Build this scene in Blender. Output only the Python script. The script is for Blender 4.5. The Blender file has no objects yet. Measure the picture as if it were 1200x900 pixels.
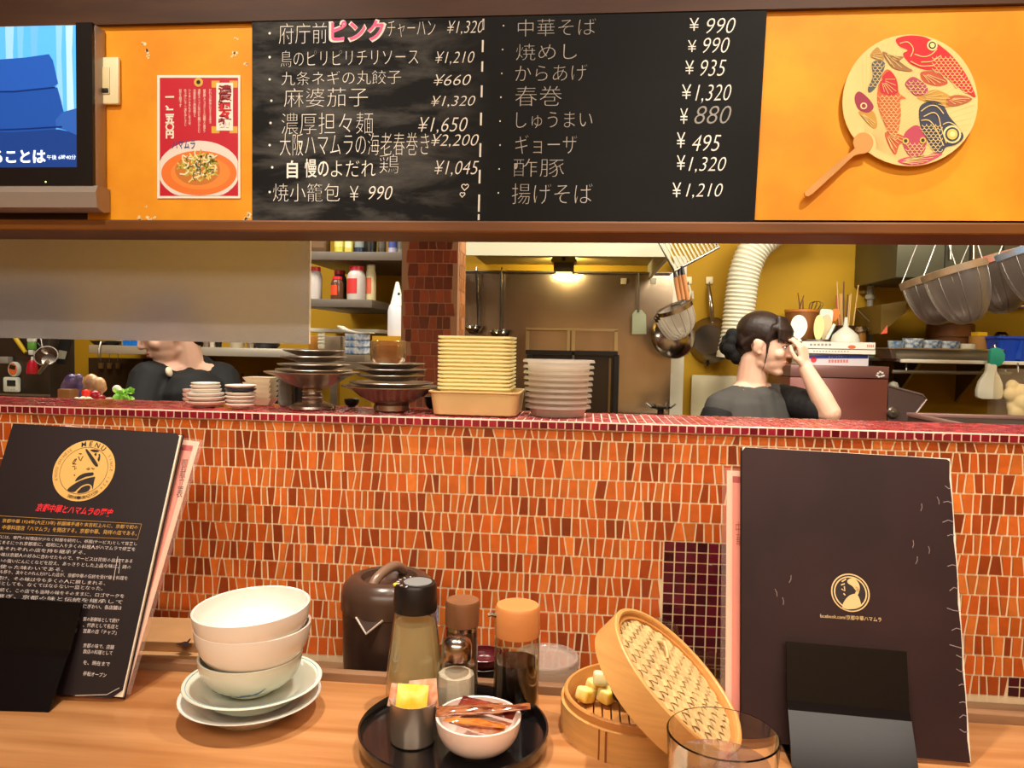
import bpy, bmesh, math, random
from mathutils import Vector, Matrix, Euler
R = math.radians
V = Vector
rnd = random.Random(11)
sc = bpy.context.scene
col = sc.collection

# ------------------------------------------------------------------ camera, world, lights
F = 900.0                                   # focal length in pixels of the 1200x900 frame
CAM = V((0, 0, 1.2))
YAW, PITCH, ROLL = R(5.65), R(-2.86), 0.0195
_f = V((-math.sin(YAW) * math.cos(PITCH), math.cos(YAW) * math.cos(PITCH), math.sin(PITCH)))
_r0 = V((math.cos(YAW), math.sin(YAW), 0))
_u0 = _r0.cross(_f)
_r = _r0 * math.cos(ROLL) + _u0 * math.sin(ROLL)
_u = _u0 * math.cos(ROLL) - _r0 * math.sin(ROLL)
cd = bpy.data.cameras.new('camera')
cd.sensor_width = 36
cd.lens = 36 * F / 1200
cd.clip_start = 0.01
cam = bpy.data.objects.new('camera', cd)
col.objects.link(cam)
m3 = Matrix((_r, _u, -_f)).transposed()
cam.matrix_world = Matrix.Translation(CAM) @ m3.to_4x4()
sc.camera = cam

sc.view_settings.view_transform = 'Standard'
sc.view_settings.look = 'None'
sc.view_settings.gamma = 1
sc.view_settings.use_curve_mapping = False
sc.view_settings.exposure = 0.0
sc.cycles.max_bounces = 10
sc.cycles.transparent_max_bounces = 64
sc.cycles.sample_clamp_indirect = 4

world = bpy.data.worlds.new('world')
sc.world = world
world.use_nodes = True
world.node_tree.nodes['Background'].inputs[0].default_value = (1.0, 0.82, 0.62, 1)
world.node_tree.nodes['Background'].inputs[1].default_value = 0.12


def spot(name, loc, target, watts, angle, blend, color, radius=0.03):
    l = bpy.data.lights.new(name, 'SPOT')
    l.energy = watts
    l.color = color
    l.spot_size = R(angle)
    l.spot_blend = blend
    l.shadow_soft_size = radius
    o = bpy.data.objects.new(name, l)
    col.objects.link(o)
    o.location = loc
    o.rotation_euler = (V(target) - V(loc)).to_track_quat('-Z', 'Y').to_euler()
    return o


def area(name, loc, target, watts, sx, sy, color):
    l = bpy.data.lights.new(name, 'AREA')
    l.shape = 'RECTANGLE'
    l.size, l.size_y = sx, sy
    l.energy = watts
    l.color = color
    o = bpy.data.objects.new(name, l)
    col.objects.link(o)
    o.location = loc
    o.rotation_euler = (V(target) - V(loc)).to_track_quat('-Z', 'Y').to_euler()
    return o


WARM = (1.0, 0.87, 0.72)
WARM2 = (1.0, 0.88, 0.74)
KIT = (1.0, 0.94, 0.80)
# downlights over the dining counter
spot('downlight', (-0.50, 0.98, 2.38), (-0.40, 0.88, 0.75), 92, 44, 0.7, WARM, 0.02)
spot('downlight', (0.10, 0.98, 2.38), (0.06, 0.92, 0.75), 82, 44, 0.7, WARM, 0.02)
spot('downlight', (0.62, 0.98, 2.38), (0.52, 0.92, 0.75), 82, 44, 0.7, WARM, 0.02)
# wall washers in the dining ceiling
spot('wall_washer', (-0.78, 0.38, 2.38), (-0.74, 1.25, 1.50), 46, 56, 0.9, WARM2, 0.02)
spot('wall_washer', (-0.10, 0.38, 2.38), (-0.12, 1.25, 1.50), 22, 56, 0.9, WARM2, 0.02)
spot('wall_washer', (0.56, 0.38, 2.38), (0.50, 1.25, 1.50), 60, 56, 0.9, WARM2, 0.018)
area('dining_fill_light', (0, -1.0, 2.40), (0, -1.05, 0), 70, 2.8, 0.8, WARM2)  # added unseen fill lamp behind the camera, brightens the room and its reflections
# kitchen ceiling lights
area('kitchen_light', (-1.30, 2.10, 2.36), (-1.25, 2.5, 0.6), 26, 1.1, 0.3, KIT)
area('kitchen_light', (0.30, 2.05, 2.36), (0.45, 2.6, 0.6), 24, 0.9, 0.3, KIT)
area('kitchen_light', (1.25, 2.05, 2.36), (1.10, 2.7, 0.6), 16, 0.5, 0.3, KIT)
# added fill lamps, hidden behind the wall over the hatch, to brighten the kitchen
area('kitchen_fill_light', (0.90, 1.42, 1.80), (0.90, 3.0, 1.10), 17, 1.0, 0.08, KIT)
area('kitchen_fill_light', (-1.35, 1.42, 1.86), (-1.25, 3.0, 1.05), 5, 0.6, 0.08, KIT)


# ------------------------------------------------------------------ helpers
def ray(px, py):
    return _f + _r * ((px - 600) / F) + _u * ((450 - py) / F)


def P(px, py, Y):                            # where a line of sight meets the upright plane at depth Y
    d = ray(px, py)
    return CAM + d * (Y / d.y)


def T(px, py, z):                            # where it meets the level at height z
    d = ray(px, py)
    return CAM + d * ((z - CAM.z) / d.z)


def lin(c):
    if isinstance(c, str):
        c = c.lstrip('#')
        c = tuple(int(c[i:i + 2], 16) / 255 for i in (0, 2, 4))
    return tuple(((x + 0.055) / 1.055) ** 2.4 if x > 0.04045 else x / 12.92 for x in c)


MATS = {}


def mat(name, c, rough=0.5, metal=0.0, var=0.0, scale=12.0, stretch=None, coat=0.0, trans=0.0, ior=1.45,
        emit=0.0, bump=0.0, spec=0.5, sss=0.0, c2=None, detail=4.0, aniso=0.0):
    if name in MATS:
        return MATS[name]
    m = bpy.data.materials.new(name)
    m.use_nodes = True
    nt = m.node_tree
    b = nt.nodes['Principled BSDF']
    rgb = lin(c)
    b.inputs['Base Color'].default_value = (*rgb, 1)
    b.inputs['Roughness'].default_value = rough
    b.inputs['Metallic'].default_value = metal
    b.inputs['Coat Weight'].default_value = coat
    b.inputs['Coat Roughness'].default_value = 0.08
    b.inputs['Transmission Weight'].default_value = trans
    b.inputs['IOR'].default_value = ior
    b.inputs['Specular IOR Level'].default_value = spec
    if sss:
        b.inputs['Subsurface Weight'].default_value = sss
        b.inputs['Subsurface Radius'].default_value = (0.01, 0.004, 0.002)
    if emit:
        b.inputs['Emission Color'].default_value = (*rgb, 1)
        b.inputs['Emission Strength'].default_value = emit
    if var or bump or c2:
        tc = nt.nodes.new('ShaderNodeTexCoord')
        mp = nt.nodes.new('ShaderNodeMapping')
        if stretch:
            mp.inputs['Scale'].default_value = stretch
        nz = nt.nodes.new('ShaderNodeTexNoise')
        nz.inputs['Scale'].default_value = scale
        nz.inputs['Detail'].default_value = detail
        nt.links.new(tc.outputs['Object'], mp.inputs['Vector'])
        nt.links.new(mp.outputs[0], nz.inputs['Vector'])
        if var or c2:
            rp = nt.nodes.new('ShaderNodeValToRGB')
            rp.color_ramp.elements[0].position = 0.36
            rp.color_ramp.elements[1].position = 0.66
            lo = lin(c2) if c2 else tuple(x * (1 - var) for x in rgb)
            rp.color_ramp.elements[0].color = (*lo, 1)
            rp.color_ramp.elements[1].color = (*rgb, 1)
            nt.links.new(nz.outputs['Fac'], rp.inputs[0])
            nt.links.new(rp.outputs[0], b.inputs['Base Color'])
        if bump:
            bp = nt.nodes.new('ShaderNodeBump')
            bp.inputs['Strength'].default_value = bump
            bp.inputs['Distance'].default_value = 0.002
            nt.links.new(nz.outputs['Fac'], bp.inputs['Height'])
            nt.links.new(bp.outputs[0], b.inputs['Normal'])
    MATS[name] = m
    return m


def mat_attr(name, rough=0.3, coat=0.0, var=0.25, scale=60):
    """colour of each tile stored on the mesh, plus a little mottling"""
    if name in MATS:
        return MATS[name]
    m = bpy.data.materials.new(name)
    m.use_nodes = True
    nt = m.node_tree
    b = nt.nodes['Principled BSDF']
    at = nt.nodes.new('ShaderNodeAttribute')
    at.attribute_name = 'Col'
    tc = nt.nodes.new('ShaderNodeTexCoord')
    nz = nt.nodes.new('ShaderNodeTexNoise')
    nz.inputs['Scale'].default_value = scale
    mr = nt.nodes.new('ShaderNodeMapRange')
    mr.inputs[3].default_value = 1 - var
    mr.inputs[4].default_value = 1 + var
    mx = nt.nodes.new('ShaderNodeVectorMath')
    mx.operation = 'SCALE'
    nt.links.new(tc.outputs['Object'], nz.inputs['Vector'])
    nt.links.new(nz.outputs['Fac'], mr.inputs[0])
    nt.links.new(at.outputs['Color'], mx.inputs[0])
    nt.links.new(mr.outputs[0], mx.inputs['Scale'])
    nt.links.new(mx.outputs[0], b.inputs['Base Color'])
    b.inputs['Roughness'].default_value = rough
    b.inputs['Coat Weight'].default_value = coat
    MATS[name] = m
    return m


def mat_thin(name, c, refl=0.12, rough=0.05, milk=0.0):
    """thin clear glass or plastic film: lets light straight through, mirrors a little, milky if asked"""
    if name in MATS:
        return MATS[name]
    m = bpy.data.materials.new(name)
    m.use_nodes = True
    nt = m.node_tree
    nt.nodes.remove(nt.nodes['Principled BSDF'])
    out = nt.nodes['Material Output']
    tr = nt.nodes.new('ShaderNodeBsdfTransparent')
    tr.inputs[0].default_value = (*lin(c), 1)
    gl = nt.nodes.new('ShaderNodeBsdfGlossy')
    gl.inputs['Roughness'].default_value = rough
    lw = nt.nodes.new('ShaderNodeLayerWeight')
    lw.inputs[0].default_value = refl
    mx = nt.nodes.new('ShaderNodeMixShader')
    nt.links.new(lw.outputs['Facing'], mx.inputs[0])
    mul = nt.nodes.new('ShaderNodeMath')
    mul.operation = 'MULTIPLY'
    mul.inputs[1].default_value = 0.8
    nt.links.new(lw.outputs['Facing'], mul.inputs[0])
    nt.links.new(mul.outputs[0], mx.inputs[0])
    nt.links.new(tr.outputs[0], mx.inputs[1])
    nt.links.new(gl.outputs[0], mx.inputs[2])
    last = mx
    if milk:
        df = nt.nodes.new('ShaderNodeBsdfDiffuse')
        df.inputs[0].default_value = (*lin(c), 1)
        tl = nt.nodes.new('ShaderNodeBsdfTranslucent')
        tl.inputs[0].default_value = (*lin(c), 1)
        ad = nt.nodes.new('ShaderNodeMixShader')
        nt.links.new(df.outputs[0], ad.inputs[1])
        nt.links.new(tl.outputs[0], ad.inputs[2])
        m2 = nt.nodes.new('ShaderNodeMixShader')
        m2.inputs[0].default_value = milk
        nt.links.new(mx.outputs[0], m2.inputs[1])
        nt.links.new(ad.outputs[0], m2.inputs[2])
        last = m2
    nt.links.new(last.outputs[0], out.inputs[0])
    MATS[name] = m
    return m


def wmat(o):
    m = o.matrix_basis.copy()
    while o.parent:
        o = o.parent
        m = o.matrix_basis @ m
    return m


def tag(o, label=None, cat=None, group=None, kind=None):
    if label: o['label'] = label
    if cat: o['category'] = cat
    if group: o['group'] = group
    if kind: o['kind'] = kind
    return o


def thing(name, label, cat, loc=(0, 0, 0), group=None):
    o = bpy.data.objects.new(name, None)
    o.empty_display_size = 0.02
    col.objects.link(o)
    o.location = loc
    return tag(o, label, cat, group)


class MB:
    """collects shapes given in world coordinates and links them as one mesh object"""

    def __init__(s):
        s.bm = bmesh.new()
        s.cl = None

    def color(s, faces, c):
        if s.cl is None:
            s.cl = s.bm.loops.layers.float_color.new('Col')
        c4 = (*c, 1)
        for f in faces:
            for l in f.loops:
                l[s.cl] = c4

    def box(s, c, size, rot=None, bevel=0.0, seg=2):
        g = bmesh.ops.create_cube(s.bm, size=1.0)
        vs = g['verts']
        m = Matrix.Translation(V(c)) @ (rot.to_4x4() if rot else Matrix.Identity(4)) @ Matrix.Diagonal((*size, 1))
        bmesh.ops.transform(s.bm, matrix=m, verts=vs)
        if bevel:
            es = list({e for v in vs for e in v.link_edges})
            bmesh.ops.bevel(s.bm, geom=es, offset=bevel, segments=seg, profile=0.5, affect='EDGES')
        return s

    def box2(s, a, b, bevel=0.0, seg=2):
        a, b = V(a), V(b)
        return s.box((a + b) / 2, [abs(x) for x in (b - a)], None, bevel, seg)

    def poly(s, pts, ext=None):
        vs = [s.bm.verts.new(p) for p in pts]
        try:
            f = s.bm.faces.new(vs)
        except ValueError:
            return None
        if ext is not None:
            r = bmesh.ops.extrude_face_region(s.bm, geom=[f])
            bmesh.ops.translate(s.bm, vec=V(ext), verts=[x for x in r['geom'] if isinstance(x, bmesh.types.BMVert)])
        return f

    def lathe(s, prof, c, segs=32, rot=None, sx=1.0, sy=1.0):
        c = V(c)
        rings = []
        for r, z in prof:
            if r < 1e-6:
                p = V((0, 0, z))
                rings.append([s.bm.verts.new(c + (rot @ p if rot else p))])
            else:
                ring = []
                for k in range(segs):
                    a = 2 * math.pi * k / segs
                    p = V((r * sx * math.cos(a), r * sy * math.sin(a), z))
                    ring.append(s.bm.verts.new(c + (rot @ p if rot else p)))
                rings.append(ring)
        for a, b in zip(rings, rings[1:]):
            for k in range(segs):
                k2 = (k + 1) % segs
                if len(a) == 1 and len(b) == 1: continue
                if len(a) == 1: q = [a[0], b[k2], b[k]]
                elif len(b) == 1: q = [a[k], a[k2], b[0]]
                else: q = [a[k], a[k2], b[k2], b[k]]
                try: s.bm.faces.new(q)
                except ValueError: pass
        return s

    def tube(s, pts, r, segs=8, closed=False):
        pts = [V(p) for p in pts]
        n = len(pts)
        rs = list(r) if isinstance(r, (list, tuple)) else [r] * n
        rings = []
        ref = None
        for i in range(n):
            if closed: t = pts[(i + 1) % n] - pts[i - 1]
            else: t = pts[min(i + 1, n - 1)] - pts[max(i - 1, 0)]
            if t.length < 1e-9: t = V((0, 0, 1))
            t.normalize()
            if ref is None:
                ref = t.orthogonal().normalized()
            ref = (ref - t * ref.dot(t))
            if ref.length < 1e-6: ref = t.orthogonal()
            ref.normalize()
            bi = t.cross(ref)
            rings.append([s.bm.verts.new(pts[i] + (ref * math.cos(2 * math.pi * k / segs) + bi * math.sin(2 * math.pi * k / segs)) * rs[i]) for k in range(segs)])
        pairs = list(zip(rings, rings[1:])) + ([(rings[-1], rings[0])] if closed else [])
        for a, b in pairs:
            for k in range(segs):
                k2 = (k + 1) % segs
                s.bm.faces.new([a[k], a[k2], b[k2], b[k]])
        if not closed:
            s.bm.faces.new(list(reversed(rings[0])))
            s.bm.faces.new(rings[-1])
        return s

    def ell(s, c, rad, rot=None, u=20, v=12):
        g = bmesh.ops.create_uvsphere(s.bm, u_segments=u, v_segments=v, radius=1.0)
        m = Matrix.Translation(V(c)) @ (rot.to_4x4() if rot else Matrix.Identity(4)) @ Matrix.Diagonal((*rad, 1))
        bmesh.ops.transform(s.bm, matrix=m, verts=g['verts'])
        return s

    def cap(s, a, b, ra, rb, segs=16):
        """tapered capsule"""
        a, b = V(a), V(b)
        t = b - a
        L = t.length
        if L < 1e-6: return s.ell(a, (ra,) * 3)
        rot = t.to_track_quat('Z', 'Y').to_matrix()
        pr = [(0, -ra)] + [(ra * math.cos(R(x)), ra * math.sin(R(x))) for x in (-60, -30, 0)]
        pr += [(rb * math.cos(R(x)), L + rb * math.sin(R(x))) for x in (0, 30, 60)] + [(0, L + rb)]
        return s.lathe(pr, a, segs, rot)

    def build(s, name, m, parent=None, smooth=40, loc=None, remesh=None, normals=True, sm_iter=0, sub=0, merge=0):
        bm = s.bm
        if merge: bmesh.ops.remove_doubles(bm, verts=bm.verts, dist=merge)
        if normals: bmesh.ops.recalc_face_normals(bm, faces=bm.faces)
        off = None
        if parent is not None:
            off = wmat(parent).inverted()
        elif loc is not None:
            off = Matrix.Translation(-V(loc))
        if off is not None: bmesh.ops.transform(bm, matrix=off, verts=bm.verts)
        me = bpy.data.meshes.new(name)
        bm.to_mesh(me)
        bm.free()
        o = bpy.data.objects.new(name, me)
        col.objects.link(o)
        if remesh:
            md = o.modifiers.new('r', 'REMESH')
            md.mode = 'VOXEL'
            md.voxel_size = remesh
            if sm_iter:
                q = o.modifiers.new('s', 'SMOOTH')
                q.factor = 0.5
                q.iterations = sm_iter
            if sub:
                q = o.modifiers.new('d', 'SUBSURF'); q.levels = sub; q.render_levels = sub
            dg = bpy.context.evaluated_depsgraph_get()
            dg.update()
            me2 = bpy.data.meshes.new_from_object(o.evaluated_get(dg))
            o.modifiers.clear()
            o.data = me2
            me2.name = name
            me = me2
        me.materials.clear()
        for x in (m if isinstance(m, (list, tuple)) else [m]): me.materials.append(x)
        if smooth:
            me.shade_smooth()
            if smooth < 180: me.set_sharp_from_angle(angle=R(smooth))
        if parent is not None: o.parent = parent
        elif loc is not None: o.location = loc
        return o


def struct(o, label=None):
    o['kind'] = 'structure'
    if label: o['label'] = label
    return o


def copy_tree(o, parent=None):
    c = o.copy()
    col.objects.link(c)
    if parent: c.parent = parent
    for ch in list(o.children):
        if ch is not c: copy_tree(ch, c)
    return c


_txt = {}


def glyphs(body, bold=0.0, shear=0.0, vertical=False, res=3):
    """outline of a piece of writing, scaled to a unit square: (verts, faces, aspect)"""
    k = (body, bold, shear, vertical, res)
    if k not in _txt:
        c = bpy.data.curves.new('t', 'FONT')
        c.body = '\n'.join(body) if vertical else body
        c.offset = bold
        c.shear = shear
        c.resolution_u = res
        c.space_line = 0.86
        if vertical: c.align_x = 'CENTER'
        o = bpy.data.objects.new('t', c)
        col.objects.link(o)
        dg = bpy.context.evaluated_depsgraph_get()
        dg.update()
        me = bpy.data.meshes.new_from_object(o.evaluated_get(dg))
        vs = [v.co.copy() for v in me.vertices]
        fs = [tuple(p.vertices) for p in me.polygons]
        bpy.data.objects.remove(o)
        bpy.data.curves.remove(c)
        bpy.data.meshes.remove(me)
        x0, x1 = min(v.x for v in vs), max(v.x for v in vs)
        y0, y1 = min(v.y for v in vs), max(v.y for v in vs)
        _txt[k] = ([((v.x - x0) / (x1 - x0), (v.y - y0) / (y1 - y0)) for v in vs], fs, (x1 - x0) / (y1 - y0))
    return _txt[k]


def write(mb, body, o, ex, ey, lift=(0, 0, 0), **kw):
    """writing filling the parallelogram o, o+ex, o+ey"""
    vs, fs, _ = glyphs(body, **kw)
    bv = [mb.bm.verts.new(o + ex * u + ey * v + V(lift)) for u, v in vs]
    for f in fs:
        try: mb.bm.faces.new([bv[i] for i in f])
        except ValueError: pass


def arc(c, r, a0, a1, n, r2=None):
    r2 = r2 or r
    return [(c[0] + r * math.cos(R(a0 + (a1 - a0) * i / n)), c[1] + r2 * math.sin(R(a0 + (a1 - a0) * i / n))) for i in range(n + 1)]


def smoothpoly(pts, n=4):
    """closed Catmull-Rom through 2-D points"""
    out = []
    N = len(pts)
    for i in range(N):
        p0, p1, p2, p3 = (V((*pts[(i + k) % N], 0)) for k in (-1, 0, 1, 2))
        for j in range(n):
            t = j / n
            q = 0.5 * ((2 * p1) + (p2 - p0) * t + (2 * p0 - 5 * p1 + 4 * p2 - p3) * t * t + (3 * p1 - p0 - 3 * p2 + p3) * t ** 3)
            out.append((q.x, q.y))
    return out


def curve3(pts, n=6):
    """open Catmull-Rom through 3-D points"""
    pts = [V(p) for p in pts]
    out = []
    N = len(pts)
    for i in range(N - 1):
        p0, p1, p2, p3 = pts[max(i - 1, 0)], pts[i], pts[i + 1], pts[min(i + 2, N - 1)]
        for j in range(n):
            t = j / n
            out.append(0.5 * ((2 * p1) + (p2 - p0) * t + (2 * p0 - 5 * p1 + 4 * p2 - p3) * t * t + (3 * p1 - p0 - 3 * p2 + p3) * t ** 3))
    out.append(pts[-1])
    return out


def stroke(mb, pts, w, n):
    """flat ribbon of width w through coplanar points, n = plane normal"""
    pts = [V(p) for p in pts]
    L = []
    for i, p in enumerate(pts):
        t = (pts[min(i + 1, len(pts) - 1)] - pts[max(i - 1, 0)])
        s_ = t.cross(n)
        if s_.length < 1e-9: s_ = V((1, 0, 0))
        s_.normalize()
        L.append((mb.bm.verts.new(p + s_ * w / 2), mb.bm.verts.new(p - s_ * w / 2)))
    for a, b in zip(L, L[1:]):
        try: mb.bm.faces.new([a[0], b[0], b[1], a[1]])
        except ValueError: pass

# ------------------------------------------------------------------ levels and depths of the place
ZT = 0.75                                    # dining counter top
YL = T(600, 811, ZT).y                       # back edge of the counter top (a low lip stands there)
ZG = 0.69                                    # narrow shelf behind the lip
YW = 1.17                                    # tiled partition
ZL = P(600, 490.5, YW).z                     # tiled ledge on the partition
YU = 1.25                                    # wall over the serving hatch
ZR = P(600, 274.5, YU).z                     # its lower edge
YB = 3.4                                     # back wall of the kitchen
ZK = -0.25                                   # kitchen floor, a step lower
ZC = 2.45
XL, XR = -2.85, 2.0
PXM = lambda w, d: w * d / F                 # a width in pixels at distance d

# ------------------------------------------------------------------ materials of the setting
m_mustard = mat('mustard_wall_paint', '#B88C0A', 0.75, var=0.10, scale=3)
m_yellow = mat('mottled_ochre_wallpaper', '#EFA316', 0.62, scale=9, c2='#DF8E0C', bump=0.12, detail=8)
m_brownwood = mat('dark_brown_wood', '#47280F', 0.6, var=0.35, scale=6, stretch=(1, 8, 8))
m_rail = mat('orange_brown_wood', '#74430F', 0.5, var=0.25, scale=6, stretch=(1, 10, 10), coat=0.0)
m_counter = mat('counter_wood', '#C48E5C', 0.38, scale=3.5, stretch=(1.0, 14, 6), c2='#A8703F', detail=8, coat=0.1)
m_lip = mat('counter_edge_wood', '#8F6B4C', 0.5, var=0.25, scale=8, stretch=(1, 8, 8))
m_grout = mat('pale_grout', '#F4DAB0', 0.85, var=0.06)
m_groutp = mat('pink_grout', '#E4BBA8', 0.85, var=0.06)
m_steel = mat('brushed_steel', '#A09A92', 0.34, 1.0, var=0.18, scale=5, stretch=(1, 1, 14))
m_steeld = mat('dull_steel_wall', '#B49C80', 0.20, 0.92, var=0.22, scale=2.2, stretch=(3, 1, 0.5))
m_silver = mat('polished_silver', '#B4A79C', 0.20, 1.0, var=0.15)
m_white = mat('white_paint', '#C4BFA4', 0.6)
m_plaster = mat('dining_plaster', '#D6B88C', 0.8, var=0.1)
m_dark = mat('black_plastic', '#151213', 0.35)
m_tile = mat_attr('glazed_tile', 0.22, 0.25)
m_tile2 = mat_attr('matt_clay_tile', 0.38, 0.0)

# ------------------------------------------------------------------ shell
def slab(name, a, b, m, bevel=0.0):
    return struct(MB().box2(a, b, bevel).build(name, m, smooth=0))

slab('floor', (XL, -1.7, -0.05), (XR, 1.2, 0), mat('dark_floor', '#4A3A2E', 0.6, var=0.2))
slab('floor_kitchen', (XL, 1.2, ZK - 0.05), (XR, YB + 0.1, ZK), mat('kitchen_floor_red', '#5B4238', 0.6, var=0.2))
slab('ceiling', (XL, -1.7, ZC), (XR, YB + 0.1, ZC + 0.05), mat('ceiling_paint', '#CDB894', 0.8))
slab('wall_left', (XL - 0.08, -1.7, ZK), (XL, YB + 0.1, ZC), m_mustard)
slab('wall_right', (XR, -1.7, ZK), (XR + 0.08, YB + 0.1, ZC), m_mustard)
slab('wall_rear', (XL, -1.78, 0), (XR, -1.7, ZC), m_plaster)
slab('wall_back', (XL, YB, ZK), (XR, YB + 0.1, ZC), m_mustard)

# wall above the hatch, with its ochre panels, fascia beam and wooden rail
slab('wall_upper', (XL, YU + 0.002, ZR + 0.012), (XR, YU + 0.085, ZC), m_brownwood)
ztop = 1.76
xa, xb = P(103, 200, YU).x, P(297, 200, YU).x
wp = MB().box2((xa, YU - 0.0015, P(200, 264, YU).z), (xb, YU + 0.003, ztop)).build('wall_panel_left', m_yellow, smooth=0)
struct(wp)
q = MB()
for (x0, y0, x1, y1) in ((887, 14, 1290, 264), (884, 258, 1290, 268.5)):
    q.box2((P(x0, y0, YU).x, YU - 0.0015, P(x0, y1, YU).z), (P(x1, y0, YU).x, YU + 0.003, ztop if y0 < 100 else P(x0, y0, YU).z))
wpr = struct(q.build('wall_panel_right', m_yellow, smooth=0))
# chipped paint
q = MB()
for (cx, cy, s) in ((168, 51, 5), (171, 60, 6), (174, 66, 4), (273, 64, 5), (277, 63, 4), (288, 76, 5), (277, 44, 3), (163, 256, 7), (175, 256, 6), (181, 254, 4), (291, 253, 8), (286, 257, 6), (172, 241, 2)):
    for k in range(3):
        c0 = P(cx + rnd.uniform(-2, 2), cy + rnd.uniform(-2, 2), YU - 0.0019)
        n = rnd.randint(5, 7)
        q.poly([c0 + V((math.cos(6.28 * j / n), 0, math.sin(6.28 * j / n))) * PXM(s * rnd.uniform(0.15, 0.55), YU) for j in range(n)])
q.build('chipped_paint', mat('bare_plaster', '#F4DCA8', 0.8), wp, smooth=0)
slab('beam_front', (XL, YU - 0.011, P(300, 24.5, YU - 0.011).z), (XR, YU + 0.002, ZC), m_brownwood)
slab('trim_1', (XL, YU - 0.016, ZR), (XR, YU + 0.10, ZR + 0.019), m_rail, 0.003)

# tiled partition with its ledge
def trap_tiles(mb, o, ex, ey, n, W, H, rh, cols, skip=None, wmin=0.0095, wmax=0.0175, g=0.00125, dark=1.0):
    rows = int(H / rh)
    for i in range(rows + 1):
        y0, y1 = i * rh, min((i + 1) * rh, H)
        if y1 - y0 < 0.004: continue
        x = -rnd.uniform(0, 0.012)
        sl = 0.0
        while x < W:
            w = rnd.uniform(wmin, wmax)
            s2 = rnd.uniform(-0.0026, 0.0026) * (1 if rnd.random() < 0.7 else 0.2)
            a0, a1, b0, b1 = x - sl, x + w - s2, x + sl, x + w + s2
            x += w
            if skip:
                for (sa, sb, sc2, sd) in skip:
                    if sb - 0.001 < (y0 + y1) / 2 < sd + 0.001 and x > sa and x - w < sc2:
                        if x - w < sa and sa - (x - w) > 0.003: a1 = b1 = sa
                        elif x > sc2 and x - sc2 > 0.003: a0 = b0 = sc2
                        else: a0 = a1 = 0
                if a1 - a0 < 0.003 or b1 - b0 < 0.003:
                    sl = s2
                    continue
            if x - w < 0 or x > W:
                sl = s2
                continue
            qd = [(a0 + g, y0 + g), (a1 - g, y0 + g), (b1 - g, y1 - g), (b0 + g, y1 - g)]
            sl = s2
            c = lin(rnd.choice(cols))
            k = rnd.uniform(0.82, 1.2) * dark
            c = tuple(v * k for v in c)
            tile(mb, qd, o, ex, ey, n, c)

def tile(mb, qd, o, ex, ey, n, c, th=0.0010, ins=0.0004):
    cx, cy = sum(p[0] for p in qd) / 4, sum(p[1] for p in qd) / 4
    lo = [mb.bm.verts.new(o + ex * p[0] + ey * p[1]) for p in qd]
    tilt = (rnd.uniform(-1, 1) * 0.0003, rnd.uniform(-1, 1) * 0.0003)
    hi = []
    for j, p in enumerate(qd):
        dx, dy = cx - p[0], cy - p[1]
        px_, py_ = p[0] + ins * (1 if dx > 0 else -1), p[1] + ins * (1 if dy > 0 else -1)
        hi.append(mb.bm.verts.new(o + ex * px_ + ey * py_ + n * (th + (tilt[0] if dx > 0 else -tilt[0]) + (tilt[1] if dy > 0 else -tilt[1]))))
    fs = [mb.bm.faces.new(hi)]
    for j in range(4):
        fs.append(mb.bm.faces.new([lo[j], lo[(j + 1) % 4], hi[(j + 1) % 4], hi[j]]))
    mb.color(fs, c)

def square_tiles(mb, o, ex, ey, n, W, H, p, cols, g=0.0009, dark=1.0, py=None):
    py = py or p
    nx, ny = int(W / p + 0.5), int(H / py + 0.5)
    for i in range(nx):
        for j in range(ny):
            x, y = i * p, j * py
            c = lin(rnd.choice(cols))
            k = rnd.uniform(0.7, 1.25) * dark
            tile(mb, [(x + g, y + g), (x + p - g, y + g), (x + p - g, y + py - g), (x + g, y + py - g)], o, ex, ey, n, tuple(v * k for v in c), 0.0009, 0.0004)

EX, EY_, EZ = V((1, 0, 0)), V((0, 1, 0)), V((0, 0, 1))
BRICK = ['#CA6320', '#BA5218', '#D4742E', '#AC4A16', '#C65C1E', '#CC6626', '#9C4214', '#C0561A', '#8C3A14', '#D06A28']
BURG = ['#4A0F1C', '#5A1424', '#3E0C18', '#521020']
LEDG = ['#7C1424', '#8E1A2C', '#6A1020', '#96202E', '#84182A']
YLB = 1.325
body = slab('wall_front', (XL, YW + 0.0005, ZK), (XR, YLB - 0.008, ZL - 0.0145), m_grout)
X0, X1 = -1.32, 1.12
ztile0, ztile1 = 0.70, ZL - 0.0155
ins = []
for (x0, y0, x1, y1) in ((778, 636, 885, 800), (1182, 784, 1300, 860)):
    a, b = P(x0, y0, YW), P(x1, y1, YW)
    rz_ = lambda z: ztile0 + round((z - ztile0) / 0.0298) * 0.0298
    ins.append((a.x, max(rz_(b.z), ztile0), b.x, rz_(a.z)))
skipf = [(a - X0, b - ztile0, c - X0, d - ztile0) for a, b, c, d in ins]
tb = MB()
trap_tiles(tb, V((X0, YW, ztile0)), EX, EZ, -EY_, X1 - X0, ztile1 - ztile0, 0.0298, BRICK, skipf)
tb.build('wall_tiles', m_tile2, body, smooth=0)
tb = MB()
for a, b, c, d in ins:
    nz = round((d - b) / 0.0165)
    square_tiles(tb, V((a, YW, b)), EX, EZ, -EY_, c - a, d - b, 0.0165, BURG, py=(d - b) / nz)
tb.build('mosaic_tiles', m_tile, body, smooth=0)

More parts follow.
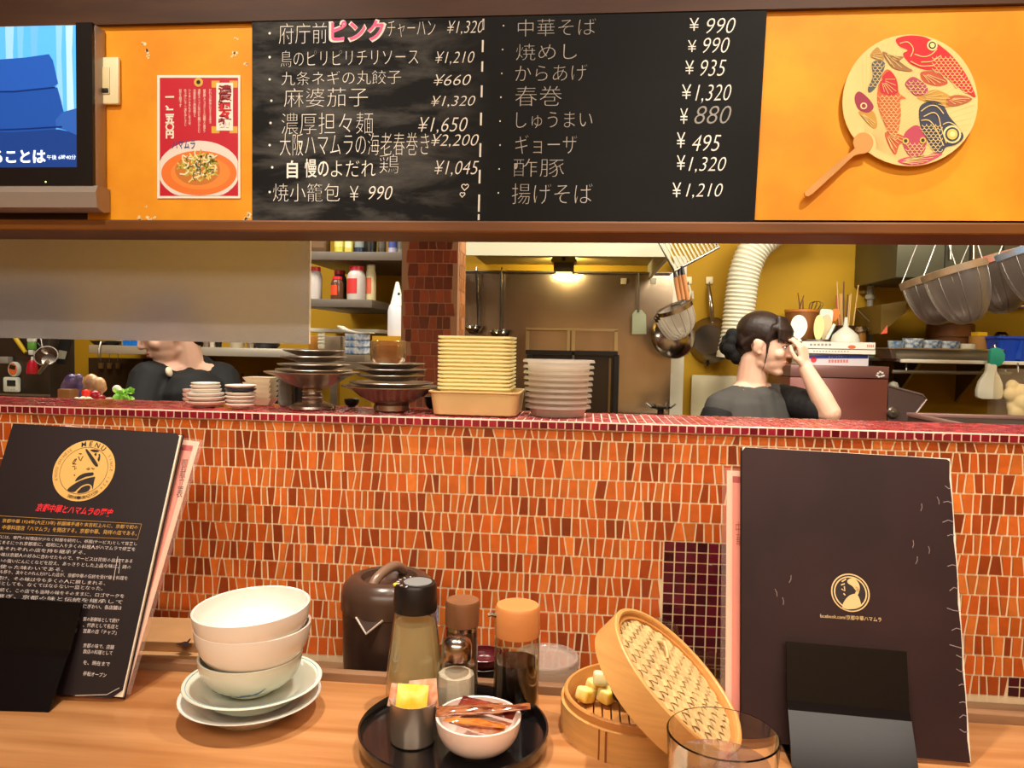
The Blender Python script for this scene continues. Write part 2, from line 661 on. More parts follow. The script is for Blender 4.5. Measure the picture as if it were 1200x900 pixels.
led = slab('trim_2', (XL, YW - 0.006, ZL - 0.0145), (XR, YLB, ZL - 0.0018), m_groutp, 0.0012)
tb = MB()
square_tiles(tb, V((X0, YW - 0.0055, ZL - 0.0142)), EX, EZ, -EY_, X1 - X0, 0.0118, 0.0130, LEDG, 0.0007, 1.0, 0.0118)
square_tiles(tb, V((X0, YW - 0.0010, ZL - 0.0018)), EX, EY_, EZ, X1 - X0, YLB - YW - 0.002, 0.0133, ['#9E3038', '#A83A40', '#8E2830', '#B4484A'], 0.0008)
tb.build('ledge_tiles', m_tile, led, smooth=0)

# tiled pillar in the kitchen
YP = 1.95
px0, px1 = P(470, 380, YP).x, P(535.5, 380, YP).x
pil = slab('pillar', (px0, YP, ZK), (px1, YP + 0.125, ZC), mat('pillar_grout', '#9A6C4A', 0.85))
tb = MB()
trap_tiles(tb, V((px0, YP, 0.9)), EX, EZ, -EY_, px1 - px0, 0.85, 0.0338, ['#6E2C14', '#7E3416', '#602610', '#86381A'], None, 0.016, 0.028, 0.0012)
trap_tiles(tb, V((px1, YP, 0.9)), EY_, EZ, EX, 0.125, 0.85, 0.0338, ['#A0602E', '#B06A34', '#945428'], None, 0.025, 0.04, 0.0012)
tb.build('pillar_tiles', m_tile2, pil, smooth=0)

# kitchen back: projecting wall on the left of the shelf bay, steel cladding, hood
# ------------------------------------------------------------------ dining counter
ct = thing('dining_counter', 'long orange-brown wooden dining counter in front of the tiled partition', 'counter', (0, 0.6, 0))
XC0, XC1 = -1.9, 1.6
MB().box2((XC0, 0.12, ZT - 0.035), (XC1, YL, ZT), 0.003).build('counter_top', m_counter, ct)
MB().box2((XC0, YL, ZG - 0.03), (XC1, YL + 0.016, ZT + 0.0105), 0.0025).build('back_lip', m_lip, ct)
MB().box2((XC0, YL + 0.016, ZG - 0.03), (XC1, YW - 0.001, ZG), 0.0).build('back_shelf', mat('shelf_wood', '#7A5A3E', 0.5, var=0.2, stretch=(1, 8, 8)), ct, smooth=0)
MB().box2((XC0, 0.55, 0), (XC1, 0.60, ZT - 0.035)).build('front_panel', m_brownwood, ct, smooth=0)

# ------------------------------------------------------------------ things on the upper wall
NB = -EY_                                     # the wall faces the room
def onY(pts, Y): return [P(x, y, Y) for x, y in pts]

def write_px(mb, body, x0, y0, x1, y1, Y, fall=0.0, **kw):
    """writing in the upright plane Y between picture columns x0..x1 and rows y0 (top)..y1 (foot)"""
    xm, ym = (x0 + x1) / 2, (y0 + y1) / 2
    a, b = P(x0, ym, Y), P(x1, ym, Y)
    c, d = P(xm, y1, Y), P(xm, y0, Y)
    w, h = b.x - a.x, d.z - c.z
    write(mb, body, V((a.x, Y, c.z)) - V((0, 0, fall * w / 2)), V((w, 0, fall * w)), V((0, 0, h)), **kw)

# --- chalkboard
YBF = YU - 0.009
bx = [P(295.5, 140, YBF).x, P(890.5, 140, YBF).x]
bd = thing('chalkboard', 'wide black chalkboard menu with handwritten dishes and prices on the ochre wall', 'chalkboard',
           ((bx[0] + bx[1]) / 2, YU, P(600, 260, YBF).z))
m_board = mat('chalkboard_black', '#0F0F10', 0.6, scale=5, c2='#090A0A', stretch=(1, 1, 2.5), detail=8, spec=0.2)
# wiped chalk dust, on the left half only
_nt = m_board.node_tree
_b = _nt.nodes['Principled BSDF']
_src = _b.inputs['Base Color'].links[0].from_socket
_tc = _nt.nodes.new('ShaderNodeTexCoord'); _sx = _nt.nodes.new('ShaderNodeSeparateXYZ'); _mp = _nt.nodes.new('ShaderNodeMapping'); _nz = _nt.nodes.new('ShaderNodeTexNoise')
_mp.inputs['Scale'].default_value = (1.0, 1.0, 3.2); _mp.inputs['Rotation'].default_value = (0, R(4), 0)
_nz.inputs['Scale'].default_value = 6; _nz.inputs['Detail'].default_value = 9; _nz.inputs['Roughness'].default_value = 0.62; _nz.inputs['Distortion'].default_value = 0.3
_m1 = _nt.nodes.new('ShaderNodeMapRange'); _m1.inputs[1].default_value = 0.46; _m1.inputs[2].default_value = 0.72
_m2 = _nt.nodes.new('ShaderNodeMapRange'); _m2.inputs[1].default_value = -0.01; _m2.inputs[2].default_value = -0.12
_mu = _nt.nodes.new('ShaderNodeMath'); _mu.operation = 'MULTIPLY'
_mx = _nt.nodes.new('ShaderNodeMix'); _mx.data_type = 'RGBA'; _mx.inputs['B'].default_value = (*lin('#8A8984'), 1)
_m3 = _nt.nodes.new('ShaderNodeMath'); _m3.operation = 'MULTIPLY'; _m3.inputs[1].default_value = 0.42
_l = _nt.links.new
_l(_tc.outputs['Object'], _sx.inputs[0]); _l(_tc.outputs['Object'], _mp.inputs[0]); _l(_mp.outputs[0], _nz.inputs['Vector'])
_l(_nz.outputs['Fac'], _m1.inputs[0]); _l(_sx.outputs[0], _m2.inputs[0]); _l(_m1.outputs[0], _mu.inputs[0]); _l(_m2.outputs[0], _mu.inputs[1])
_l(_mu.outputs[0], _m3.inputs[0]); _l(_m3.outputs[0], _mx.inputs['Factor']); _l(_src, _mx.inputs['A']); _l(_mx.outputs['Result'], _b.inputs['Base Color'])
q = MB()
a, b, c, d = P(295.5, 259, YBF), P(884, 262.5, YBF), P(899, 9, YBF), P(295.5, 9, YBF)
q.poly([V((p.x, YBF, p.z)) for p in (a, b, c, d)], (0, 0.0072, 0))
q.build('board', m_board, bd, smooth=0)
m_chalk = mat('white_chalk', '#EDEBE2', 0.9)
m_chalk2 = mat('faint_chalk', '#9C9A94', 0.9)
m_pink = mat('pink_chalk', '#F0709C', 0.9)
YT = YBF - 0.0004
def chalk(name, rows, m):
    for body_, x0, y0, x1, y1, kw in rows:
        q = MB()
        write_px(q, body_, x0, y0, x1, y1, YT, **kw)
        q.build(name, m, bd, smooth=0)
B0 = dict(bold=-0.019)
B1 = dict(bold=-0.008)
left_rows = [('府庁前', 327, 27, 383, 51, B0), ('チャーハン', 454, 24, 510, 43, B0),
    ('鳥のピリピリチリソース', 329, 58, 490, 77, B0), ('九条ネギの丸餃子', 330, 83, 470, 99, B0), ('麻婆茄子', 333, 103, 431, 125, B0),
    ('濃厚担々麺', 330, 132, 437, 157, B0), ('大阪ハマムラの海老春巻き', 328, 156, 503, 182, B0), ('自', 336, 188, 349, 209, dict(bold=0.02)), ('慢の', 357, 186, 385, 208, dict(bold=0.008)),
    ('よだれ', 388, 188, 440, 207, dict(bold=-0.012)), ('鶏', 445, 181, 467, 203, B0), ('焼小籠包', 320, 215, 398, 236, B0)]
chalk('chalk_writing', left_rows, m_chalk)
SH = 0.28
chalk('chalk_price', [('¥1,320', 524, 24, 567, 41, dict(shear=SH, bold=-0.014)), ('¥1,210', 510, 60, 556, 76, dict(shear=SH, bold=-0.014)), ('¥660', 508, 87, 552, 100, dict(shear=SH, bold=-0.014)),
    ('¥1,320', 505, 112, 557, 126, dict(shear=SH, bold=-0.014)), ('¥1,650', 490, 137, 548, 157, dict(shear=SH, bold=-0.014)), ('¥2,200', 505, 157, 561, 173, dict(shear=SH, bold=-0.014)),
    ('¥1,045', 509, 188, 561, 207, dict(shear=SH, bold=-0.014)), ('¥', 410, 218, 420, 235, dict(bold=-0.02)), ('990', 432, 218, 460, 234, dict(shear=SH, bold=-0.014))], m_chalk)
m_chalk3 = mat('soft_chalk', '#BDBAB2', 0.9)
chalk('chalk_writing', [('中華そば', 607, 22, 698, 42, B0), ('焼めし', 605, 51, 676, 70, B0), ('からあげ', 604, 76, 688, 95, B0), ('春巻', 604, 101, 658, 124, dict(bold=-0.02)),
    ('しゅうまい', 605, 131, 694, 150, B0), ('ギョーザ', 604, 158, 676, 180, B0), ('酢豚', 602, 186, 661, 207, dict(bold=-0.02)), ('揚げそば', 600, 215, 694, 239, B0)], m_chalk3)
chalk('chalk_price', [('¥', 808, 21, 819, 36, B1), ('990', 828, 21, 862, 39, dict(shear=SH, bold=-0.014)), ('¥', 806, 47, 816, 61, B1), ('990', 824, 44, 855, 62, dict(shear=SH, bold=-0.014)),
    ('¥', 803, 71, 813, 87, B1), ('935', 821, 70, 851, 89, dict(shear=SH, bold=-0.014)), ('¥', 799, 99, 810, 116, B1), ('1,320', 815, 99, 857, 121, dict(shear=SH, bold=-0.014)),
    ('¥', 797, 127, 806, 145, B1), ('495', 811, 158, 845, 177, dict(shear=SH, bold=-0.014)),
    ('¥', 793, 155, 803, 173, B1), ('¥', 793, 182, 803, 199, B1), ('1,320', 807, 184, 851, 203, dict(shear=SH, bold=-0.014)), ('¥', 788, 214, 798, 231, B1), ('1,210', 804, 215, 847, 233, dict(shear=SH, bold=-0.014))], m_chalk)
chalk('chalk_price', [('880', 814, 124, 857, 145, dict(shear=SH, bold=-0.014))], m_chalk2)
# the big pink word with a white outline
q = MB(); write_px(q, 'ピンク', 385, 22.5, 453, 50, YT, bold=0.055); q.build('chalk_outline', m_chalk, bd, smooth=0)
q = MB(); write_px(q, 'ピンク', 388, 24, 450, 48, YT - 0.0003, bold=0.03)
tag(q.build('chalk_writing', m_pink, bd, smooth=0), 'pink chalk word outlined in white')
# bullets, centre line, two small hearts
q = MB()
for x, y in ((316, 39), (316, 67), (316, 93), (318, 118), (317, 144), (316, 170), (319, 196), (316, 225)):
    c0 = P(x, y, YT); q.poly([c0 + V((math.cos(6.28 * k / 8), 0, math.sin(6.28 * k / 8))) * 0.0021 for k in range(8)])
for x, y in ((590, 30), (589, 58), (588, 86), (587, 114), (586, 142), (586, 170), (585, 198), (584, 226)):
    c0 = P(x, y, YT); q.poly([c0 + V((math.cos(6.28 * k / 8), 0, math.sin(6.28 * k / 8))) * 0.0013 for k in range(8)])
tag(q.build('chalk_bullets', m_chalk, bd, smooth=0), 'small white chalk dots before each dish')
q = MB()
for y0, y1 in ((22, 35), (47, 61), (72, 84), (100, 114), (132, 147), (168, 184), (199, 215), (228, 248), (251, 258)):
    x0, x1 = 566.5 - (y0 - 22) * 0.024, 566.5 - (y1 - 22) * 0.024
    stroke(q, onY([(x0, y0), (x1, y1)], YT), 0.0030, NB)
q.build('chalk_divider', m_chalk, bd, smooth=0)
for (hx, hy, s) in ((545, 219, 4.4), (542, 228, 3.2)):
    pts = [(hx + s * 0.9 * math.sin(t) ** 3 + 0.15 * s * math.cos(t), hy - s * 0.06 * (13 * math.cos(t) - 5 * math.cos(2 * t) - 2 * math.cos(3 * t) - math.cos(4 * t))) for t in [6.283 * k / 24 for k in range(25)]]
    q = MB(); stroke(q, onY(pts, YT), 0.0014, NB); q.build('chalk_heart', m_chalk, bd, smooth=0)
# --- round paper fan
fc = lambda x, y: (880 + x / 3.216, y / 3.216)
YF = YU - 0.013
fan = thing('paper_fan', 'round paper hand fan printed with red and dark carp on the ochre wall', 'fan', P(*fc(600, 380), YF))
def fpoly(mb, pts, lift, sm=True, ext=None):
    if sm: pts = smoothpoly(pts, 4)
    return mb.poly([P(*fc(x, y), YF) + V((0, -lift, 0)) for x, y in pts], ext)
m_paper = mat('fan_paper', '#E8D08A', 0.7, var=0.06, scale=30)
q = MB()
outline = [(600 + 255 * math.cos(a) * (1 + 0.012 * math.sin(3 * a)), 378 + 248 * math.sin(a)) for a in [6.283 * k / 48 for k in range(48)]]
fpoly(q, outline, 0.0, False, (0, 0.0022, 0))
face = q.build('fan_face', m_paper, fan, smooth=0)
q = MB()
for k in range(40):                            # fine ribs running out from the handle
    a = R(-92 + 118 * k / 39)
    dx, dy = math.cos(a), math.sin(a)
    p0 = (430 + 42 * dx, 540 + 42 * dy)
    t = 44.0
    while ((430 + t * dx - 600) / 248) ** 2 + ((540 + t * dy - 378) / 241) ** 2 < 1 and t < 600: t += 4
    if t > 60: stroke(q, [P(*fc(430 + s * dx, 540 + s * dy), YF) + V((0, -0.0002, 0)) for s in (42, t - 4)], 0.0006, NB)
q.build('ribs', mat('fan_rib', '#D9BF7C', 0.7), face, smooth=0)
CARP = [
 ('red_carp', '#D62A34', [(545, 150), (570, 138), (610, 134), (660, 142), (720, 178), (770, 225), (815, 290), (846, 362), (825, 358), (790, 335), (745, 300), (700, 268), (650, 262), (600, 240), (572, 205), (590, 190), (560, 175)],
   [('#C05A40', [(640, 272), (700, 272), (742, 312), (700, 325), (650, 308)])], [((682, 172), 20, '#F3DE9A'), ((682, 172), 14, '#3A3A2A'), ((682, 172), 9, '#F3DE9A')], (690, 215, 850, 350)),
 ('dark_carp', '#3C4154', [(632, 430), (640, 398), (680, 380), (722, 395), (748, 440), (790, 490), (800, 520), (772, 545), (735, 555), (720, 575), (690, 570), (665, 530), (640, 480)],
   [], [((757, 507), 34, '#F3DE9A'), ((757, 507), 27, '#3C4154'), ((757, 507), 20, '#E9C65A'), ((757, 507), 11, '#F3DE9A')], (635, 470, 715, 580)),
 ('orange_carp', '#CF6B3C', [(488, 300), (500, 270), (522, 264), (548, 300), (558, 350), (584, 372), (562, 378), (565, 430), (556, 490), (545, 522), (520, 505), (496, 450), (476, 390), (478, 330)],
   [('#C8603A', [(505, 500), (556, 505), (592, 528), (560, 545), (545, 584), (522, 555)]), ('#C8323A', [(490, 300), (520, 268), (548, 300), (552, 350), (520, 360), (486, 345)])], [], (485, 360, 560, 520)),
 ('grey_carp', '#5A5F63', [(455, 240), (480, 228), (505, 240), (492, 285), (470, 330), (448, 350), (440, 335), (458, 290)],
   [('#B98E4A', [(448, 210), (475, 178), (492, 200), (500, 228), (470, 225)]), ('#A0764A', [(495, 195), (540, 212), (575, 215), (560, 235), (610, 268), (545, 262), (515, 235)])], [], (450, 235, 500, 320)),
 ('maroon_carp', '#9C3A50', [(390, 368), (408, 345), (446, 375), (462, 405), (440, 425), (405, 412)],
   [('#C89A44', [(405, 420), (460, 420), (476, 470), (462, 485), (425, 450)])], [((424, 400), 13, '#F3DE9A'), ((424, 400), 8, '#9C3A50')], (410, 425, 468, 475)),
 ('pink_carp', '#B04A62', [(580, 315), (608, 290), (640, 305), (664, 330), (660, 355), (622, 362), (595, 340)],
   [('#C89A44', [(625, 370), (665, 345), (705, 340), (762, 372), (745, 405), (690, 390)]), ('#B5623C', [(738, 372), (780, 358), (832, 372), (800, 392), (745, 400)])], [], (585, 305, 655, 355)),
 ('rose_carp', '#B8485E', [(572, 545), (578, 505), (600, 482), (622, 472), (645, 485), (660, 520), (658, 560), (635, 590), (600, 590)],
   [('#C8506A', [(552, 608), (590, 592), (640, 596), (690, 575), (722, 580), (680, 606), (640, 620), (590, 622)])], [((582, 532), 12, '#E9C65A'), ((582, 532), 7, '#3A3A2A'), ((646, 530), 12, '#E9C65A'), ((646, 530), 7, '#3A3A2A')], (590, 540, 650, 585)),
]
for nm, c, bodyp, extra, eyes, sc_rect in CARP:
    q = MB()
    fpoly(q, bodyp, 0.0006)
    o = q.build(nm, mat('print_' + c[1:], c, 0.7), face, smooth=0)
    for j, (c2, pp) in enumerate(extra):
        q = MB(); fpoly(q, pp, 0.0004 if j == 0 else 0.0009)
        q.build('carp_fin', mat('print_' + c2[1:], c2, 0.7), face, smooth=0)
        q = MB()
        for i2 in range(2, len(pp) - 1):
            for f2 in (0.0, 0.5):
                e2 = (pp[i2][0] * (1 - f2) + pp[i2 + 1][0] * f2, pp[i2][1] * (1 - f2) + pp[i2 + 1][1] * f2) if i2 + 1 < len(pp) else pp[i2]
                stroke(q, [P(*fc(pp[0][0] + (e2[0] - pp[0][0]) * t, pp[0][1] + (e2[1] - pp[0][1]) * t), YF) + V((0, -0.0015, 0)) for t in (0.25, 0.6, 0.9)], 0.0008, NB)
        q.build('fin_lines', m_paper, face, smooth=0)
    q = MB()
    for j, (cc, r_, c2) in enumerate(eyes):
        q2 = MB(); fpoly(q2, [(cc[0] + r_ * math.cos(t), cc[1] + r_ * math.sin(t)) for t in [6.283 * k / 16 for k in range(16)]], 0.0012 + j * 0.0003, False)
        q2.build('carp_eye', mat('print_' + c2[1:], c2, 0.7), face, smooth=0)
    x0, y0, x1, y1 = sc_rect                   # scales: small cream arcs
    inside = lambda x, y: sum(((bodyp[i][1] > y) != (bodyp[i - 1][1] > y)) and (x < (bodyp[i - 1][0] - bodyp[i][0]) * (y - bodyp[i][1]) / (bodyp[i - 1][1] - bodyp[i][1] + 1e-9) + bodyp[i][0]) for i in range(len(bodyp))) % 2
    s = 17
    yy, row = y0, 0
    while yy < y1:
        xx = x0 + (s / 2 if row % 2 else 0)
        while xx < x1:
            if inside(xx, yy):
                stroke(q, [P(*fc(xx + s * 0.5 * math.cos(R(t)), yy + s * 0.5 * math.sin(R(t))), YF) + V((0, -0.0015, 0)) for t in range(-10, 200, 30)], 0.0009, NB)
            xx += s
        yy += s * 0.62; row += 1
    # drawn contour lines on the head
    if nm in ('red_carp', 'dark_carp'):
        lines = ([[(560, 165), (590, 160), (610, 185), (600, 215)], [(615, 205), (650, 215), (680, 205), (700, 185)], [(640, 235), (680, 232), (715, 210)], [(600, 232), (640, 250), (690, 248)]] if nm == 'red_carp' else
                 [[(640, 420), (670, 400), (700, 402), (725, 430)], [(650, 440), (685, 425), (705, 440), (715, 480), (735, 540)], [(640, 455), (670, 455), (695, 485), (725, 550)], [(722, 470), (745, 462), (775, 478), (792, 500)]])
        for ln in lines: stroke(q, [P(*fc(p.x, p.y), YF) + V((0, -0.0015, 0)) for p in curve3([(x, y, 0) for x, y in ln], 5)], 0.0013, NB)
    q.build('carp_lines', m_paper, face, smooth=0)
q = MB()
hub = [(422 + 38 * math.cos(a), 538 + 38 * math.sin(a)) for a in [6.283 * k / 24 for k in range(24)]]
fpoly(q, hub, 0.0016, False, (0, 0.0016, 0))
m_bam = mat('fan_bamboo', '#D69A52', 0.5, var=0.15)
q.build('hub', m_bam, fan, smooth=0)
q = MB()
hl = [(400, 548), (385, 565), (360, 585), (300, 635), (250, 680), (205, 722), (200, 735), (208, 741), (225, 735), (270, 695), (330, 640), (385, 590), (425, 580), (440, 570), (420, 545)]
fpoly(q, hl, 0.0045, True, (0, 0.0055, 0))
q.build('handle', m_bam, fan, smooth=0)
q = MB()
q.tube([P(*fc(600, 380), YF) + V((0, 0.002, 0)), V((P(*fc(600, 380), YF).x, YU - 0.0016, P(*fc(600, 380), YF).z))], 0.004, 8)
q.build('hanging_peg', m_dark, fan)

# --- noodle poster
pc = lambda x, y: (x / 3.214, y / 3.214)
YO = YU - 0.0036
po = thing('poster', 'red and white noodle bowl poster on the ochre wall left of the chalkboard', 'poster', P(233, 232, YO))
def ppoly(name, pts, c, lift, sm=False, parent=None, label=None):
    q = MB()
    if sm: pts = smoothpoly(pts, 3)
    q.poly([P(*pc(x, y), YO) + V((0, -lift, 0)) for x, y in pts])
    o = q.build(name, mat('print_' + c[1:], c, 0.45), parent or po, smooth=0)
    if label: o['label'] = label
    return o
q = MB(); q.poly([P(*pc(x, y), YO) for x, y in ((592, 747), (905, 747), (905, 283), (592, 283))], (0, 0.0012, 0))
q.build('sheet', mat('poster_paper', '#F3EBDA', 0.45), po, smooth=0)
fld = ppoly('red_field', [(602, 738), (897, 738), (897, 293), (602, 293)], '#C01A30', 0.0002)
def clipx(pts): return [(min(max(x, 603), 896), min(max(y, 294), 737)) for x, y in pts]
bl = ppoly('printed_bowl', clipx(arc((750, 642), 156, 0, 360, 40, 112)[:-1] ), '#E7DFD6', 0.0004)
ppoly('bowl_side', clipx([(640, 715)] + arc((750, 690), 130, 170, 10, 14, 60) + [(860, 715)] + [(820, 737), (680, 737)]), '#D9CFC8', 0.0003, parent=bl)
ppoly('printed_soup', clipx(arc((750, 652), 142, 0, 360, 40, 84)[:-1]), '#E87A30', 0.0006, parent=bl)
ppoly('printed_soup', clipx(arc((756, 652), 112, 0, 360, 40, 62)[:-1]), '#EF8E3C', 0.0007, parent=bl)
ppoly('printed_pork', arc((745, 640), 85, 0, 360, 30, 58)[:-1], '#C97A34', 0.0008, parent=bl)
for cc, nn, seed in (('#E6D878', 46, 1), ('#B7B84A', 34, 2), ('#F2ECC4', 26, 3), ('#6E6A2C', 10, 4)):
    q = MB(); rr = random.Random(seed)
    for k in range(nn):
        a = rr.uniform(0, 6.28); rad = rr.uniform(0, 1) ** 0.6
        cx, cy = 748 + 72 * rad * math.cos(a), 628 + 52 * rad * math.sin(a)
        b = rr.uniform(0, 6.28); L = rr.uniform(14, 42)
        stroke(q, [P(*pc(cx + L * t * math.cos(b + t * 0.8), cy + L * t * math.sin(b + t * 0.8)), YO) + V((0, -0.0009 - seed * 0.0001, 0)) for t in (-.5, -.2, .1, .5)], 0.0022, NB)
    q.build('printed_sprouts', mat('print_' + cc[1:], cc, 0.5), bl, smooth=0)
q = MB(); write_px(q, 'ハマムラ', *pc(648, 527), *pc(735, 562), YO - 0.0008, fall=-0.0, bold=0.02); q.build('bowl_lettering', mat('print_4A4A86', '#4A4A86', 0.5), bl, smooth=0)
ppoly('title_panel', [(815, 492), (878, 492), (878, 312), (815, 312)], '#F4EEE2', 0.0005)
for (x, y) in ((812, 318), (880, 318), (812, 490), (880, 490)):
    ppoly('corner_ornament', [(x - 15, y + 12), (x + 15, y + 12), (x + 15, y - 14), (x - 15, y - 14)], '#D9A93A', 0.0003)
q = MB(); write_px(q, '濃厚担々麺', *pc(820, 320), *pc(874, 482), YO - 0.0008, vertical=True, bold=0.05); q.build('title', mat('print_8E1020', '#8E1020', 0.5), po, smooth=0)
q = MB(); write_px(q, '担々', *pc(824, 388), *pc(870, 445), YO - 0.0010, vertical=True, bold=0.06); q.build('title', mat('print_D01828', '#D01828', 0.5), po, smooth=0)
q = MB(); write_px(q, '一、二五〇円', *pc(622, 362), *pc(656, 522), YO - 0.0006, vertical=True, bold=0.05); q.build('price', mat('poster_paper', '#F3EBDA'), po, smooth=0)
q = MB()
for k, (x, y1, s) in enumerate(((792, 465, 'だれもが夢中になるうま辛さ'), (770, 500, '胡麻のコクと山椒の香り'), (750, 500, '濃厚スープに平打ち麺がからむ'), (733, 440, '自家製の肉味噌と'), (714, 470, 'シャキシャキもやしをのせ'), (698, 475, '仕上げにラー油をひとさじ'), (679, 405, '担々麺です'))):
    write_px(q, s, *pc(x - 5, 335), *pc(x + 5, y1), YO - 0.0006, vertical=True, res=1)
q.build('small_print', mat('poster_paper', '#F3EBDA'), po, smooth=0)
ppoly('gold_seal', arc((748, 310), 17, 0, 360, 16)[:-1], '#D9B44A', 0.0005)
ppoly('gold_seal', arc((748, 310), 8, 0, 360, 10)[:-1], '#2A1A10', 0.0007)

# --- wall socket beside the television
ws = thing('wall_switch', 'cream wall switch plate half hidden behind the television', 'switch', P(128, 124, YU))
MB().box2(P(110, 124, YU - 0.0025), P(138.5, 66, YU - 0.011), 0.003).build('cover_plate', mat('cream_plastic', '#E9DFB4', 0.4), ws)
MB().box2(P(114, 111, YU - 0.0102), P(128, 78, YU - 0.013), 0.001).build('rocker', mat('cream_plastic2', '#D9CC9C', 0.4), ws)
MB().box2(P(118, 109, YU - 0.0128), P(126.5, 103, YU - 0.0145), 0.0008).build('switch_slot', m_dark, ws)

# --- television
YV = 1.218
tc = lambda x, y: (x / 3.214, y / 3.214)
tv = thing('television', 'flat television with silver frame showing a blue sofa, cut off by the left edge', 'television', P(20, 249, 1.21))
xr = P(112, 150, YV).x
xl = xr - 0.62
zt, zb = P(60, 29, YV).z, P(60, 218, YV).z
zbb = P(60, 248, YV).z
m_tvs = mat('silver_plastic', '#A3988F', 0.38, 0.35)
MB().box2((xl, YV, zb), (xr, YU - 0.0022, zt), 0.003).build('casing', m_tvs, tv)
q = MB()                                        # rounded silver lower edge
prof = [(YV - 0.004, zb), (YV - 0.010, zb - 0.012), (YV - 0.006, zbb + 0.006), (YV + 0.012, zbb), (YU - 0.004, zbb + 0.004), (YU - 0.004, zb)]
vs0 = [(xl, y, z) for y, z in prof]
q.poly(vs0, (xr + 0.006 - xl, 0, 0))
q.build('speaker_bar', m_tvs, tv, smooth=30)
x1s, z0s, z1s = P(92, 100, YV).x, P(60, 197, YV).z, P(60, 31, YV).z
q = MB()
q.box2((x1s, YV - 0.006, zb), (xr - 0.001, YV + 0.002, zt))
q.box2((xl, YV - 0.006, zb), (x1s, YV + 0.002, z0s))
q.build('bezel', m_dark, tv, smooth=0)
scr = MB().box2((xl, YV - 0.003, z0s), (x1s, YV, z1s)).build('screen', mat('screen_sky_blue', '#4FA6E6', 0.3, emit=0.72), tv, smooth=0)
def spic(name, pts, c, e, lift, sm=2):
    q = MB()
    pts = smoothpoly(pts, sm) if sm else pts
    q.poly([(min(max(p.x, xl), x1s), YV - 0.003 - lift, min(max(p.z, z0s), z1s)) for p in [P(*tc(x, y), YV) for x, y in pts]])
    q.build(name, mat('screen_' + c[1:], c, 0.3, emit=e), scr, smooth=0)
for k, (x0, x1, c) in enumerate(((25, 58, '#8FC4EC'), (70, 95, '#6DB4EA'), (120, 150, '#62ACE8'), (215, 240, '#7FBCEB'), (252, 280, '#A8CFF0'))):
    spic('screen_curtain', [(x0, 100), (x1, 100), (x1 - 4, 200), (x1 + 4, 420), (x0 + 6, 420), (x0 + 3, 220)], c, 0.62, 0.0003 + k * 0.00001, 0)
spic('screen_seat', [(-700, 500), (0, 498), (120, 486), (230, 490), (300, 505), (300, 640), (-700, 640)], '#173A80', 0.6, 0.0006, 0)
spic('screen_sofa', [(-400, 360), (-60, 350), (100, 340), (222, 332), (235, 380), (246, 425), (225, 455), (215, 490), (60, 500), (-400, 500)], '#1C4A9C', 0.6, 0.0007, 0)
spic('screen_sofa', [(-400, 235), (-60, 232), (100, 220), (190, 207), (205, 230), (225, 318), (200, 334), (60, 345), (-400, 360)], '#2052AA', 0.6, 0.0008, 0)
spic('screen_armrest', [(215, 455), (240, 425), (300, 410), (300, 512), (250, 492), (218, 482)], '#2A58A8', 0.6, 0.0009, 0)
q = MB()
for pts in ([(-200, 350), (60, 348), (215, 332)], [(-200, 500), (100, 488), (240, 480)]):
    stroke(q, [P(*tc(x, y), YV) + V((0, -0.0041, 0)) for x, y in pts], 0.0025, NB)
q.build('screen_seam', mat('screen_0C2A6E', '#0C2A6E', 0.3, emit=0.5), scr, smooth=0)
q = MB(); write_px(q, 'ることは', *tc(-34, 565), *tc(172, 614), YV - 0.0045, bold=0.03); q.build('caption', mat('screen_F4FAFF', '#F4FAFF', 0.3, emit=0.95), scr, smooth=0)
q = MB(); write_px(q, '午後 6時40分', *tc(176, 583), *tc(286, 601), YV - 0.0045, bold=0.01); q.build('caption', mat('screen_D8ECFF', '#D8ECFF', 0.3, emit=0.8), scr, smooth=0)
q = MB(); q.ell(P(*tc(172, 685), YV - 0.006), (0.0016, 0.001, 0.0016), None, 8, 6); q.build('power_light', mat('green_led', '#D8F0A0', 0.3, emit=1.2), tv)

# ------------------------------------------------------------------ things on the dining counter
class Leaf:
    """a flat sheet standing at an angle: foot at right corner on the table, top right corner at depth Ytop"""
    def __init__(s, BR, yaw, lean, roll, W, H):
        m = (Euler((0, 0, yaw)).to_matrix() @ Euler((lean, 0, 0)).to_matrix() @ Euler((0, roll, 0)).to_matrix())
        s.ex, s.ey = m.col[0].copy(), m.col[2].copy()
        s.W, s.H = W, H
        s.n = s.ex.cross(s.ey)
        s.O = T(*BR, ZT + 0.004) - s.ex * W      # bottom left
    def at(s, u, v, k=0.0): return s.O + s.ex * u + s.ey * v + s.n * k
    def px(s, x, y, k=0.0):
        d = ray(x, y)
        o = s.O + s.n * k
        return CAM + d * ((o - CAM).dot(s.n) / d.dot(s.n))
    def uv(s, x, y, k=0.0):
        p = s.px(x, y, k) - s.O
        return p.dot(s.ex), p.dot(s.ey)
    def text(s, mb, body, a, b, hpx, k=0.0, **kw):
        """writing along the foot line a-b (picture points), hpx tall"""
        p, q2 = s.px(*a, k), s.px(*b, k)
        e = q2 - p
        up = s.n.cross(e.normalized()) * -1
        if up.dot(s.ey) < 0: up = -up
        h = hpx * (p - CAM).length / F * 1.02
        write(mb, body, p, e, up * h, **kw)

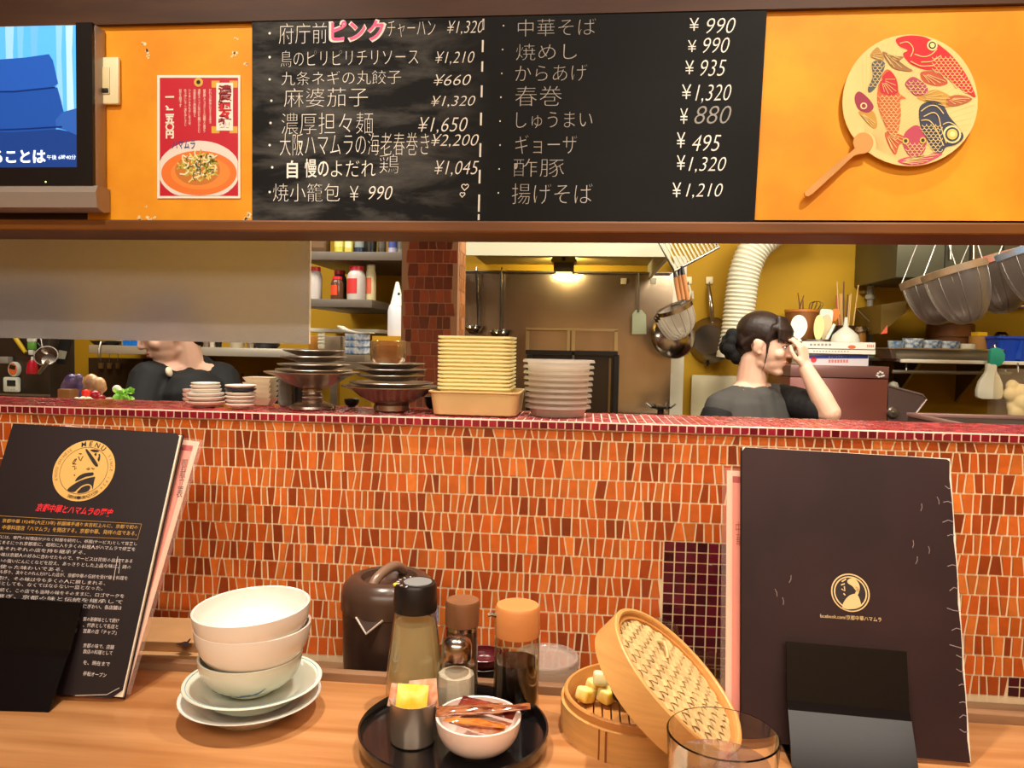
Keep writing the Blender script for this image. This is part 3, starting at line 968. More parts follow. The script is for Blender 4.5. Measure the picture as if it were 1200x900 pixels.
LM = Leaf((141.6, 819), 0.0712, -0.3978, 0.0381, 0.2377, 0.3419)
RM = Leaf((1136.7, 894), -0.0151, -0.3147, 0.0245, 0.2433, 0.3362)
m_cover = mat('dark_menu_cover', '#261A1C', 0.42, scale=3, c2='#1C1315', detail=6, spec=0.35)
m_cover2 = mat('worn_menu_cover', '#35201F', 0.5, scale=6, c2='#281718', detail=8, bump=0.15, spec=0.25)
m_page = mat('page_edge', '#E9E0CE', 0.7)
m_gold = mat('gold_print', '#D9AE62', 0.5)
m_gold2 = mat('pale_gold_print', '#E3C48A', 0.5)
m_ink = mat('dark_print', '#241A1C', 0.5)
m_red = mat('red_print', '#D8202E', 0.5)
m_wtext = mat('white_print', '#D9D0CC', 0.6)
m_ytext = mat('ochre_print', '#C79A48', 0.6)

def slabpoly(L, uvs, k0, k1, name, m, parent):
    q = MB()
    q.poly([L.at(u, v, k1) for u, v in uvs], L.n * (k0 - k1))
    return q.build(name, m, parent, smooth=0)

def holder(name, label, L, u0, u1, vtop, vbend, kf=0.012, foot=0.034):
    t = thing(name, label, 'menu holder', L.at((u0 + u1) / 2, 0.0, 0.0) * 1.0)
    hf = V((L.n.x, L.n.y, 0)).normalized()
    g = lambda p: V((p.x, p.y, ZT + 0.0016))
    a0 = g(L.at(0, 0, -0.016)); a1 = g(L.at(0, 0, 0)) + hf * foot
    def cl(): return [L.at(0, 0.11, -0.016), L.at(0, 0.012, -0.016), a0, a1, L.at(0, vbend, kf + 0.004), L.at(0, vbend + 0.01, kf), L.at(0, vtop, kf)]
    line = cl()
    th = 0.0016
    def strip(seg):
        q = MB()
        up, dn = [], []
        for i, p in enumerate(seg):
            tt = (seg[min(i + 1, len(seg) - 1)] - seg[max(i - 1, 0)]).normalized()
            nn = L.ex.cross(tt).normalized()
            up.append(p + nn * th); dn.append(p - nn * th)
        loop = [p + L.ex * u0 for p in up + dn[::-1]]
        q.poly(loop, L.ex * (u1 - u0))
        return q
    strip(line[:4]).build('base_and_back', m_acr, t, smooth=0)
    strip(line[3:]).build('front_plate', m_acr, t, smooth=0)
    return t

m_acr = mat('black_acrylic', '#0E0B0C', 0.16, spec=0.30)

# --- left menu
lm = thing('menu_book', 'dark menu book with round gold emblem and lines of small print, leaning at left', 'menu', LM.at(LM.W * 0.6, 0, 0))
H, W = LM.H, LM.W
slabpoly(LM, [(0, 0), (W - 0.012, 0), (W, 0.010), (W, H - 0.004), (W - 0.004, H), (0, H)], -0.0002, 0.0012, 'front_cover', m_cover, lm)
slabpoly(LM, [(0.002, 0.002), (W + 0.0015, 0.002), (W + 0.0025, H - 0.002), (0.002, H - 0.002)], -0.0040, -0.0004, 'pages', m_page, lm)
slabpoly(LM, [(0, 0), (W + 0.003, 0), (W + 0.004, H), (0, H)], -0.0055, -0.0042, 'back_cover', m_cover, lm)
KT = 0.0015
lc = lambda x, y: (50 + x / 7.5, 500 + y / 7.5)
def lpoly(L, pts, k, sm=3):
    q = MB()
    pts = smoothpoly(pts, sm) if sm else pts
    q.poly([L.px(x, y, k) for x, y in pts])
    return q
def disc_on(L, cx, cy, rx, k, n=48):
    """round disc in the leaf, centre at a picture point, radius from a picture point on its right edge"""
    c0 = L.px(cx, cy, k)
    q = MB(); q.poly([c0 + (L.ex * math.cos(6.28319 * j / n) + L.ey * math.sin(6.28319 * j / n)) * rx for j in range(n)])
    return q, c0
ec = lc(362, 385)
er = (LM.px(*lc(640, 290)) - LM.px(*lc(78, 470))).length / 2 * 0.97
q, c0 = disc_on(LM, *ec, er, KT); emb = q.build('gold_emblem', m_gold, lm, smooth=0)
def ring(L, c0, r, w, n=48):
    q = MB(); pts = [c0 + (L.ex * math.cos(6.28319 * j / n) + L.ey * math.sin(6.28319 * j / n)) * r for j in range(n + 1)]
    stroke(q, pts, w, L.n); return q
ring(LM, c0 + LM.n * 0.0002, er * 0.77, 0.0005).build('emblem_ring', m_ink, emb, smooth=0)
def ring_text(L, c0, r, h, a0, a1, s, m, parent, flip=False, **kw):
    q = MB()
    for j, ch in enumerate(s):
        if ch == ' ': continue
        a = R(a0 + (a1 - a0) * (j + 0.5) / len(s))
        rad = L.ex * math.cos(a) + L.ey * math.sin(a)
        tan = L.ex * math.sin(a) - L.ey * math.cos(a)
        if flip: rad, tan = -rad, -tan
        cc = c0 + (L.ex * math.cos(a) + L.ey * math.sin(a)) * r + L.n * 0.0003
        wd = h * min(glyphs(ch, **kw)[2], 1.1)
        write(q, ch, cc - tan * wd / 2 - rad * h / 2, tan * wd, rad * h, **kw)
    return q.build('emblem_lettering', m, parent, smooth=0)
ring_text(LM, c0, er * 0.885, er * 0.16, 112, 52, 'MENU', m_ink, emb, bold=0.01)
ring_text(LM, c0, er * 0.885, er * 0.11, 250, 315, '京都中華・創業大正十三年', m_ink, emb, True)
ring_text(LM, c0, er * 0.885, er * 0.09, 205, 130, 'KYOTO CHINESE', mat('emblem_faint', '#9C7440', 0.5), emb)
ring_text(LM, c0, er * 0.885, er * 0.09, 40, -40, 'SINCE 1924', mat('emblem_faint', '#9C7440', 0.5), emb)
for pts in ([(378, 212), (398, 206), (485, 330), (470, 350), (440, 320)], [(418, 205), (455, 200), (498, 212), (470, 225), (435, 218)], [(452, 240), (475, 232), (468, 258)], [(490, 240), (505, 245), (503, 290), (490, 305), (482, 285), (492, 262)],
            [(285, 480), (310, 440), (360, 412), (420, 402), (446, 405), (440, 428), (380, 440), (330, 462)], [(216, 555), (290, 495), (370, 460), (452, 440), (460, 450), (450, 490), (440, 550), (430, 520), (400, 502), (350, 515), (310, 545), (270, 575)],
            [(300, 580), (350, 530), (400, 515), (420, 530), (400, 565), (350, 582)]):
    lpoly(LM, [lc(x, y) for x, y in pts], KT + 0.0003).build('emblem_figure', m_ink, emb, smooth=0)
q = MB()
for pts in ([(318, 235), (335, 240), (345, 236)], [(315, 260), (325, 290), (335, 300), (350, 265), (360, 262)], [(262, 320), (285, 285), (298, 280), (280, 318), (262, 325), (295, 330)], [(262, 350), (285, 345), (278, 380), (296, 360)], [(275, 420), (285, 432)], [(385, 375), (405, 360), (415, 372), (395, 382)], [(430, 360), (445, 375), (455, 365)]):
    stroke(q, [LM.px(*lc(x, y), KT + 0.0003) for x, y in pts], 0.0011, LM.n)
q.build('emblem_strokes', m_ink, emb, smooth=0)
q = MB(); LM.text(q, '京都中華とハマムラの歴史', (41, 599), (131, 606), 8, KT, bold=0.025, shear=0.2, res=2); q.build('title', m_red, lm, smooth=0)
q = MB()
LM.text(q, '京都中華 1924年(大正13年) 祇園縄手通り末吉町上ルに、京都で初の', (2, 613), (161, 621), 4.4, KT, bold=0.004, res=1)
LM.text(q, '中華料理店「ハマムラ」を開店する。京都中華、発祥の店である。', (2, 620.5), (160, 628), 4.4, KT, bold=0.004, res=1)
q.build('gold_print', m_ytext, lm, smooth=0)
q = MB()
for a, b in (((-8, 604), (166, 614)), ((166, 614), (161, 632)), ((161, 632), (-14, 624))):
    stroke(q, [LM.px(*a, KT), LM.px(*b, KT)], 0.0004, LM.n)
q.build('print_frame', m_ytext, lm, smooth=0)
q = MB()
rows = [(160, 640, '当時の京都には、専門の料理店が少なく料理を研究し、祇園(サービス)として営業し'), (158, 646, 'この味が広まるにつれ京都風に、昭和に入り多くの料理人がハマムラで修業を'),
 (100, 650, '重ねた後それぞれの店を持ち継承する。'), (155, 660, 'また、その味は京都人の好みに合わせたもので、サービスは花街の出前である'), (153, 667, 'ため、匂いの強いにんにくなどを控え、あっさりとした上品な味に、鶏の'),
 (74, 670, 'だしを使った味わいである。'), (149, 680, 'やがて時代も移り、次々とのれん分けした店が、京都中華の伝統を受け継ぐ料理を'), (123, 686, 'つくり続け、その味は今も多くの人に親しまれる。'),
 (120, 692, '家族の味としても、なくてはならない一皿となった。'), (145, 701, '創業から続く、この店でも当時の味をそのままに、ロゴマークを'), (143, 708, '受け継ぎ、京都の味と伝統を継承して')]
for xr_, y, s in rows:
    LM.text(q, s, (-24, y - (xr_ + 24) * 0.052), (xr_, y), 3.6, KT, res=1, bold=-0.004)
for x0, x1, y, s in ((97, 142, 715, 'にぎわい、各店舗は'), (97, 139, 730, '常の新鮮味として続け'), (97, 138, 737, '、代表として名店と'), (97, 136, 744, '営業の店「チャプ」'), (97, 133, 761, '京都の味で、店舗'), (97, 131, 768, '飲店の料理として'), (97, 128, 781, 'を、現在まで'), (97, 124, 794, '移転オープン')):
    LM.text(q, s, (x0, y - 2.2), (x1, y), 4.0, KT, res=1, bold=0.0)
q.build('small_print', m_wtext, lm, smooth=0)
q = MB()
for pts in ([(88, 815), (125, 814), (140, 806)], [(138, 652), (135, 668), (133, 680)], [(141, 655), (139, 672)]):
    stroke(q, [LM.px(x, y, KT) for x, y in pts], 0.0006, LM.n)
q.build('scuffs', m_wtext, lm, smooth=0)
u1, v1 = LM.uv(97, 707, 0.012)
holder('menu_holder', 'black acrylic stand holding the menu with the gold emblem at left', LM, u1 - 0.13, u1, v1, 0.042)

# pink sheet in a clear sleeve behind the left menu
def sleeve(name, label, L, k, edge_u, side, vt, strip_u, wd=0.21, red=True):
    """a sheet in a clear sleeve behind menu L; edge_u = its visible edge, side = +1 right / -1 left"""
    t = thing(name, label, 'menu', L.at(edge_u - side * wd / 2, 0.0, k))
    a, b = (edge_u - wd, edge_u) if side > 0 else (edge_u, edge_u + wd)
    v0 = 0.002
    slabpoly(L, [(a + 0.006, v0 + 0.004), (b - 0.006, v0 + 0.004), (b - 0.006, vt - 0.003), (a + 0.006, vt - 0.003)], k - 0.0005, k + 0.0005, 'sheet', mat('sheet_white', '#F3E4DE', 0.6), t)
    slabpoly(L, [(a + 0.013, v0 + 0.008), (b - 0.013, v0 + 0.008), (b - 0.013, vt - 0.012), (a + 0.013, vt - 0.012)], k + 0.0005, k + 0.0007, 'pink_print', mat('sheet_pink', '#EDA6A4', 0.6), t)
    slabpoly(L, [(a + 0.013, vt - 0.018), (b - 0.013, vt - 0.018), (b - 0.013, vt - 0.010), (a + 0.013, vt - 0.010)], k + 0.0007, k + 0.0009, 'red_band', mat('sheet_red', '#B0183A', 0.5), t)
    slabpoly(L, [(a, v0), (b, v0), (b, vt), (a, vt)], k + 0.0010, k + 0.0013, 'clear_sleeve', mat_thin('clear_film', '#FFF6F0', 0.10, 0.12, 0.10), t)
    return t
LS = Leaf((152.7, 816.3), 0.0609, -0.4214, 0.0989, 0.2394, 0.3358)
sl = sleeve('pink_menu_sheet', 'pink menu sheet in a clear sleeve peeking out right of the emblem menu', LS, 0.0, LS.W, 1, LS.H, 0)
ue, ve = RM.uv(846, 548, -0.011)
sr = sleeve('pink_menu_sheet', 'pink menu sheet in a clear sleeve behind the plain dark menu, left of it', RM, -0.011, ue, -1, ve, 0)
q = MB()
for y0, y1, x in ((610, 650, 867), ):
    RM.text(q, '中華', (863, 640), (871, 640), 26, -0.0098, vertical=True, shear=0.1)
q.build('brush_print', mat('print_B05030', '#B05030', 0.6), sr, smooth=0)
q = MB()
LS.text(q, '御献立表', (206, 583), (213, 583), 42, 0.0012, vertical=True)
q.build('brush_print', mat('print_6A4A44', '#6A4A44', 0.6), sl, smooth=0)

# --- right menu
H, W = RM.H, RM.W
rm = thing('menu_book', 'plain dark worn menu book with a small gold emblem, leaning at right', 'menu', RM.at(W / 2, 0, 0))
edge = [(0, 0)]
edge += [(W, 0.0)]
edge += [(W - 0.0005 - (0.0012 if k % 3 == 1 else 0), H * k / 14) for k in range(1, 14)]
edge += [(W, H - 0.003), (W - 0.003, H - 0.0006), (W * 0.8, H), (W * 0.5, H), (0.004, H), (0, H - 0.005)]
slabpoly(RM, edge, -0.0002, 0.0012, 'front_cover', m_cover2, rm)
slabpoly(RM, [(0.001, 0.001), (W + 0.0012, 0.001), (W + 0.0012, H + 0.0008), (0.001, H + 0.0008)], -0.0042, -0.0004, 'pages', m_page, rm)
slabpoly(RM, [(-0.001, 0), (W + 0.001, 0), (W + 0.001, H), (-0.001, H)], -0.0058, -0.0044, 'back_cover', m_cover2, rm)
q = MB()
for y in (573, 590, 612, 628, 663, 690, 716, 737, 759, 770, 786, 802, 822, 838, 856):
    v = RM.uv(1120, y)[1]
    k = rnd.uniform(0.006, 0.016)
    stroke(q, [RM.at(W - 0.0006, v, KT), RM.at(W - k * 0.5, v + rnd.uniform(-.001, .002), KT), RM.at(W - k, v + rnd.uniform(-.003, .003), KT)], 0.0009, RM.n)
for (x, y) in ((927, 674), (917, 700), (908, 690), (1088, 640), (1075, 652), (1080, 590), (1098, 582), (1070, 633)):
    a, b = RM.px(x, y, KT), RM.px(x + rnd.uniform(-4, 4), y + 9, KT)
    stroke(q, [a, (a + b) / 2 + RM.ex * 0.001, b], 0.0007, RM.n)
q.build('scuffs', mat('scuff_grey', '#8E7F80', 0.7), rm, smooth=0)
q = MB()
for (pts) in ([(922, 693), (940, 700)],): pass
er2 = (RM.px(1019, 693) - RM.px(974, 693)).length / 2
q, c2 = disc_on(RM, 996.5, 694.5, er2, KT); em2 = q.build('gold_emblem', m_gold2, rm, smooth=0)
q, _ = disc_on(RM, 996.5, 694.5, er2 * 0.93, KT + 0.0002); q.build('emblem_field', m_ink, em2, smooth=0)
ring(RM, c2 + RM.n * 0.0003, er2 * 0.82, er2 * 0.07).build('emblem_ring', m_gold2, em2, smooth=0)
rc = lambda x, y: (840 + x / 3.333, 510 + y / 3.333)
for pts in ([(512, 565), (535, 558), (555, 580), (558, 605), (548, 612), (530, 590), (512, 578)], [(540, 590), (556, 600), (552, 622), (540, 620), (545, 605)], [(490, 672), (500, 645), (520, 625), (545, 620), (558, 640), (562, 668), (540, 676), (515, 680)]):
    lpoly(RM, [rc(x, y) for x, y in pts], KT + 0.0004).build('emblem_figure', m_gold2, em2, smooth=0)
q = MB()
for pts in ([(488, 572), (505, 562)], [(485, 585), (500, 580)], [(487, 600), (500, 608), (498, 590)], [(495, 618), (502, 625)]):
    stroke(q, [RM.px(*rc(x, y), KT + 0.0004) for x, y in pts], 0.0014, RM.n)
q.build('emblem_strokes', m_gold2, em2, smooth=0)
q = MB(); RM.text(q, 'facebook.com/京都中華ハマムラ', (961, 724), (1033, 729), 4.6, KT, res=2); q.build('web_address', m_gold2, rm, smooth=0)
ua, va = RM.uv(921, 750, 0.012); ub, vb = RM.uv(1062, 765, 0.012)
holder('menu_holder', 'glossy black acrylic stand holding the plain dark menu at right', RM, ua, ub, (va + vb) / 2, 0.038)

# --- crockery pile at left
m_porc = mat('white_porcelain', '#F2EDE4', 0.12, coat=0.3)
m_porc2 = mat('bluish_porcelain', '#E9EFEA', 0.12, coat=0.3)
m_cel = mat('celadon_porcelain', '#DDE2D2', 0.12, coat=0.3)
m_blue = mat('cobalt_glaze', '#4F6C8E', 0.25)
def bowl_prof(Rr, Hh, foot, th=0.003, fh=0.006, p=0.9, lip=0.0):
    out = [(0, 0.0018), (foot * 0.82, 0.0018), (foot * 0.86, 0), (foot, 0), (foot * 1.01, fh)]
    for j in range(1, 11):
        t = R(9 * j)
        out.append((foot + (Rr - foot) * math.sin(t) ** p, fh + (Hh - fh) * (1 - math.cos(t))))
    out[-1] = (Rr, Hh - th * 0.3)
    out.append((Rr - th * 0.45, Hh))
    for j in range(10, 0, -1):
        t = R(9 * j)
        out.append((max(foot + (Rr - foot) * math.sin(t) ** p - th, 0.002), fh + th + (Hh - fh - th) * (1 - math.cos(t)) - (th * 0.3 if j == 10 else 0)))
    out.append((0, fh + th * 0.8))
    return out
def plate_prof(Rr, Hh, foot, th=0.003):
    return [(0, 0.0015), (foot * 0.9, 0.0015), (foot * 0.93, 0), (foot, 0), (foot * 1.02, 0.004), (foot * 1.2, 0.0055), (Rr * 0.72, Hh * 0.45), (Rr * 0.9, Hh * 0.8), (Rr, Hh - 0.001),
            (Rr - 0.0005, Hh), (Rr - 0.003, Hh), (Rr * 0.88, Hh * 0.8 + th), (Rr * 0.70, Hh * 0.45 + th), (foot * 1.1, 0.0055 + th), (0, 0.005 + th)]
cp = T(294, 834, ZT)
G = 'crockery piled at the left of the counter'
def stack_piece(name, label, cat, prof, c, m, rot=None, segs=56, group=G):
    o = MB().lathe(prof, c, segs, rot).build(name, m, None, loc=c)
    return tag(o, label, cat, group)
pA = stack_piece('plate', 'lowest white porcelain plate under the pile of bowls, resting on the counter', 'plate', plate_prof(0.083, 0.025, 0.045), cp, m_porc2)
c1 = cp + V((0.003, 0, 0.0165))
t = thing('plate', 'upper white plate with thin blue rim line right under the bowls', 'plate', c1, G)
MB().lathe(plate_prof(0.081, 0.025, 0.045), c1, 56).build('dish', m_cel, t)
MB().tube([c1 + V((0.0765 * math.cos(6.28319 * k / 56), 0.0765 * math.sin(6.28319 * k / 56), 0.0246)) for k in range(56)], 0.0006, 5, True).build('rim_line', mat('blue_line', '#8FB4C4', 0.3), t)
cb = c1 + V((-0.005, 0.004, 0.0102))
t = thing('bowl', 'lowest bowl of the pile, pale celadon with blue brush marks near its foot', 'bowl', cb, G)
MB().lathe(bowl_prof(0.061, 0.045, 0.028), cb, 56).build('bowl_body', m_cel, t)
q = MB()
for (a0, a1, z0, z1) in ((-118, -95, 0.010, 0.0075), (-95, -70, 0.0075, 0.010), (-72, -52, 0.010, 0.017), (-60, -48, 0.012, 0.021), (-135, -122, 0.012, 0.010), (-80, -66, 0.012, 0.014)):
    pts = []
    for j in range(7):
        a = R(a0 + (a1 - a0) * j / 6); z = z0 + (z1 - z0) * j / 6
        tt = math.acos(max(-1, min(1, 1 - (z - 0.006) / 0.039)))
        rr = 0.028 + 0.033 * max(math.sin(tt), 0) ** 0.9 + 0.0002
        pts.append(cb + V((rr * math.cos(a), rr * math.sin(a), z)))
    q.tube(pts, [0.0004, 0.0007, 0.0009, 0.0008, 0.0007, 0.0005, 0.0003], 5)
q.build('blue_brushwork', m_blue, t)
stack_piece('bowl', 'middle white bowl of the pile, directly under the topmost bowl', 'bowl', bowl_prof(0.068, 0.056, 0.030), cb + V((0.003, 0, 0.0265)), m_porc)
stack_piece('bowl', 'topmost white bowl of the pile, empty and open to view', 'bowl', bowl_prof(0.0685, 0.056, 0.030), cb + V((0.0045, -0.001, 0.0492)), m_porc, Euler((R(2), R(-2.5), 0)).to_matrix())

# --- carton lying on the back shelf
t = thing('paper_carton', 'flat tan paper carton with a small black print behind the pile of bowls', 'box', V((P(185, 760, 1.09).x, 1.09, ZG)))
rz = Euler((0, 0, R(4))).to_matrix()
m_kraft = mat('kraft_card', '#C89C6A', 0.7, var=0.1, scale=20)
cc = V((P(178, 760, 1.09).x, 1.088, 0))
MB().box(cc + V((0, 0, ZG + 0.026)), (0.215, 0.105, 0.052), rz, 0.001).build('tray', m_kraft, t, smooth=0)
MB().box(cc + V((0.004, 0.008, ZG + 0.0595)), (0.215, 0.098, 0.015), rz, 0.001).build('lid', m_kraft, t, smooth=0)
q = MB()
for pts in ([(205.5, 754.5), (212, 753), (217, 751.5), (226, 755), (217, 758)], [(219, 752), (222, 748.5), (224, 748.5), (221, 753)]):
    q.poly([T(x, y, ZG + 0.0672) for x, y in pts])
q.build('printed_mark', m_ink, t, smooth=0)

# --- brown jug
jc = V((P(455, 735, 1.09).x, 1.092, ZG))
t = thing('water_jug', 'dark brown lidded water jug standing behind the tall oil bottle', 'jug', jc)
m_jug = mat('brown_jug_plastic', '#3C2C26', 0.32, var=0.12, scale=4)
m_jug2 = mat('brown_jug_lid', '#453228', 0.26)
MB().lathe([(0, 0), (0.060, 0), (0.0635, 0.004), (0.0655, 0.05), (0.0675, 0.122), (0.066, 0.126), (0, 0.126)], jc, 48).build('jug_body', m_jug, t)
MB().lathe([(0.0675, 0.122), (0.0695, 0.124), (0.0695, 0.146), (0.0655, 0.158), (0.056, 0.167), (0.046, 0.170), (0.041, 0.168), (0.037, 0.160), (0.020, 0.156), (0, 0.155), (0, 0.125)], jc, 48).build('lid', m_jug2, t)
pts = curve3([jc + V((-0.016, -0.040, 0.160)), jc + V((-0.011, -0.026, 0.172)), jc + V((-0.002, -0.004, 0.179)), jc + V((0.006, 0.018, 0.178)), jc + V((0.012, 0.038, 0.166))], 5)
MB().tube(pts, 0.0075, 10).build('lid_strap', mat('tan_brown_plastic', '#7C6250', 0.3), t)
q = MB()
v0 = jc + V((-0.013, -0.0675, 0.118))
a_, b_, c_ = jc + V((-0.030, -0.063, 0.127)), jc + V((-0.011, -0.078, 0.110)), jc + V((0.010, -0.069, 0.127))
d_ = jc + V((-0.008, -0.066, 0.082))
q.poly([a_, d_, b_]); q.poly([b_, d_, c_]); q.poly([a_, b_, c_])
q.build('spout', m_jug, t, smooth=0)
MB().tube([a_ + V((0, -0.001, 0)), b_ + V((0, -0.001, 0)), c_ + V((0, -0.001, 0))], 0.0016, 6).build('spout_edge', mat('pale_worn_edge', '#B9ACA0', 0.35), t)
hk = jc + V((0.066, -0.012, 0.138))
MB().ell(hk, (0.006, 0.006, 0.006)).build('lid_hinge', m_jug2, t)
q = MB()
for k in range(5):
    pts = [hk + V((0.006 + 0.0035 * math.sin(j * 0.9 + k * 1.3), -0.005 + 0.003 * math.cos(j * 0.9 + k * 1.3), -0.004 - 0.0072 * j)) for j in range(8)]
    q.tube(pts, 0.0017, 5)
q.build('cord_tassel', mat('blue_cord', '#2A4FB0', 0.6, c2='#B8C4E0', scale=160), t)

# --- round black tray and what stands on it
trc = T(532, 850, ZT + 0.02); trc.z = ZT
o = MB().lathe([(0, 0), (0.094, 0), (0.100, 0.003), (0.1005, 0.006), (0.1055, 0.009), (0.107, 0.0155), (0.1068, 0.0215), (0.1045, 0.022), (0.1025, 0.019), (0.101, 0.0125), (0, 0.0118)], trc, 72).build('round_tray', mat('black_lacquer', '#121012', 0.16, coat=0.4), None, loc=trc)
tag(o, 'round black lacquer tray under the condiments', 'tray')
ZY = ZT + 0.0120
m_glass = mat_thin('clear_glass', '#F6F4EC', 0.28, 0.03)
m_glassy = mat_thin('thick_clear_glass', '#EFEDE2', 0.34, 0.03)

c = P(485, 840, 0.922); c.z = ZY
t = thing('oil_bottle', 'tall bottle of pale yellow oil with a black cap, tallest on the tray', 'bottle', c)
pr = [(0, 0), (0.033, 0), (0.0352, 0.003), (0.0355, 0.012), (0.0335, 0.045), (0.0285, 0.085), (0.0255, 0.105), (0.0255, 0.112)]
MB().lathe(pr, c, 40).build('glass_body', m_glassy, t)
MB().lathe([(0, 0.006), (0.031, 0.006), (0.0328, 0.012), (0.031, 0.045), (0.0262, 0.085), (0.0250, 0.094), (0, 0.094)], c, 40).build('oil', mat_thin('pale_oil', '#FFF8D6', 0.2, 0.03, 0.62), t)
MB().lathe([(0.024, 0.109), (0.0268, 0.109), (0.0272, 0.112), (0.0262, 0.140), (0.0245, 0.143), (0, 0.143), (0, 0.110)], c, 40).build('cap', m_dark, t)
MB().lathe([(0, 0.1432), (0.0175, 0.1432), (0.0175, 0.1445), (0, 0.1447)], c + V((0.003, -0.001, 0)), 32).build('cap_disc', mat('grey_cap', '#7E8486', 0.4), t)
q = MB()
for k in range(7):
    a = R(120 + 22 * k); q.box(c + V((0.0218 * math.cos(a), 0.0218 * math.sin(a), 0.1434)), (0.0035, 0.0012, 0.0008), Euler((0, 0, a)).to_matrix())
q.build('cap_marks', mat('white_mark', '#E8E8E0', 0.5), t, smooth=0)
MB().ell(c + V((-0.0225, -0.009, 0.1415)), (0.0038, 0.003, 0.0024)).build('yellow_mark', mat('yellow_mark', '#E6D63A', 0.4), t)

c = P(540, 830, 0.948); c.z = ZY
t = thing('wood_capped_shaker', 'brown shaker with a wooden cap standing behind the salt shaker', 'shaker', c)
MB().lathe([(0, 0), (0.020, 0), (0.0212, 0.003), (0.0205, 0.06), (0.019, 0.085), (0, 0.085)], c, 32).build('body', mat('dark_pepper_glass', '#4A2E20', 0.12, coat=0.5), t)
MB().lathe([(0.0195, 0.083), (0.0215, 0.084), (0.0218, 0.112), (0.0205, 0.1155), (0, 0.116), (0, 0.084)], c, 32).build('cap', mat('dark_wood_cap', '#8A5C3C', 0.4, var=0.3, scale=30, stretch=(1, 1, 0.2)), t)
MB().lathe([(0.0192, 0.0775), (0.0200, 0.078), (0.0200, 0.083), (0.0192, 0.0835)], c, 32).build('collar', m_silver, t)

c = P(534, 840, 0.884); c.z = ZY
t = thing('salt_shaker', 'glass salt shaker with a domed metal cap in the middle of the tray', 'shaker', c)
MB().lathe([(0, 0), (0.0235, 0), (0.0250, 0.003), (0.0245, 0.050), (0.0225, 0.060), (0.0175, 0.066), (0.0175, 0.070)], c, 10).build('glass_body', m_glassy, t, smooth=20)
MB().lathe([(0, 0.004), (0.0215, 0.004), (0.0222, 0.012), (0.0215, 0.048), (0.010, 0.052), (0, 0.050)], c, 10).build('salt', mat('salt', '#FFF6EE', 0.9, bump=0.4, scale=300), t, smooth=20)
MB().lathe([(0.0165, 0.067), (0.0178, 0.067), (0.0182, 0.070), (0.0180, 0.082), (0.0160, 0.088), (0.009, 0.0925), (0, 0.0935), (0, 0.068)], c, 32).build('cap', m_silver, t)
q = MB()
for k in range(9):
    a, rr = (6.28 * k / 8, 0.0075) if k < 8 else (0, 0)
    q.lathe([(0, 0.0012), (0.0007, 0.0012), (0.0007, 0), (0, 0)], c + V((rr * math.cos(a), rr * math.sin(a), 0.0925)), 6)
q.build('holes', m_dark, t)

c = P(604, 845, 0.905); c.z = ZY
t = thing('soy_sauce_bottle', 'soy sauce bottle, half full and dark, with a wooden orange cap', 'bottle', c)
MB().lathe([(0, 0), (0.0262, 0), (0.0278, 0.003), (0.0275, 0.010), (0.0272, 0.080), (0.0262, 0.095)], c, 40).build('glass_body', m_glassy, t)
MB().lathe([(0, 0.0115), (0.0252, 0.0115), (0.0256, 0.014), (0.0256, 0.060), (0, 0.060)], c, 40).build('soy_sauce', mat('soy_sauce', '#120A08', 0.06), t)
MB().lathe([(0.0245, 0.092), (0.0273, 0.092), (0.0276, 0.096), (0.0268, 0.124), (0.0250, 0.1275), (0, 0.1285), (0, 0.093)], c, 40).build('cap', mat('orange_wood_cap', '#D68E52', 0.42, var=0.12, scale=6, stretch=(1, 1, 8)), t)
MB().tube([c + V((-0.024, -0.009, 0.116)), c + V((-0.030, -0.011, 0.118)), c + V((-0.034, -0.0125, 0.117))], [0.003, 0.0026, 0.0022], 8).build('spout', m_silver, t)

c = T(484, 867, ZY)
t = thing('steel_cup', 'small steel cup holding yellow and orange sachets at the front of the tray', 'cup', c)
MB().lathe([(0, 0.0005), (0.0225, 0), (0.0245, 0.002), (0.0262, 0.046), (0.0268, 0.0475), (0.0256, 0.0475), (0.0235, 0.0035), (0, 0.003)], c, 40).build('cup_body', mat('cup_steel', '#C4B4A4', 0.25, 0.8), t)
def sachet(name, label, cat, c, L, Wd, th, rot, m, group, mwin=None):
    """flat pillow packet with crimped ends"""
    q = MB()
    nx, ny = 10, 6
    grid = {}
    for s_ in (1, -1):
        for i in range(nx + 1):
            for j in range(ny + 1):
                u, v = i / nx * 2 - 1, j / ny * 2 - 1
                k = max(0, 1 - abs(u) ** 3) * max(0, 1 - abs(v) ** 2.5) if abs(u) < 0.85 else 0
                z = s_ * (th / 2 * k + 0.0002) * (1 + 0.25 * math.sin(7 * u + 3 * v))
                grid[(s_, i, j)] = q.bm.verts.new(V(c) + rot @ V((u * L / 2, v * Wd / 2, z)))
        for i in range(nx):
            for j in range(ny):
                q.bm.faces.new([grid[(s_, i, j)], grid[(s_, i + 1, j)], grid[(s_, i + 1, j + 1)], grid[(s_, i, j + 1)]])
    bo = [(i, 0) for i in range(nx)] + [(nx, j) for j in range(ny)] + [(i, ny) for i in range(nx, 0, -1)] + [(0, j) for j in range(ny, 0, -1)]
    for a, b in zip(bo, bo[1:] + bo[:1]):
        q.bm.faces.new([grid[(1, *a)], grid[(1, *b)], grid[(-1, *b)], grid[(-1, *a)]])
    o = q.build(name, m, None, loc=c, smooth=60)
    return tag(o, label, cat, group)
GS = 'sachets in the steel cup'
EU = lambda x, y, z: Euler((R(x), R(y), R(z))).to_matrix()
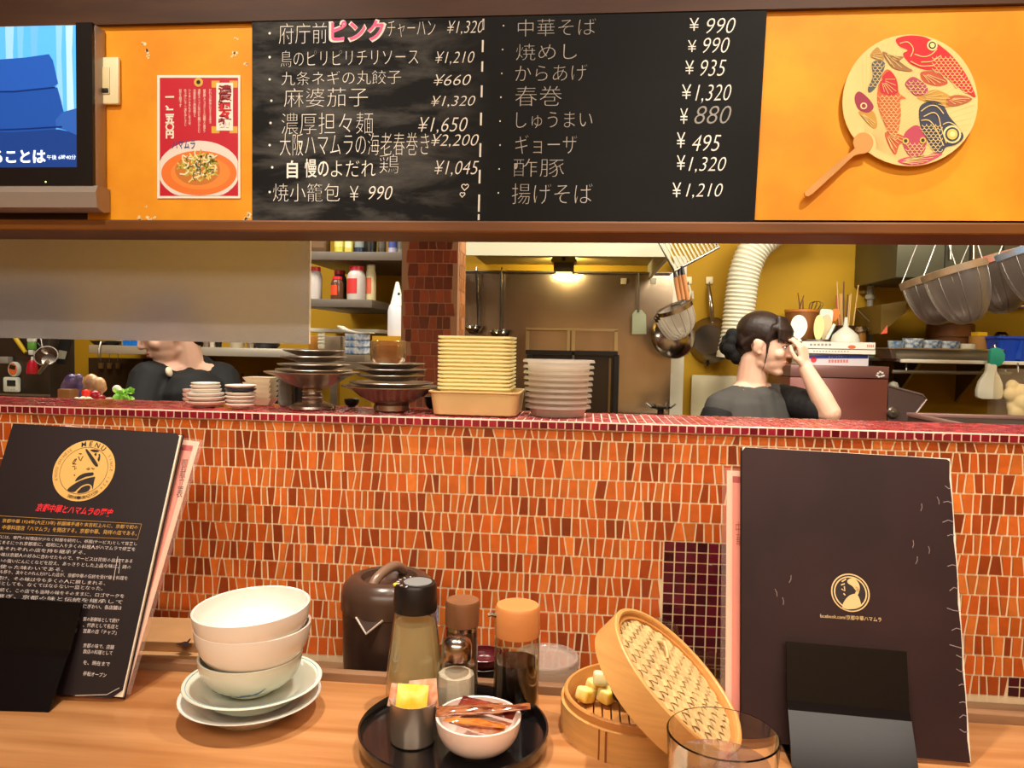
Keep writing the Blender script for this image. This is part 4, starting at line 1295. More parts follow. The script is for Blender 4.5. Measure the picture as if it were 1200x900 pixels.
sachet('mustard_sachet', 'bright yellow sachet sticking up at the front of the steel cup', 'sachet', c + V((0.000, -0.008, 0.050)), 0.034, 0.030, 0.005, EU(62, 4, 8), mat('yellow_foil', '#F2B90A', 0.3, c2='#F4D65A', scale=55), GS)
sachet('sauce_sachet', 'orange sachet standing behind the yellow one in the steel cup', 'sachet', c + V((0.010, 0.006, 0.050)), 0.034, 0.030, 0.004, EU(72, -14, -12), mat('orange_foil', '#E2793A', 0.3, c2='#EAD0B8', scale=60), GS)
sachet('sauce_sachet', 'pale clear sachet at the left edge of the steel cup', 'sachet', c + V((-0.012, 0.003, 0.047)), 0.034, 0.024, 0.004, EU(70, 18, 30), mat('pale_foil', '#E8DCCB', 0.2, c2='#D8743A', scale=45), GS)

c = T(560, 879, ZY)
t = tag(MB().lathe(bowl_prof(0.0462, 0.0395, 0.019, 0.0028, 0.004, 0.85), c, 48).build('sauce_bowl', mat('pinkish_porcelain', '#EFD9CE', 0.2, coat=0.2), None, loc=c), 'small pale pink bowl full of soy sachets at the front of the tray', 'bowl')
GB = 'soy sachets in the small bowl'
zb_ = c + V((0, 0, 0.034))
m_s1 = mat('brown_sauce_film', '#5E2414', 0.12, c2='#A86A44', scale=70, stretch=(1, 5, 1), coat=0.6)
m_s2 = mat('amber_sauce_film', '#A5581E', 0.12, c2='#C9803A', scale=70, stretch=(1, 5, 1), coat=0.6)
m_s3 = mat('dark_red_sauce_film', '#4E1414', 0.12, c2='#8E3A2A', scale=60, coat=0.6)
sachet('soy_sachet', 'dark red sauce sachet at the back of the small pink bowl', 'sachet', zb_ + V((0.008, 0.014, 0.007)), 0.064, 0.018, 0.007, EU(14, 4, -12), m_s3, GB)
sachet('soy_sachet', 'brown sachet with crimped film lying across the small pink bowl to its left rim', 'sachet', zb_ + V((-0.010, 0.001, 0.0095)), 0.072, 0.018, 0.007, EU(10, -4, 6), m_s1, GB)
sachet('soy_sachet', 'amber sachet at the front of the small pink bowl', 'sachet', zb_ + V((-0.002, -0.013, 0.003)), 0.066, 0.017, 0.007, EU(-12, 2, -2), m_s2, GB)
sachet('soy_sachet', 'orange sachet under the others at the bottom of the small pink bowl', 'sachet', zb_ + V((0.002, 0.000, -0.004)), 0.062, 0.030, 0.008, EU(6, 0, -24), mat('orange_foil', '#E2793A'), GB)
sachet('soy_sachet', 'narrow sachet poking out past the right rim of the small pink bowl', 'sachet', zb_ + V((0.027, 0.003, 0.012)), 0.058, 0.013, 0.005, EU(4, -8, 6), m_s1, GB)

# small black saucers behind the tray, on the back shelf
GQ = 'small dark dishes behind the tray'
c = V((P(566, 800, 1.06).x, 1.060, ZG))
for k in range(5):
    tag(MB().lathe(bowl_prof(0.030 , 0.020, 0.017, 0.002, 0.003), c + V((0, 0, k * 0.0135)), 32).build('small_dish', m_dark if k < 4 else mat('dark_red_dish', '#5A1A20', 0.25), None, loc=c + V((0, 0, k * 0.0135))),
        'dark red small dish on top of the black pile behind the soy sauce bottle' if k == 4 else 'black small dish in the pile behind the salt shaker and soy sauce bottle', 'dish', GQ)

# clear plastic tub and two upturned tumblers on the back shelf
m_plas = mat_thin('clear_plastic', '#F6F2EC', 0.3, 0.12, 0.2)
c = V((P(640, 780, 1.07).x, 1.073, ZG))
t = thing('plastic_tub', 'round clear plastic tub with a lid behind the soy sauce bottle', 'tub', c)
MB().lathe([(0, 0), (0.036, 0), (0.037, 0.002), (0.0435, 0.060), (0.045, 0.062), (0.0445, 0.064), (0.0425, 0.062), (0.036, 0.003), (0, 0.0015)], c, 40).build('tub_body', m_plas, t)
MB().lathe([(0.0445, 0.060), (0.0468, 0.060), (0.0470, 0.068), (0.0455, 0.071), (0.0420, 0.071), (0.0395, 0.066), (0, 0.066), (0, 0.065), (0.040, 0.0645), (0.0445, 0.068)], c, 40).build('lid', m_plas, t)
def tumbler_up(name, label, c, r0, r1, h):
    t = thing(name, label, 'glass', c, 'upturned clear glasses on the back shelf')
    MB().lathe([(r0, 0), (r1, h - 0.004), (r1 - 0.003, h), (0, h + 0.0005), (0, h - 0.006), (r1 - 0.005, h - 0.006), (r0 - 0.0022, 0), (r0, 0)], c, 40).build('glass_body', m_glassy, t)
    MB().lathe([(r1 + 0.0002, h - 0.014), (r1 + 0.0012, h - 0.012), (r1 + 0.0012, h - 0.010), (r1 + 0.0002, h - 0.008)], c, 40).build('ring', m_glassy, t)
c = V((P(828, 790, 1.06).x, 1.062, ZG)); tumbler_up('tumbler', 'upturned clear tumbler just right of the steamer lid, in front of the dark mosaic', c, 0.0365, 0.0335, 0.083)
c = V((P(767, 760, 1.12).x, 1.118, ZG)); tumbler_up('tumbler', 'upturned clear tumbler half hidden behind the top of the steamer lid', c, 0.034, 0.0325, 0.108)

# --- bamboo steamer
m_bamb = mat('bamboo_band', '#D8A25E', 0.45, var=0.16, scale=7, stretch=(1.5, 1.5, 18))
m_bamb2 = mat('bamboo_inner', '#C98A48', 0.45, var=0.18, scale=7, stretch=(1.5, 1.5, 18))
m_bamb3 = mat('woven_bamboo', '#D9B67C', 0.5, var=0.2, scale=26)
m_binding = mat('bamboo_binding', '#8E4A22', 0.5)
sc_ = T(747, 852, ZT)
RS = 0.0915
t = thing('bamboo_steamer', 'open round bamboo steamer basket with wrapped sweets inside, on the counter', 'steamer', sc_)
MB().lathe([(RS, 0), (RS, 0.034), (RS - 0.0035, 0.0345), (RS - 0.0035, 0.0), (RS, 0)], sc_, 72).build('outer_band', m_bamb, t)
MB().lathe([(RS - 0.0035, 0.004), (RS - 0.0035, 0.0425), (RS - 0.005, 0.044), (RS - 0.008, 0.044), (RS - 0.009, 0.042), (RS - 0.009, 0.004), (RS - 0.0035, 0.004)], sc_, 72).build('inner_band', m_bamb2, t)
q = MB()
for k in range(16):
    x = -0.078 + 0.0104 * k
    L = 2 * math.sqrt(max((RS - 0.010) ** 2 - x * x, 0.0001))
    q.box(sc_ + V((x, 0, 0.0100)), (0.0085, L, 0.002))
q.build('slatted_floor', m_bamb2, t, smooth=0)
for a in (-118, 62):
    q = MB()
    for da in (-2.6, 2.6):
        aa = R(a + da)
        q.box(sc_ + V(((RS + 0.0006) * math.cos(aa), (RS + 0.0006) * math.sin(aa), 0.017)), (0.0014, 0.0016, 0.034), Euler((0, 0, aa)).to_matrix())
    q.build('binding', m_binding, t, smooth=0)
    aa = R(a)
    MB().box(sc_ + V(((RS + 0.0004) * math.cos(aa), (RS + 0.0004) * math.sin(aa), 0.017)), (0.0016, 0.006, 0.034), Euler((0, 0, aa)).to_matrix()).build('joint_strip', m_bamb, t, smooth=0)
# lid leaning on the right rim
n_ = V((0.64, -0.14, 0.755)).normalized()
lcn = P(793, 794, 0.832)
rotm = n_.to_track_quat('Z', 'Y').to_matrix()
base_l = lcn - n_ * 0.030
t = thing('steamer_lid', 'woven bamboo steamer lid leaning on the right rim of the steamer', 'lid', base_l)
MB().lathe([(RS, 0), (RS, 0.0325), (RS - 0.0015, 0.034), (RS - 0.0045, 0.034), (RS - 0.006, 0.0325), (RS - 0.006, 0), (RS, 0)], base_l, 72, rotm).build('outer_band', m_bamb, t)
MB().lathe([(RS - 0.006, 0.002), (RS - 0.006, 0.0285), (RS - 0.0115, 0.0285), (RS - 0.0115, 0.002), (RS - 0.006, 0.002)], base_l, 72, rotm).build('inner_band', m_bamb2, t)
q = MB()
rw = RS - 0.0105
for dirn in (0, 1):                              # two layers of over-and-under strips
    for k in range(-8, 9):
        off = k * 0.0103
        half = math.sqrt(max(rw * rw - off * off, 0))
        if half < 0.01: continue
        N = 20
        up, = [[]]
        pts = []
        for j in range(N + 1):
            s_ = -half + 2 * half * j / N
            dome = 0.0065 * (1 - (s_ * s_ + off * off) / (rw * rw))
            z = 0.0255 + dome + 0.0011 * math.cos(math.pi * (s_ / 0.0103) + math.pi * ((k + dirn) % 2))
            pts.append((s_, z))
        wv = 0.0086
        for j in range(N):
            (s0, z0), (s1, z1) = pts[j], pts[j + 1]
            f = lambda s_, o_, z: base_l + rotm @ Euler((0, 0, R(40))).to_matrix() @ (V((s_, o_, z)) if dirn == 0 else V((o_, s_, z)))
            lo = [f(s0, off - wv / 2, z0), f(s1, off - wv / 2, z1), f(s1, off + wv / 2, z1), f(s0, off + wv / 2, z0)]
            q.poly(lo)
q.build('woven_top', m_bamb3, t, smooth=30, normals=True)
q = MB(); q.tube(curve3([base_l + rotm @ V((x, y, z)) for x, y, z in ((0.014, 0.018, 0.033), (0.020, 0.024, 0.037), (0.030, 0.030, 0.037), (0.036, 0.034, 0.031))], 4), 0.0022, 6)
q.build('loop_handle', m_bamb3, t)
q = MB()
for a in (-122, 58):
    for da in (-2.4, 2.4):
        aa = R(a + da)
        q.box(base_l + rotm @ V(((RS + 0.0005) * math.cos(aa), (RS + 0.0005) * math.sin(aa), 0.017)), (0.0014, 0.0016, 0.034), rotm @ Euler((0, 0, aa)).to_matrix())
q.build('binding', m_binding, t, smooth=0)
# wrapped sweets in the steamer
GW = 'wrapped sweets in the steamer'
m_sy = mat('yellow_wrapper', '#EBC43A', 0.35, c2='#F3E3A0', scale=50)
m_sp = mat('pale_yellow_wrapper', '#EEE29A', 0.35, c2='#DDE0B8', scale=50)
spots = [(-0.062, 0.026, 0.012, m_sy, 'yellow wrapped sweet against the left wall of the steamer'), (-0.050, 0.052, 0.012, m_sy, 'yellow wrapped sweet at the back left of the steamer'),
         (-0.044, 0.034, 0.030, m_sp, 'pale yellow wrapped sweet on top of the others in the steamer'), (-0.026, 0.052, 0.014, m_sy, 'yellow wrapped sweet behind the black one in the steamer'), (-0.036, 0.028, 0.012, m_sy, 'yellow wrapped sweet left of the black one in the steamer')]
for x, y, dz, m_, lb in spots:
    c = V((sc_.x + x, sc_.y + y, ZT + 0.0115 + dz))
    o = MB().box(c, (0.022, 0.019, 0.017), EU(rnd.uniform(-20, 20), rnd.uniform(-20, 20), rnd.uniform(0, 90)), 0.004, 3).build('wrapped_sweet', m_, None, loc=c)
    tag(o, lb, 'sweet', GW)
c = V((sc_.x - 0.016, sc_.y + 0.026, ZT + 0.030))
t = thing('wrapped_sweet', 'round black wrapped sweet nearest the lid in the steamer', 'sweet', c, GW)
MB().ell(c, (0.0155, 0.0145, 0.0140)).build('wrapper', mat('black_wrapper', '#17151A', 0.4, bump=0.6, scale=90), t)
MB().lathe([(0, 0), (0.003, 0.001), (0.009, 0.010), (0.0085, 0.0105), (0, 0.003)], c + V((0.013, -0.003, 0.004)), 12, EU(0, 70, 0)).build('twisted_end', mat('black_wrapper', '#17151A'), t)

# --- water tumbler at the front edge
c = P(847, 858, 0.655); c.z = ZT
t = thing('water_glass', 'clear tumbler of water at the very front of the counter', 'glass', c)
zr = P(847, 858, 0.655).z - ZT
RG = 65 * 0.652 / F
pr = [(0, 0), (RG * 0.80, 0), (RG * 0.84, 0.002)]
for k in range(1, 9): pr.append((RG * (0.84 + 0.16 * k / 8), 0.002 + (zr - 0.002) * k / 8))
pr[-1] = (RG, zr - 0.0008)
pr += [(RG - 0.0008, zr), (RG - 0.0016, zr)]
for k in range(7, 0, -1): pr.append((RG * (0.84 + 0.16 * k / 8) - 0.0022, 0.009 + (zr - 0.009) * k / 8))
pr += [(RG * 0.80, 0.009), (0, 0.008)]
MB().lathe(pr, c, 64).build('glass_body', mat('tumbler_glass', '#FFFFFF', 0.0, trans=1.0, ior=1.45), t)
wr = [(0, 0.0082)] + [(RG * (0.84 + 0.16 * k / 8) - 0.0019, 0.0092 + (zr - 0.009) * k / 8) for k in range(0, 7)]
wr += [(0, wr[-1][1])]
MB().lathe(wr, c, 64).build('water', mat_thin('water', '#F3ECE8', 0.35, 0.02, 0.04), t)

# ------------------------------------------------------------------ things on the tiled ledge
def onL(px, py_or_Y): 
    p = P(px, 485, py_or_Y); return V((p.x, py_or_Y, ZL + 0.0002))
m_wdish = mat('white_dish', '#E9E2D6', 0.25, coat=0.2)
m_pdish = mat('pink_white_dish', '#DDBFB0', 0.3)
m_ndish = mat('navy_dish', '#20263C', 0.25)
m_gdish = mat('grey_green_cup', '#7F8680', 0.35)
def pile(name, cat, items, c, group):
    """items: (radius, height, foot, step to the next, material, label)"""
    z = 0.0
    for (r_, h_, f_, st, m_, lb) in items:
        o = MB().lathe(bowl_prof(r_, h_, f_, 0.0018, 0.0025, 0.8), c + V((0, 0, z)), 36).build(name, m_, None, loc=c + V((0, 0, z)))
        tag(o, lb, cat, group)
        z += st
    return z
s1 = PXM(1, 1.235)
ORD = ['lowest', 'second', 'third', 'fourth', 'fifth', 'sixth', 'seventh', 'eighth', 'ninth', 'tenth', 'eleventh', 'twelfth', 'thirteenth', 'fourteenth']
where = lambda k, n: 'topmost' if k == n - 1 else ORD[k] + (' from the bottom' if k else '')
def saucer_pile(x, Y, specs, desc, group):
    c = onL(x, Y)
    n = len(specs)
    pile('saucer', 'dish', [(w / 2 * PXM(1, Y), h * PXM(1, Y), w / 2 * PXM(1, Y) * 0.55, st * PXM(1, Y), m_, '%s saucer, %s' % (where(k, n), desc)) for k, (w, h, st, m_) in enumerate(specs)], c, group)
saucer_pile(241, 1.225, [(46, 7, 5.5, m_pdish), (45, 7, 4.6, m_wdish), (44, 7, 5.0, m_wdish), (38, 7, 4.5, m_wdish), (36, 7, 4.0, m_wdish), (34, 6, 4.5, m_wdish)], 'white pile left of the navy-dish pile', 'white saucers in the left pile')
saucer_pile(223, 1.292, [(18, 6, 5, m_pdish), (18, 7, 5, m_pdish), (18, 7, 5, m_pdish)], 'pinkish pile left of the white saucers', 'small pinkish saucers')
saucer_pile(282, 1.215, [(36, 6, 5.0, m_wdish), (36, 6, 4.4, m_wdish), (37, 6, 4.4, m_wdish), (36, 6, 4.6, m_wdish), (37, 6, 4.2, m_ndish), (37, 6, 4.2, m_wdish)], 'pile with one navy dish', 'saucers in the pile with a navy dish')
# square cream dishes
def square_prof_stack():
    Y = 1.29
    c = onL(306, Y)
    k_ = PXM(1, Y)
    for k in range(5):
        q = MB()
        z = c.z + k * 6.2 * k_
        w0, w1, h = 12 * k_, 18 * k_, 9 * k_
        L = []
        for (w, zz) in ((w0, 0), (w1, h), (w1 - 1.4 * k_, h), (w0 - 0.8 * k_, 1.5 * k_)):
            L.append([q.bm.verts.new((c.x + sx * w, c.y + sy * w * 0.75, z + zz)) for sx, sy in ((-1, -1), (1, -1), (1, 1), (-1, 1))])
        for a, b in zip(L, L[1:]):
            for j in range(4): q.bm.faces.new([a[j], a[(j + 1) % 4], b[(j + 1) % 4], b[j]])
        q.bm.faces.new(L[0][::-1]); q.bm.faces.new(L[-1])
        o = q.build('square_dish', mat('cream_dish', '#E8D9BC', 0.3), None, smooth=0, loc=(c.x, c.y, z))
        tag(o, '%s square cream dish of the pile behind the navy dish' % where(k, 5), 'dish', 'square cream dishes')
square_prof_stack()
def cup_prof(r, h): return [(0, 0), (r * 0.7, 0), (r * 0.85, h * 0.1), (r, h * 0.6), (r, h), (r - 0.0012, h), (r - 0.0016, h * 0.6), (r * 0.7, h * 0.15), (0, h * 0.13)]
for i, (x, Y, n, m_, lb) in enumerate(((334, 1.285, 7, m_gdish, 'grey-green small cup of the pile left of the tall silver stand'), (352.5, 1.305, 6, mat('slate_cup', '#3C4450', 0.35), 'slate small cup of the pile behind the tall silver stand'))):
    c = onL(x, Y); r_ = 8.5 * PXM(1, Y)
    for k in range(n):
        cc = c + V((0, 0, k * 4.7 * PXM(1, Y)))
        tag(MB().lathe(cup_prof(r_, 7 * PXM(1, Y)), cc, 28).build('small_cup', m_, None, loc=cc), where(k, n) + ' ' + lb, 'cup', 'small cups, pile %s' % ('by the silver stand' if i == 0 else 'behind the silver stand'))

# silver footed dishes and the plates piled on them
m_silv = mat('tarnished_silver', '#BCAEA2', 0.27, 0.88, var=0.3, scale=8)
def sil_plate(c, r, h, label, group):
    o = MB().lathe([(0, 0.001), (r * 0.5, 0), (r * 0.55, 0.0006), (r * 0.80, h * 0.55), (r * 0.97, h * 0.85), (r, h), (r * 0.99, h + 0.0009), (r * 0.80, h * 0.7 + 0.0008), (r * 0.5, 0.0024), (0, 0.0022)], c, 48).build('silver_plate', m_silv, None, loc=c)
    tag(o, label, 'plate', group)
Y = 1.238; k_ = PXM(1, Y)
c = onL(366, Y)
t = thing('pedestal_dish', 'tall silver pedestal dish with a stepped stem carrying a pile of silver plates', 'dish', c)
R1 = 57 * k_
MB().lathe([(0, 0), (27 * k_, 0), (28 * k_, 1.5 * k_), (27 * k_, 4 * k_), (20 * k_, 7 * k_), (13 * k_, 9 * k_), (0, 9 * k_)], c, 48).build('foot', m_silv, t)
MB().lathe([(12 * k_, 8 * k_), (12.5 * k_, 11 * k_), (10.5 * k_, 12 * k_), (10.5 * k_, 16 * k_), (12.5 * k_, 17 * k_), (11 * k_, 19 * k_), (11 * k_, 24 * k_), (16 * k_, 27 * k_), (0, 27 * k_)], c, 40).build('stem', m_silv, t)
MB().lathe([(0, 25 * k_), (16 * k_, 25.5 * k_), (28 * k_, 30 * k_), (44 * k_, 40 * k_), (R1, 44.2 * k_), (R1, 45 * k_), (44 * k_, 41.5 * k_), (28 * k_, 32 * k_), (0, 28 * k_)], c, 56).build('dish', m_silv, t)
q = MB()
for kk in range(28):
    a = 6.2832 * kk / 28
    for zz in (14, 21.5): q.ell(c + V((11.5 * k_ * math.cos(a), 11.5 * k_ * math.sin(a), zz * k_)), (1.0 * k_, 1.0 * k_, 1.7 * k_), None, 6, 4)
q.build('beading', m_silver, t)
z = 41.0
for i, (r_, st) in enumerate(((46, 6.6), (43.5, 9.2), (40, 7.4), (37, 7))):
    sil_plate(c + V((2 * k_, 0, z * k_)), r_ * k_, 6.5 * k_, '%s silver plate stacked on the tall pedestal dish' % where(i, 4), 'silver plates on the tall pedestal dish')
    z += st
c2 = onL(459, 1.245); k_ = PXM(1, 1.245)
t = thing('footed_dish', 'wide low silver footed dish carrying silver plates and glass bowls', 'dish', c2)
MB().lathe([(0, 0), (20 * k_, 0), (21.5 * k_, 1 * k_), (21.5 * k_, 7 * k_), (19.5 * k_, 9 * k_), (0, 9 * k_)], c2, 48).build('foot', m_silv, t)
MB().lathe([(0, 8 * k_), (22 * k_, 9 * k_), (36 * k_, 16 * k_), (47 * k_, 25 * k_), (59.5 * k_, 29 * k_), (59.5 * k_, 30 * k_), (46 * k_, 27 * k_), (34 * k_, 18 * k_), (0, 11 * k_)], c2, 56).build('dish', m_silv, t)
z = 27.0
for i, (r_, st) in enumerate(((50, 9.0), (41, 7.0), (42, 6.8), (40.5, 6.0))):
    sil_plate(c2 + V((-1 * k_, 0, z * k_)), r_ * k_, 7.0 * k_, '%s silver plate stacked on the wide low footed dish' % where(i, 4), 'silver plates on the low footed dish')
    z += st
m_amber = mat_thin('amber_glass', '#E9D2A4', 0.4, 0.05, 0.10)
for i in range(3):
    cc = c2 + V((-5 * k_, 0.004, (z - 4.2 + 5.5 * i) * k_))
    tag(MB().lathe(bowl_prof(21 * k_, 21 * k_, 9 * k_, 0.0015, 0.002, 0.55), cc, 40).build('glass_bowl', m_amber, None, loc=cc), '%s clear amber-tinted glass bowl nested on the silver plates' % where(i, 3), 'bowl', 'nested glass bowls')
for i, (x, Y, r_, h_, lb) in enumerate(((507, 1.298, 10, 15, 'black bowl behind the low silver dish, left of the cream tub'), (412, 1.292, 9, 10, 'black bowl in the gap between the two silver stacks'))):
    cc = onL(x, Y); kk = PXM(1, Y)
    tag(MB().lathe(bowl_prof(r_ * kk, h_ * kk, r_ * 0.5 * kk, 0.0016, 0.002), cc, 32).build('black_bowl', m_dark, None, loc=cc), lb, 'bowl')

# cream takeaway trays in a tub
def rr_loop(cx, cy, w, d, r, n=5):
    L = []
    for sx, sy, a0 in ((1, 1, 0), (-1, 1, 90), (-1, -1, 180), (1, -1, 270)):
        for j in range(n + 1):
            a = R(a0 + 90 * j / n)
            L.append((cx + sx * (w - r) + r * math.cos(a), cy + sy * (d - r) + r * math.sin(a)))
    return L
def rr_tub(mb, c, levels, r):
    """rounded box shell through (half width, half depth, z) levels"""
    rings = []
    for (w, d, z) in levels:
        rings.append([mb.bm.verts.new((x, y, c.z + z)) for x, y in rr_loop(c.x, c.y, w, d, min(r, w * 0.9, d * 0.9))])
    n = len(rings[0])
    for a, b in zip(rings, rings[1:]):
        for j in range(n): mb.bm.faces.new([a[j], a[(j + 1) % n], b[(j + 1) % n], b[j]])
    mb.bm.faces.new(rings[0][::-1]); mb.bm.faces.new(rings[-1])
Y = 1.245; k_ = PXM(1, Y)
c = onL(561, Y)
m_cream = mat('cream_plastic_tray', '#F2E4A6', 0.4, sss=0.0)
m_tub = mat('yellowed_plastic', '#DCC188', 0.35, var=0.12, scale=14)
q = MB(); rr_tub(q, c, [(46 * k_, 40 * k_, 0), (48 * k_, 42 * k_, 1.5 * k_), (51 * k_, 46 * k_, 26 * k_), (53 * k_, 48 * k_, 26.5 * k_), (53 * k_, 48 * k_, 28 * k_), (50 * k_, 45 * k_, 28 * k_), (47 * k_, 41 * k_, 4 * k_)], 12 * k_)
tag(q.build('plastic_tub', m_tub, None, loc=c, smooth=35), 'yellowed plastic tub under the tall stack of cream trays', 'tub')
NT = 14
for i in range(NT):
    cc = c + V((-1.5 * k_, 0, (25 + 5.0 * i) * k_ - 0.018)) if i == 0 else c + V((-1.5 * k_ + 0.1 * i * k_, 0, 0.0)) + V((0, 0, (5 + 5.05 * i) * k_))
    cc = c + V((-1.8 * k_, 0, (6.0 + 4.5 * i) * k_))
    q = MB(); rr_tub(q, cc, [(34 * k_, 30 * k_, 0), (39 * k_, 35 * k_, 22 * k_), (42.5 * k_, 38 * k_, 24 * k_), (42.5 * k_, 38 * k_, 26.2 * k_), (39.5 * k_, 35 * k_, 26.2 * k_), (38 * k_, 34 * k_, 23 * k_), (33 * k_, 29 * k_, 1.2 * k_)], 9 * k_)
    tag(q.build('cream_tray', m_cream, None, loc=cc, smooth=35), '%s cream plastic tray of the tall stack in the tub' % where(i, NT), 'tray', 'cream trays stacked in the tub')
Y = 1.245
c = onL(653.5, Y)
m_clearp = mat_thin('clear_stacked_plastic', '#F6F2EC', 0.3, 0.25, 0.27)
for i in range(9):
    cc = c + V((0, 0, 6.6 * i * k_))
    rt = 35.5 + i * 0.45
    q = MB().lathe([(0, 0), (rt * 0.86 * k_, 0), (rt * 0.96 * k_, 11 * k_), ((rt + 1.8) * k_, 11.3 * k_), ((rt + 2.6) * k_, 9.5 * k_), ((rt + 3.2) * k_, 9.6 * k_), ((rt + 2.2) * k_, 12.6 * k_), (rt * 0.94 * k_, 12.6 * k_), (rt * 0.84 * k_, 1.2 * k_), (0, 1.2 * k_)], cc, 40)
    tag(q.build('clear_bowl', m_clearp, None, loc=cc, smooth=35), '%s clear plastic takeaway bowl of the stack right of the cream trays' % where(i, 9), 'bowl', 'clear takeaway bowls on the ledge')

# ------------------------------------------------------------------ frosted hanging sheet
m_fr = bpy.data.materials.new('frosted_acrylic')
m_fr.use_nodes = True
nt = m_fr.node_tree
b_ = nt.nodes['Principled BSDF']
b_.inputs['Base Color'].default_value = (*lin('#D2D2D4'), 1)
b_.inputs['Transmission Weight'].default_value = 0.76
b_.inputs['Roughness'].default_value = 0.27
b_.inputs['IOR'].default_value = 1.30
YS = 1.335 + 0.03
xs1 = P(363, 330, YS).x
zs0, zs1 = P(180, 399.5, YS).z, ZR + 0.004
YS0 = YS
fs = thing('frosted_screen', 'frosted translucent sheet hanging under the rail at left, hiding the cook\'s head', 'screen', (-0.95, YS, zs0))
MB().box2((-1.75, YS, zs0), (xs1, YS + 0.003, zs1)).build('sheet', m_fr, fs, smooth=0)
MB().box2((xs1 - 0.0006, YS - 0.0004, zs0), (xs1 + 0.001, YS + 0.0034, zs1)).build('edge', mat('sheet_edge', '#E8D8B8', 0.3), fs, smooth=0)
for x in (17, 226):  # hooks at the top edge
    p = P(x, 270, YS)
    MB().tube([p + V((-0.004, -0.001, 0.006)), p + V((-0.004, -0.004, -0.008)), p + V((0, -0.004, -0.012)), p + V((0.004, -0.004, -0.008)), p + V((0.004, -0.001, 0.006))], 0.0012, 6).build('hook', m_steel, fs)

# ------------------------------------------------------------------ kitchen, left end
def zY(y, Y, x=600): return P(x, y, Y).z
def bxp(mb, x0, y0, x1, y1, Y, dep, bevel=0.0):
    """a block whose front face fills a picture rectangle at depth Y"""
    xm, ym = (x0 + x1) / 2, (y0 + y1) / 2
    a, b_ = P(x0, ym, Y).x, P(x1, ym, Y).x
    mb.box2((a, Y, P(xm, y1, Y).z), (b_, Y + dep, P(xm, y0, Y).z), bevel)
    return V(((a + b_) / 2, Y + dep / 2, P(xm, y1, Y).z))
ZW = 1.0
wt = thing('work_table', 'steel kitchen work table just behind the tiled ledge at left', 'table', (-0.95, 1.6, ZK))
xw0, xw1 = -1.75, -0.28
MB().box2((xw0, YLB + 0.005, ZW - 0.03), (xw1, 1.95, ZW), 0.002).build('table_top', m_steel, wt)
for x in (xw0 + 0.03, xw1 - 0.03):
    for y in (YLB + 0.04, 1.92):
        MB().box2((x - 0.018, y - 0.018, ZK), (x + 0.018, y + 0.018, ZW - 0.03)).build('leg', m_steel, wt, smooth=0)
YR = 1.84
rk = thing('steel_cabinet', 'dark steel cabinet at the far left with timers stuck on its front', 'cabinet', (P(0, 430, YR).x, YR, ZW))
q = MB(); q.box2((P(-90, 430, YR).x, YR, ZW), (P(58, 430, YR).x, YR + 0.1, 1.34), 0.004); q.build('cabinet_body', mat('greasy_steel', '#5C5148', 0.35, 0.8, var=0.4, scale=5), rk)
q = MB(); bxp(q, -40, 461, 57, 463.5, YR - 0.006, 0.006); q.build('trim_strip', m_steel, rk, smooth=0)
def onrack(name, label, cat): return None
# white timer
t = thing('kitchen_timer', 'white square kitchen timer on the steel cabinet at the far left', 'timer', P(11, 459, YR - 0.01))
q = MB(); bxp(q, 3, 442, 20.5, 459.5, YR - 0.014, 0.0138, 0.004); q.build('case', mat('white_plastic', '#E9EDE0', 0.35), t)
q = MB(); bxp(q, 8, 445.5, 18, 452.5, YR - 0.0148, 0.001); q.build('display', mat('lcd_dark', '#1E2420', 0.2), t, smooth=0)
for x in (9.5, 13, 16.5):
    q = MB(); bxp(q, x - 1, 455.3, x + 1, 457, YR - 0.0148, 0.001); q.build('button', mat('timer_button', '#C9C3B4', 0.4), t, smooth=0)
t = thing('kitchen_timer', 'round orange and white kitchen timer above the square white one', 'timer', P(19, 441, YR - 0.01))
RX90 = Euler((R(90), 0, 0)).to_matrix()
k_ = PXM(1, YR)
c = P(19, 432.5, YR - 0.0002)
MB().lathe([(0, 0), (7 * k_, 0), (7.2 * k_, 0.008), (6.6 * k_, 0.012), (0, 0.012)], c, 32, RX90, 1.0, 1.3).build('case', mat('white_plastic', '#E9EDE0', 0.35), t)
MB().lathe([(0, 0.0122), (5.8 * k_, 0.0122), (5.4 * k_, 0.0132), (0, 0.0132)], c, 32, RX90, 1.0, 1.3).build('face', mat('timer_orange', '#E9743A', 0.4), t)
q = MB(); q.box(c + V((0.3 * k_, -0.0138, 2.6 * k_)), (7.5 * k_, 0.001, 5 * k_), EU(0, 12, 0)); q.build('display', mat('lcd_dark', '#1E2420', 0.2), t, smooth=0)
# magnet box
q = MB(); cc = bxp(q, -2, 418, 9, 426, YR - 0.02, 0.0198, 0.002); tag(q.build('magnet_box', mat('grey_plastic', '#9A948C', 0.4), None, loc=cc), 'small grey box stuck on the steel cabinet above the timers', 'box')
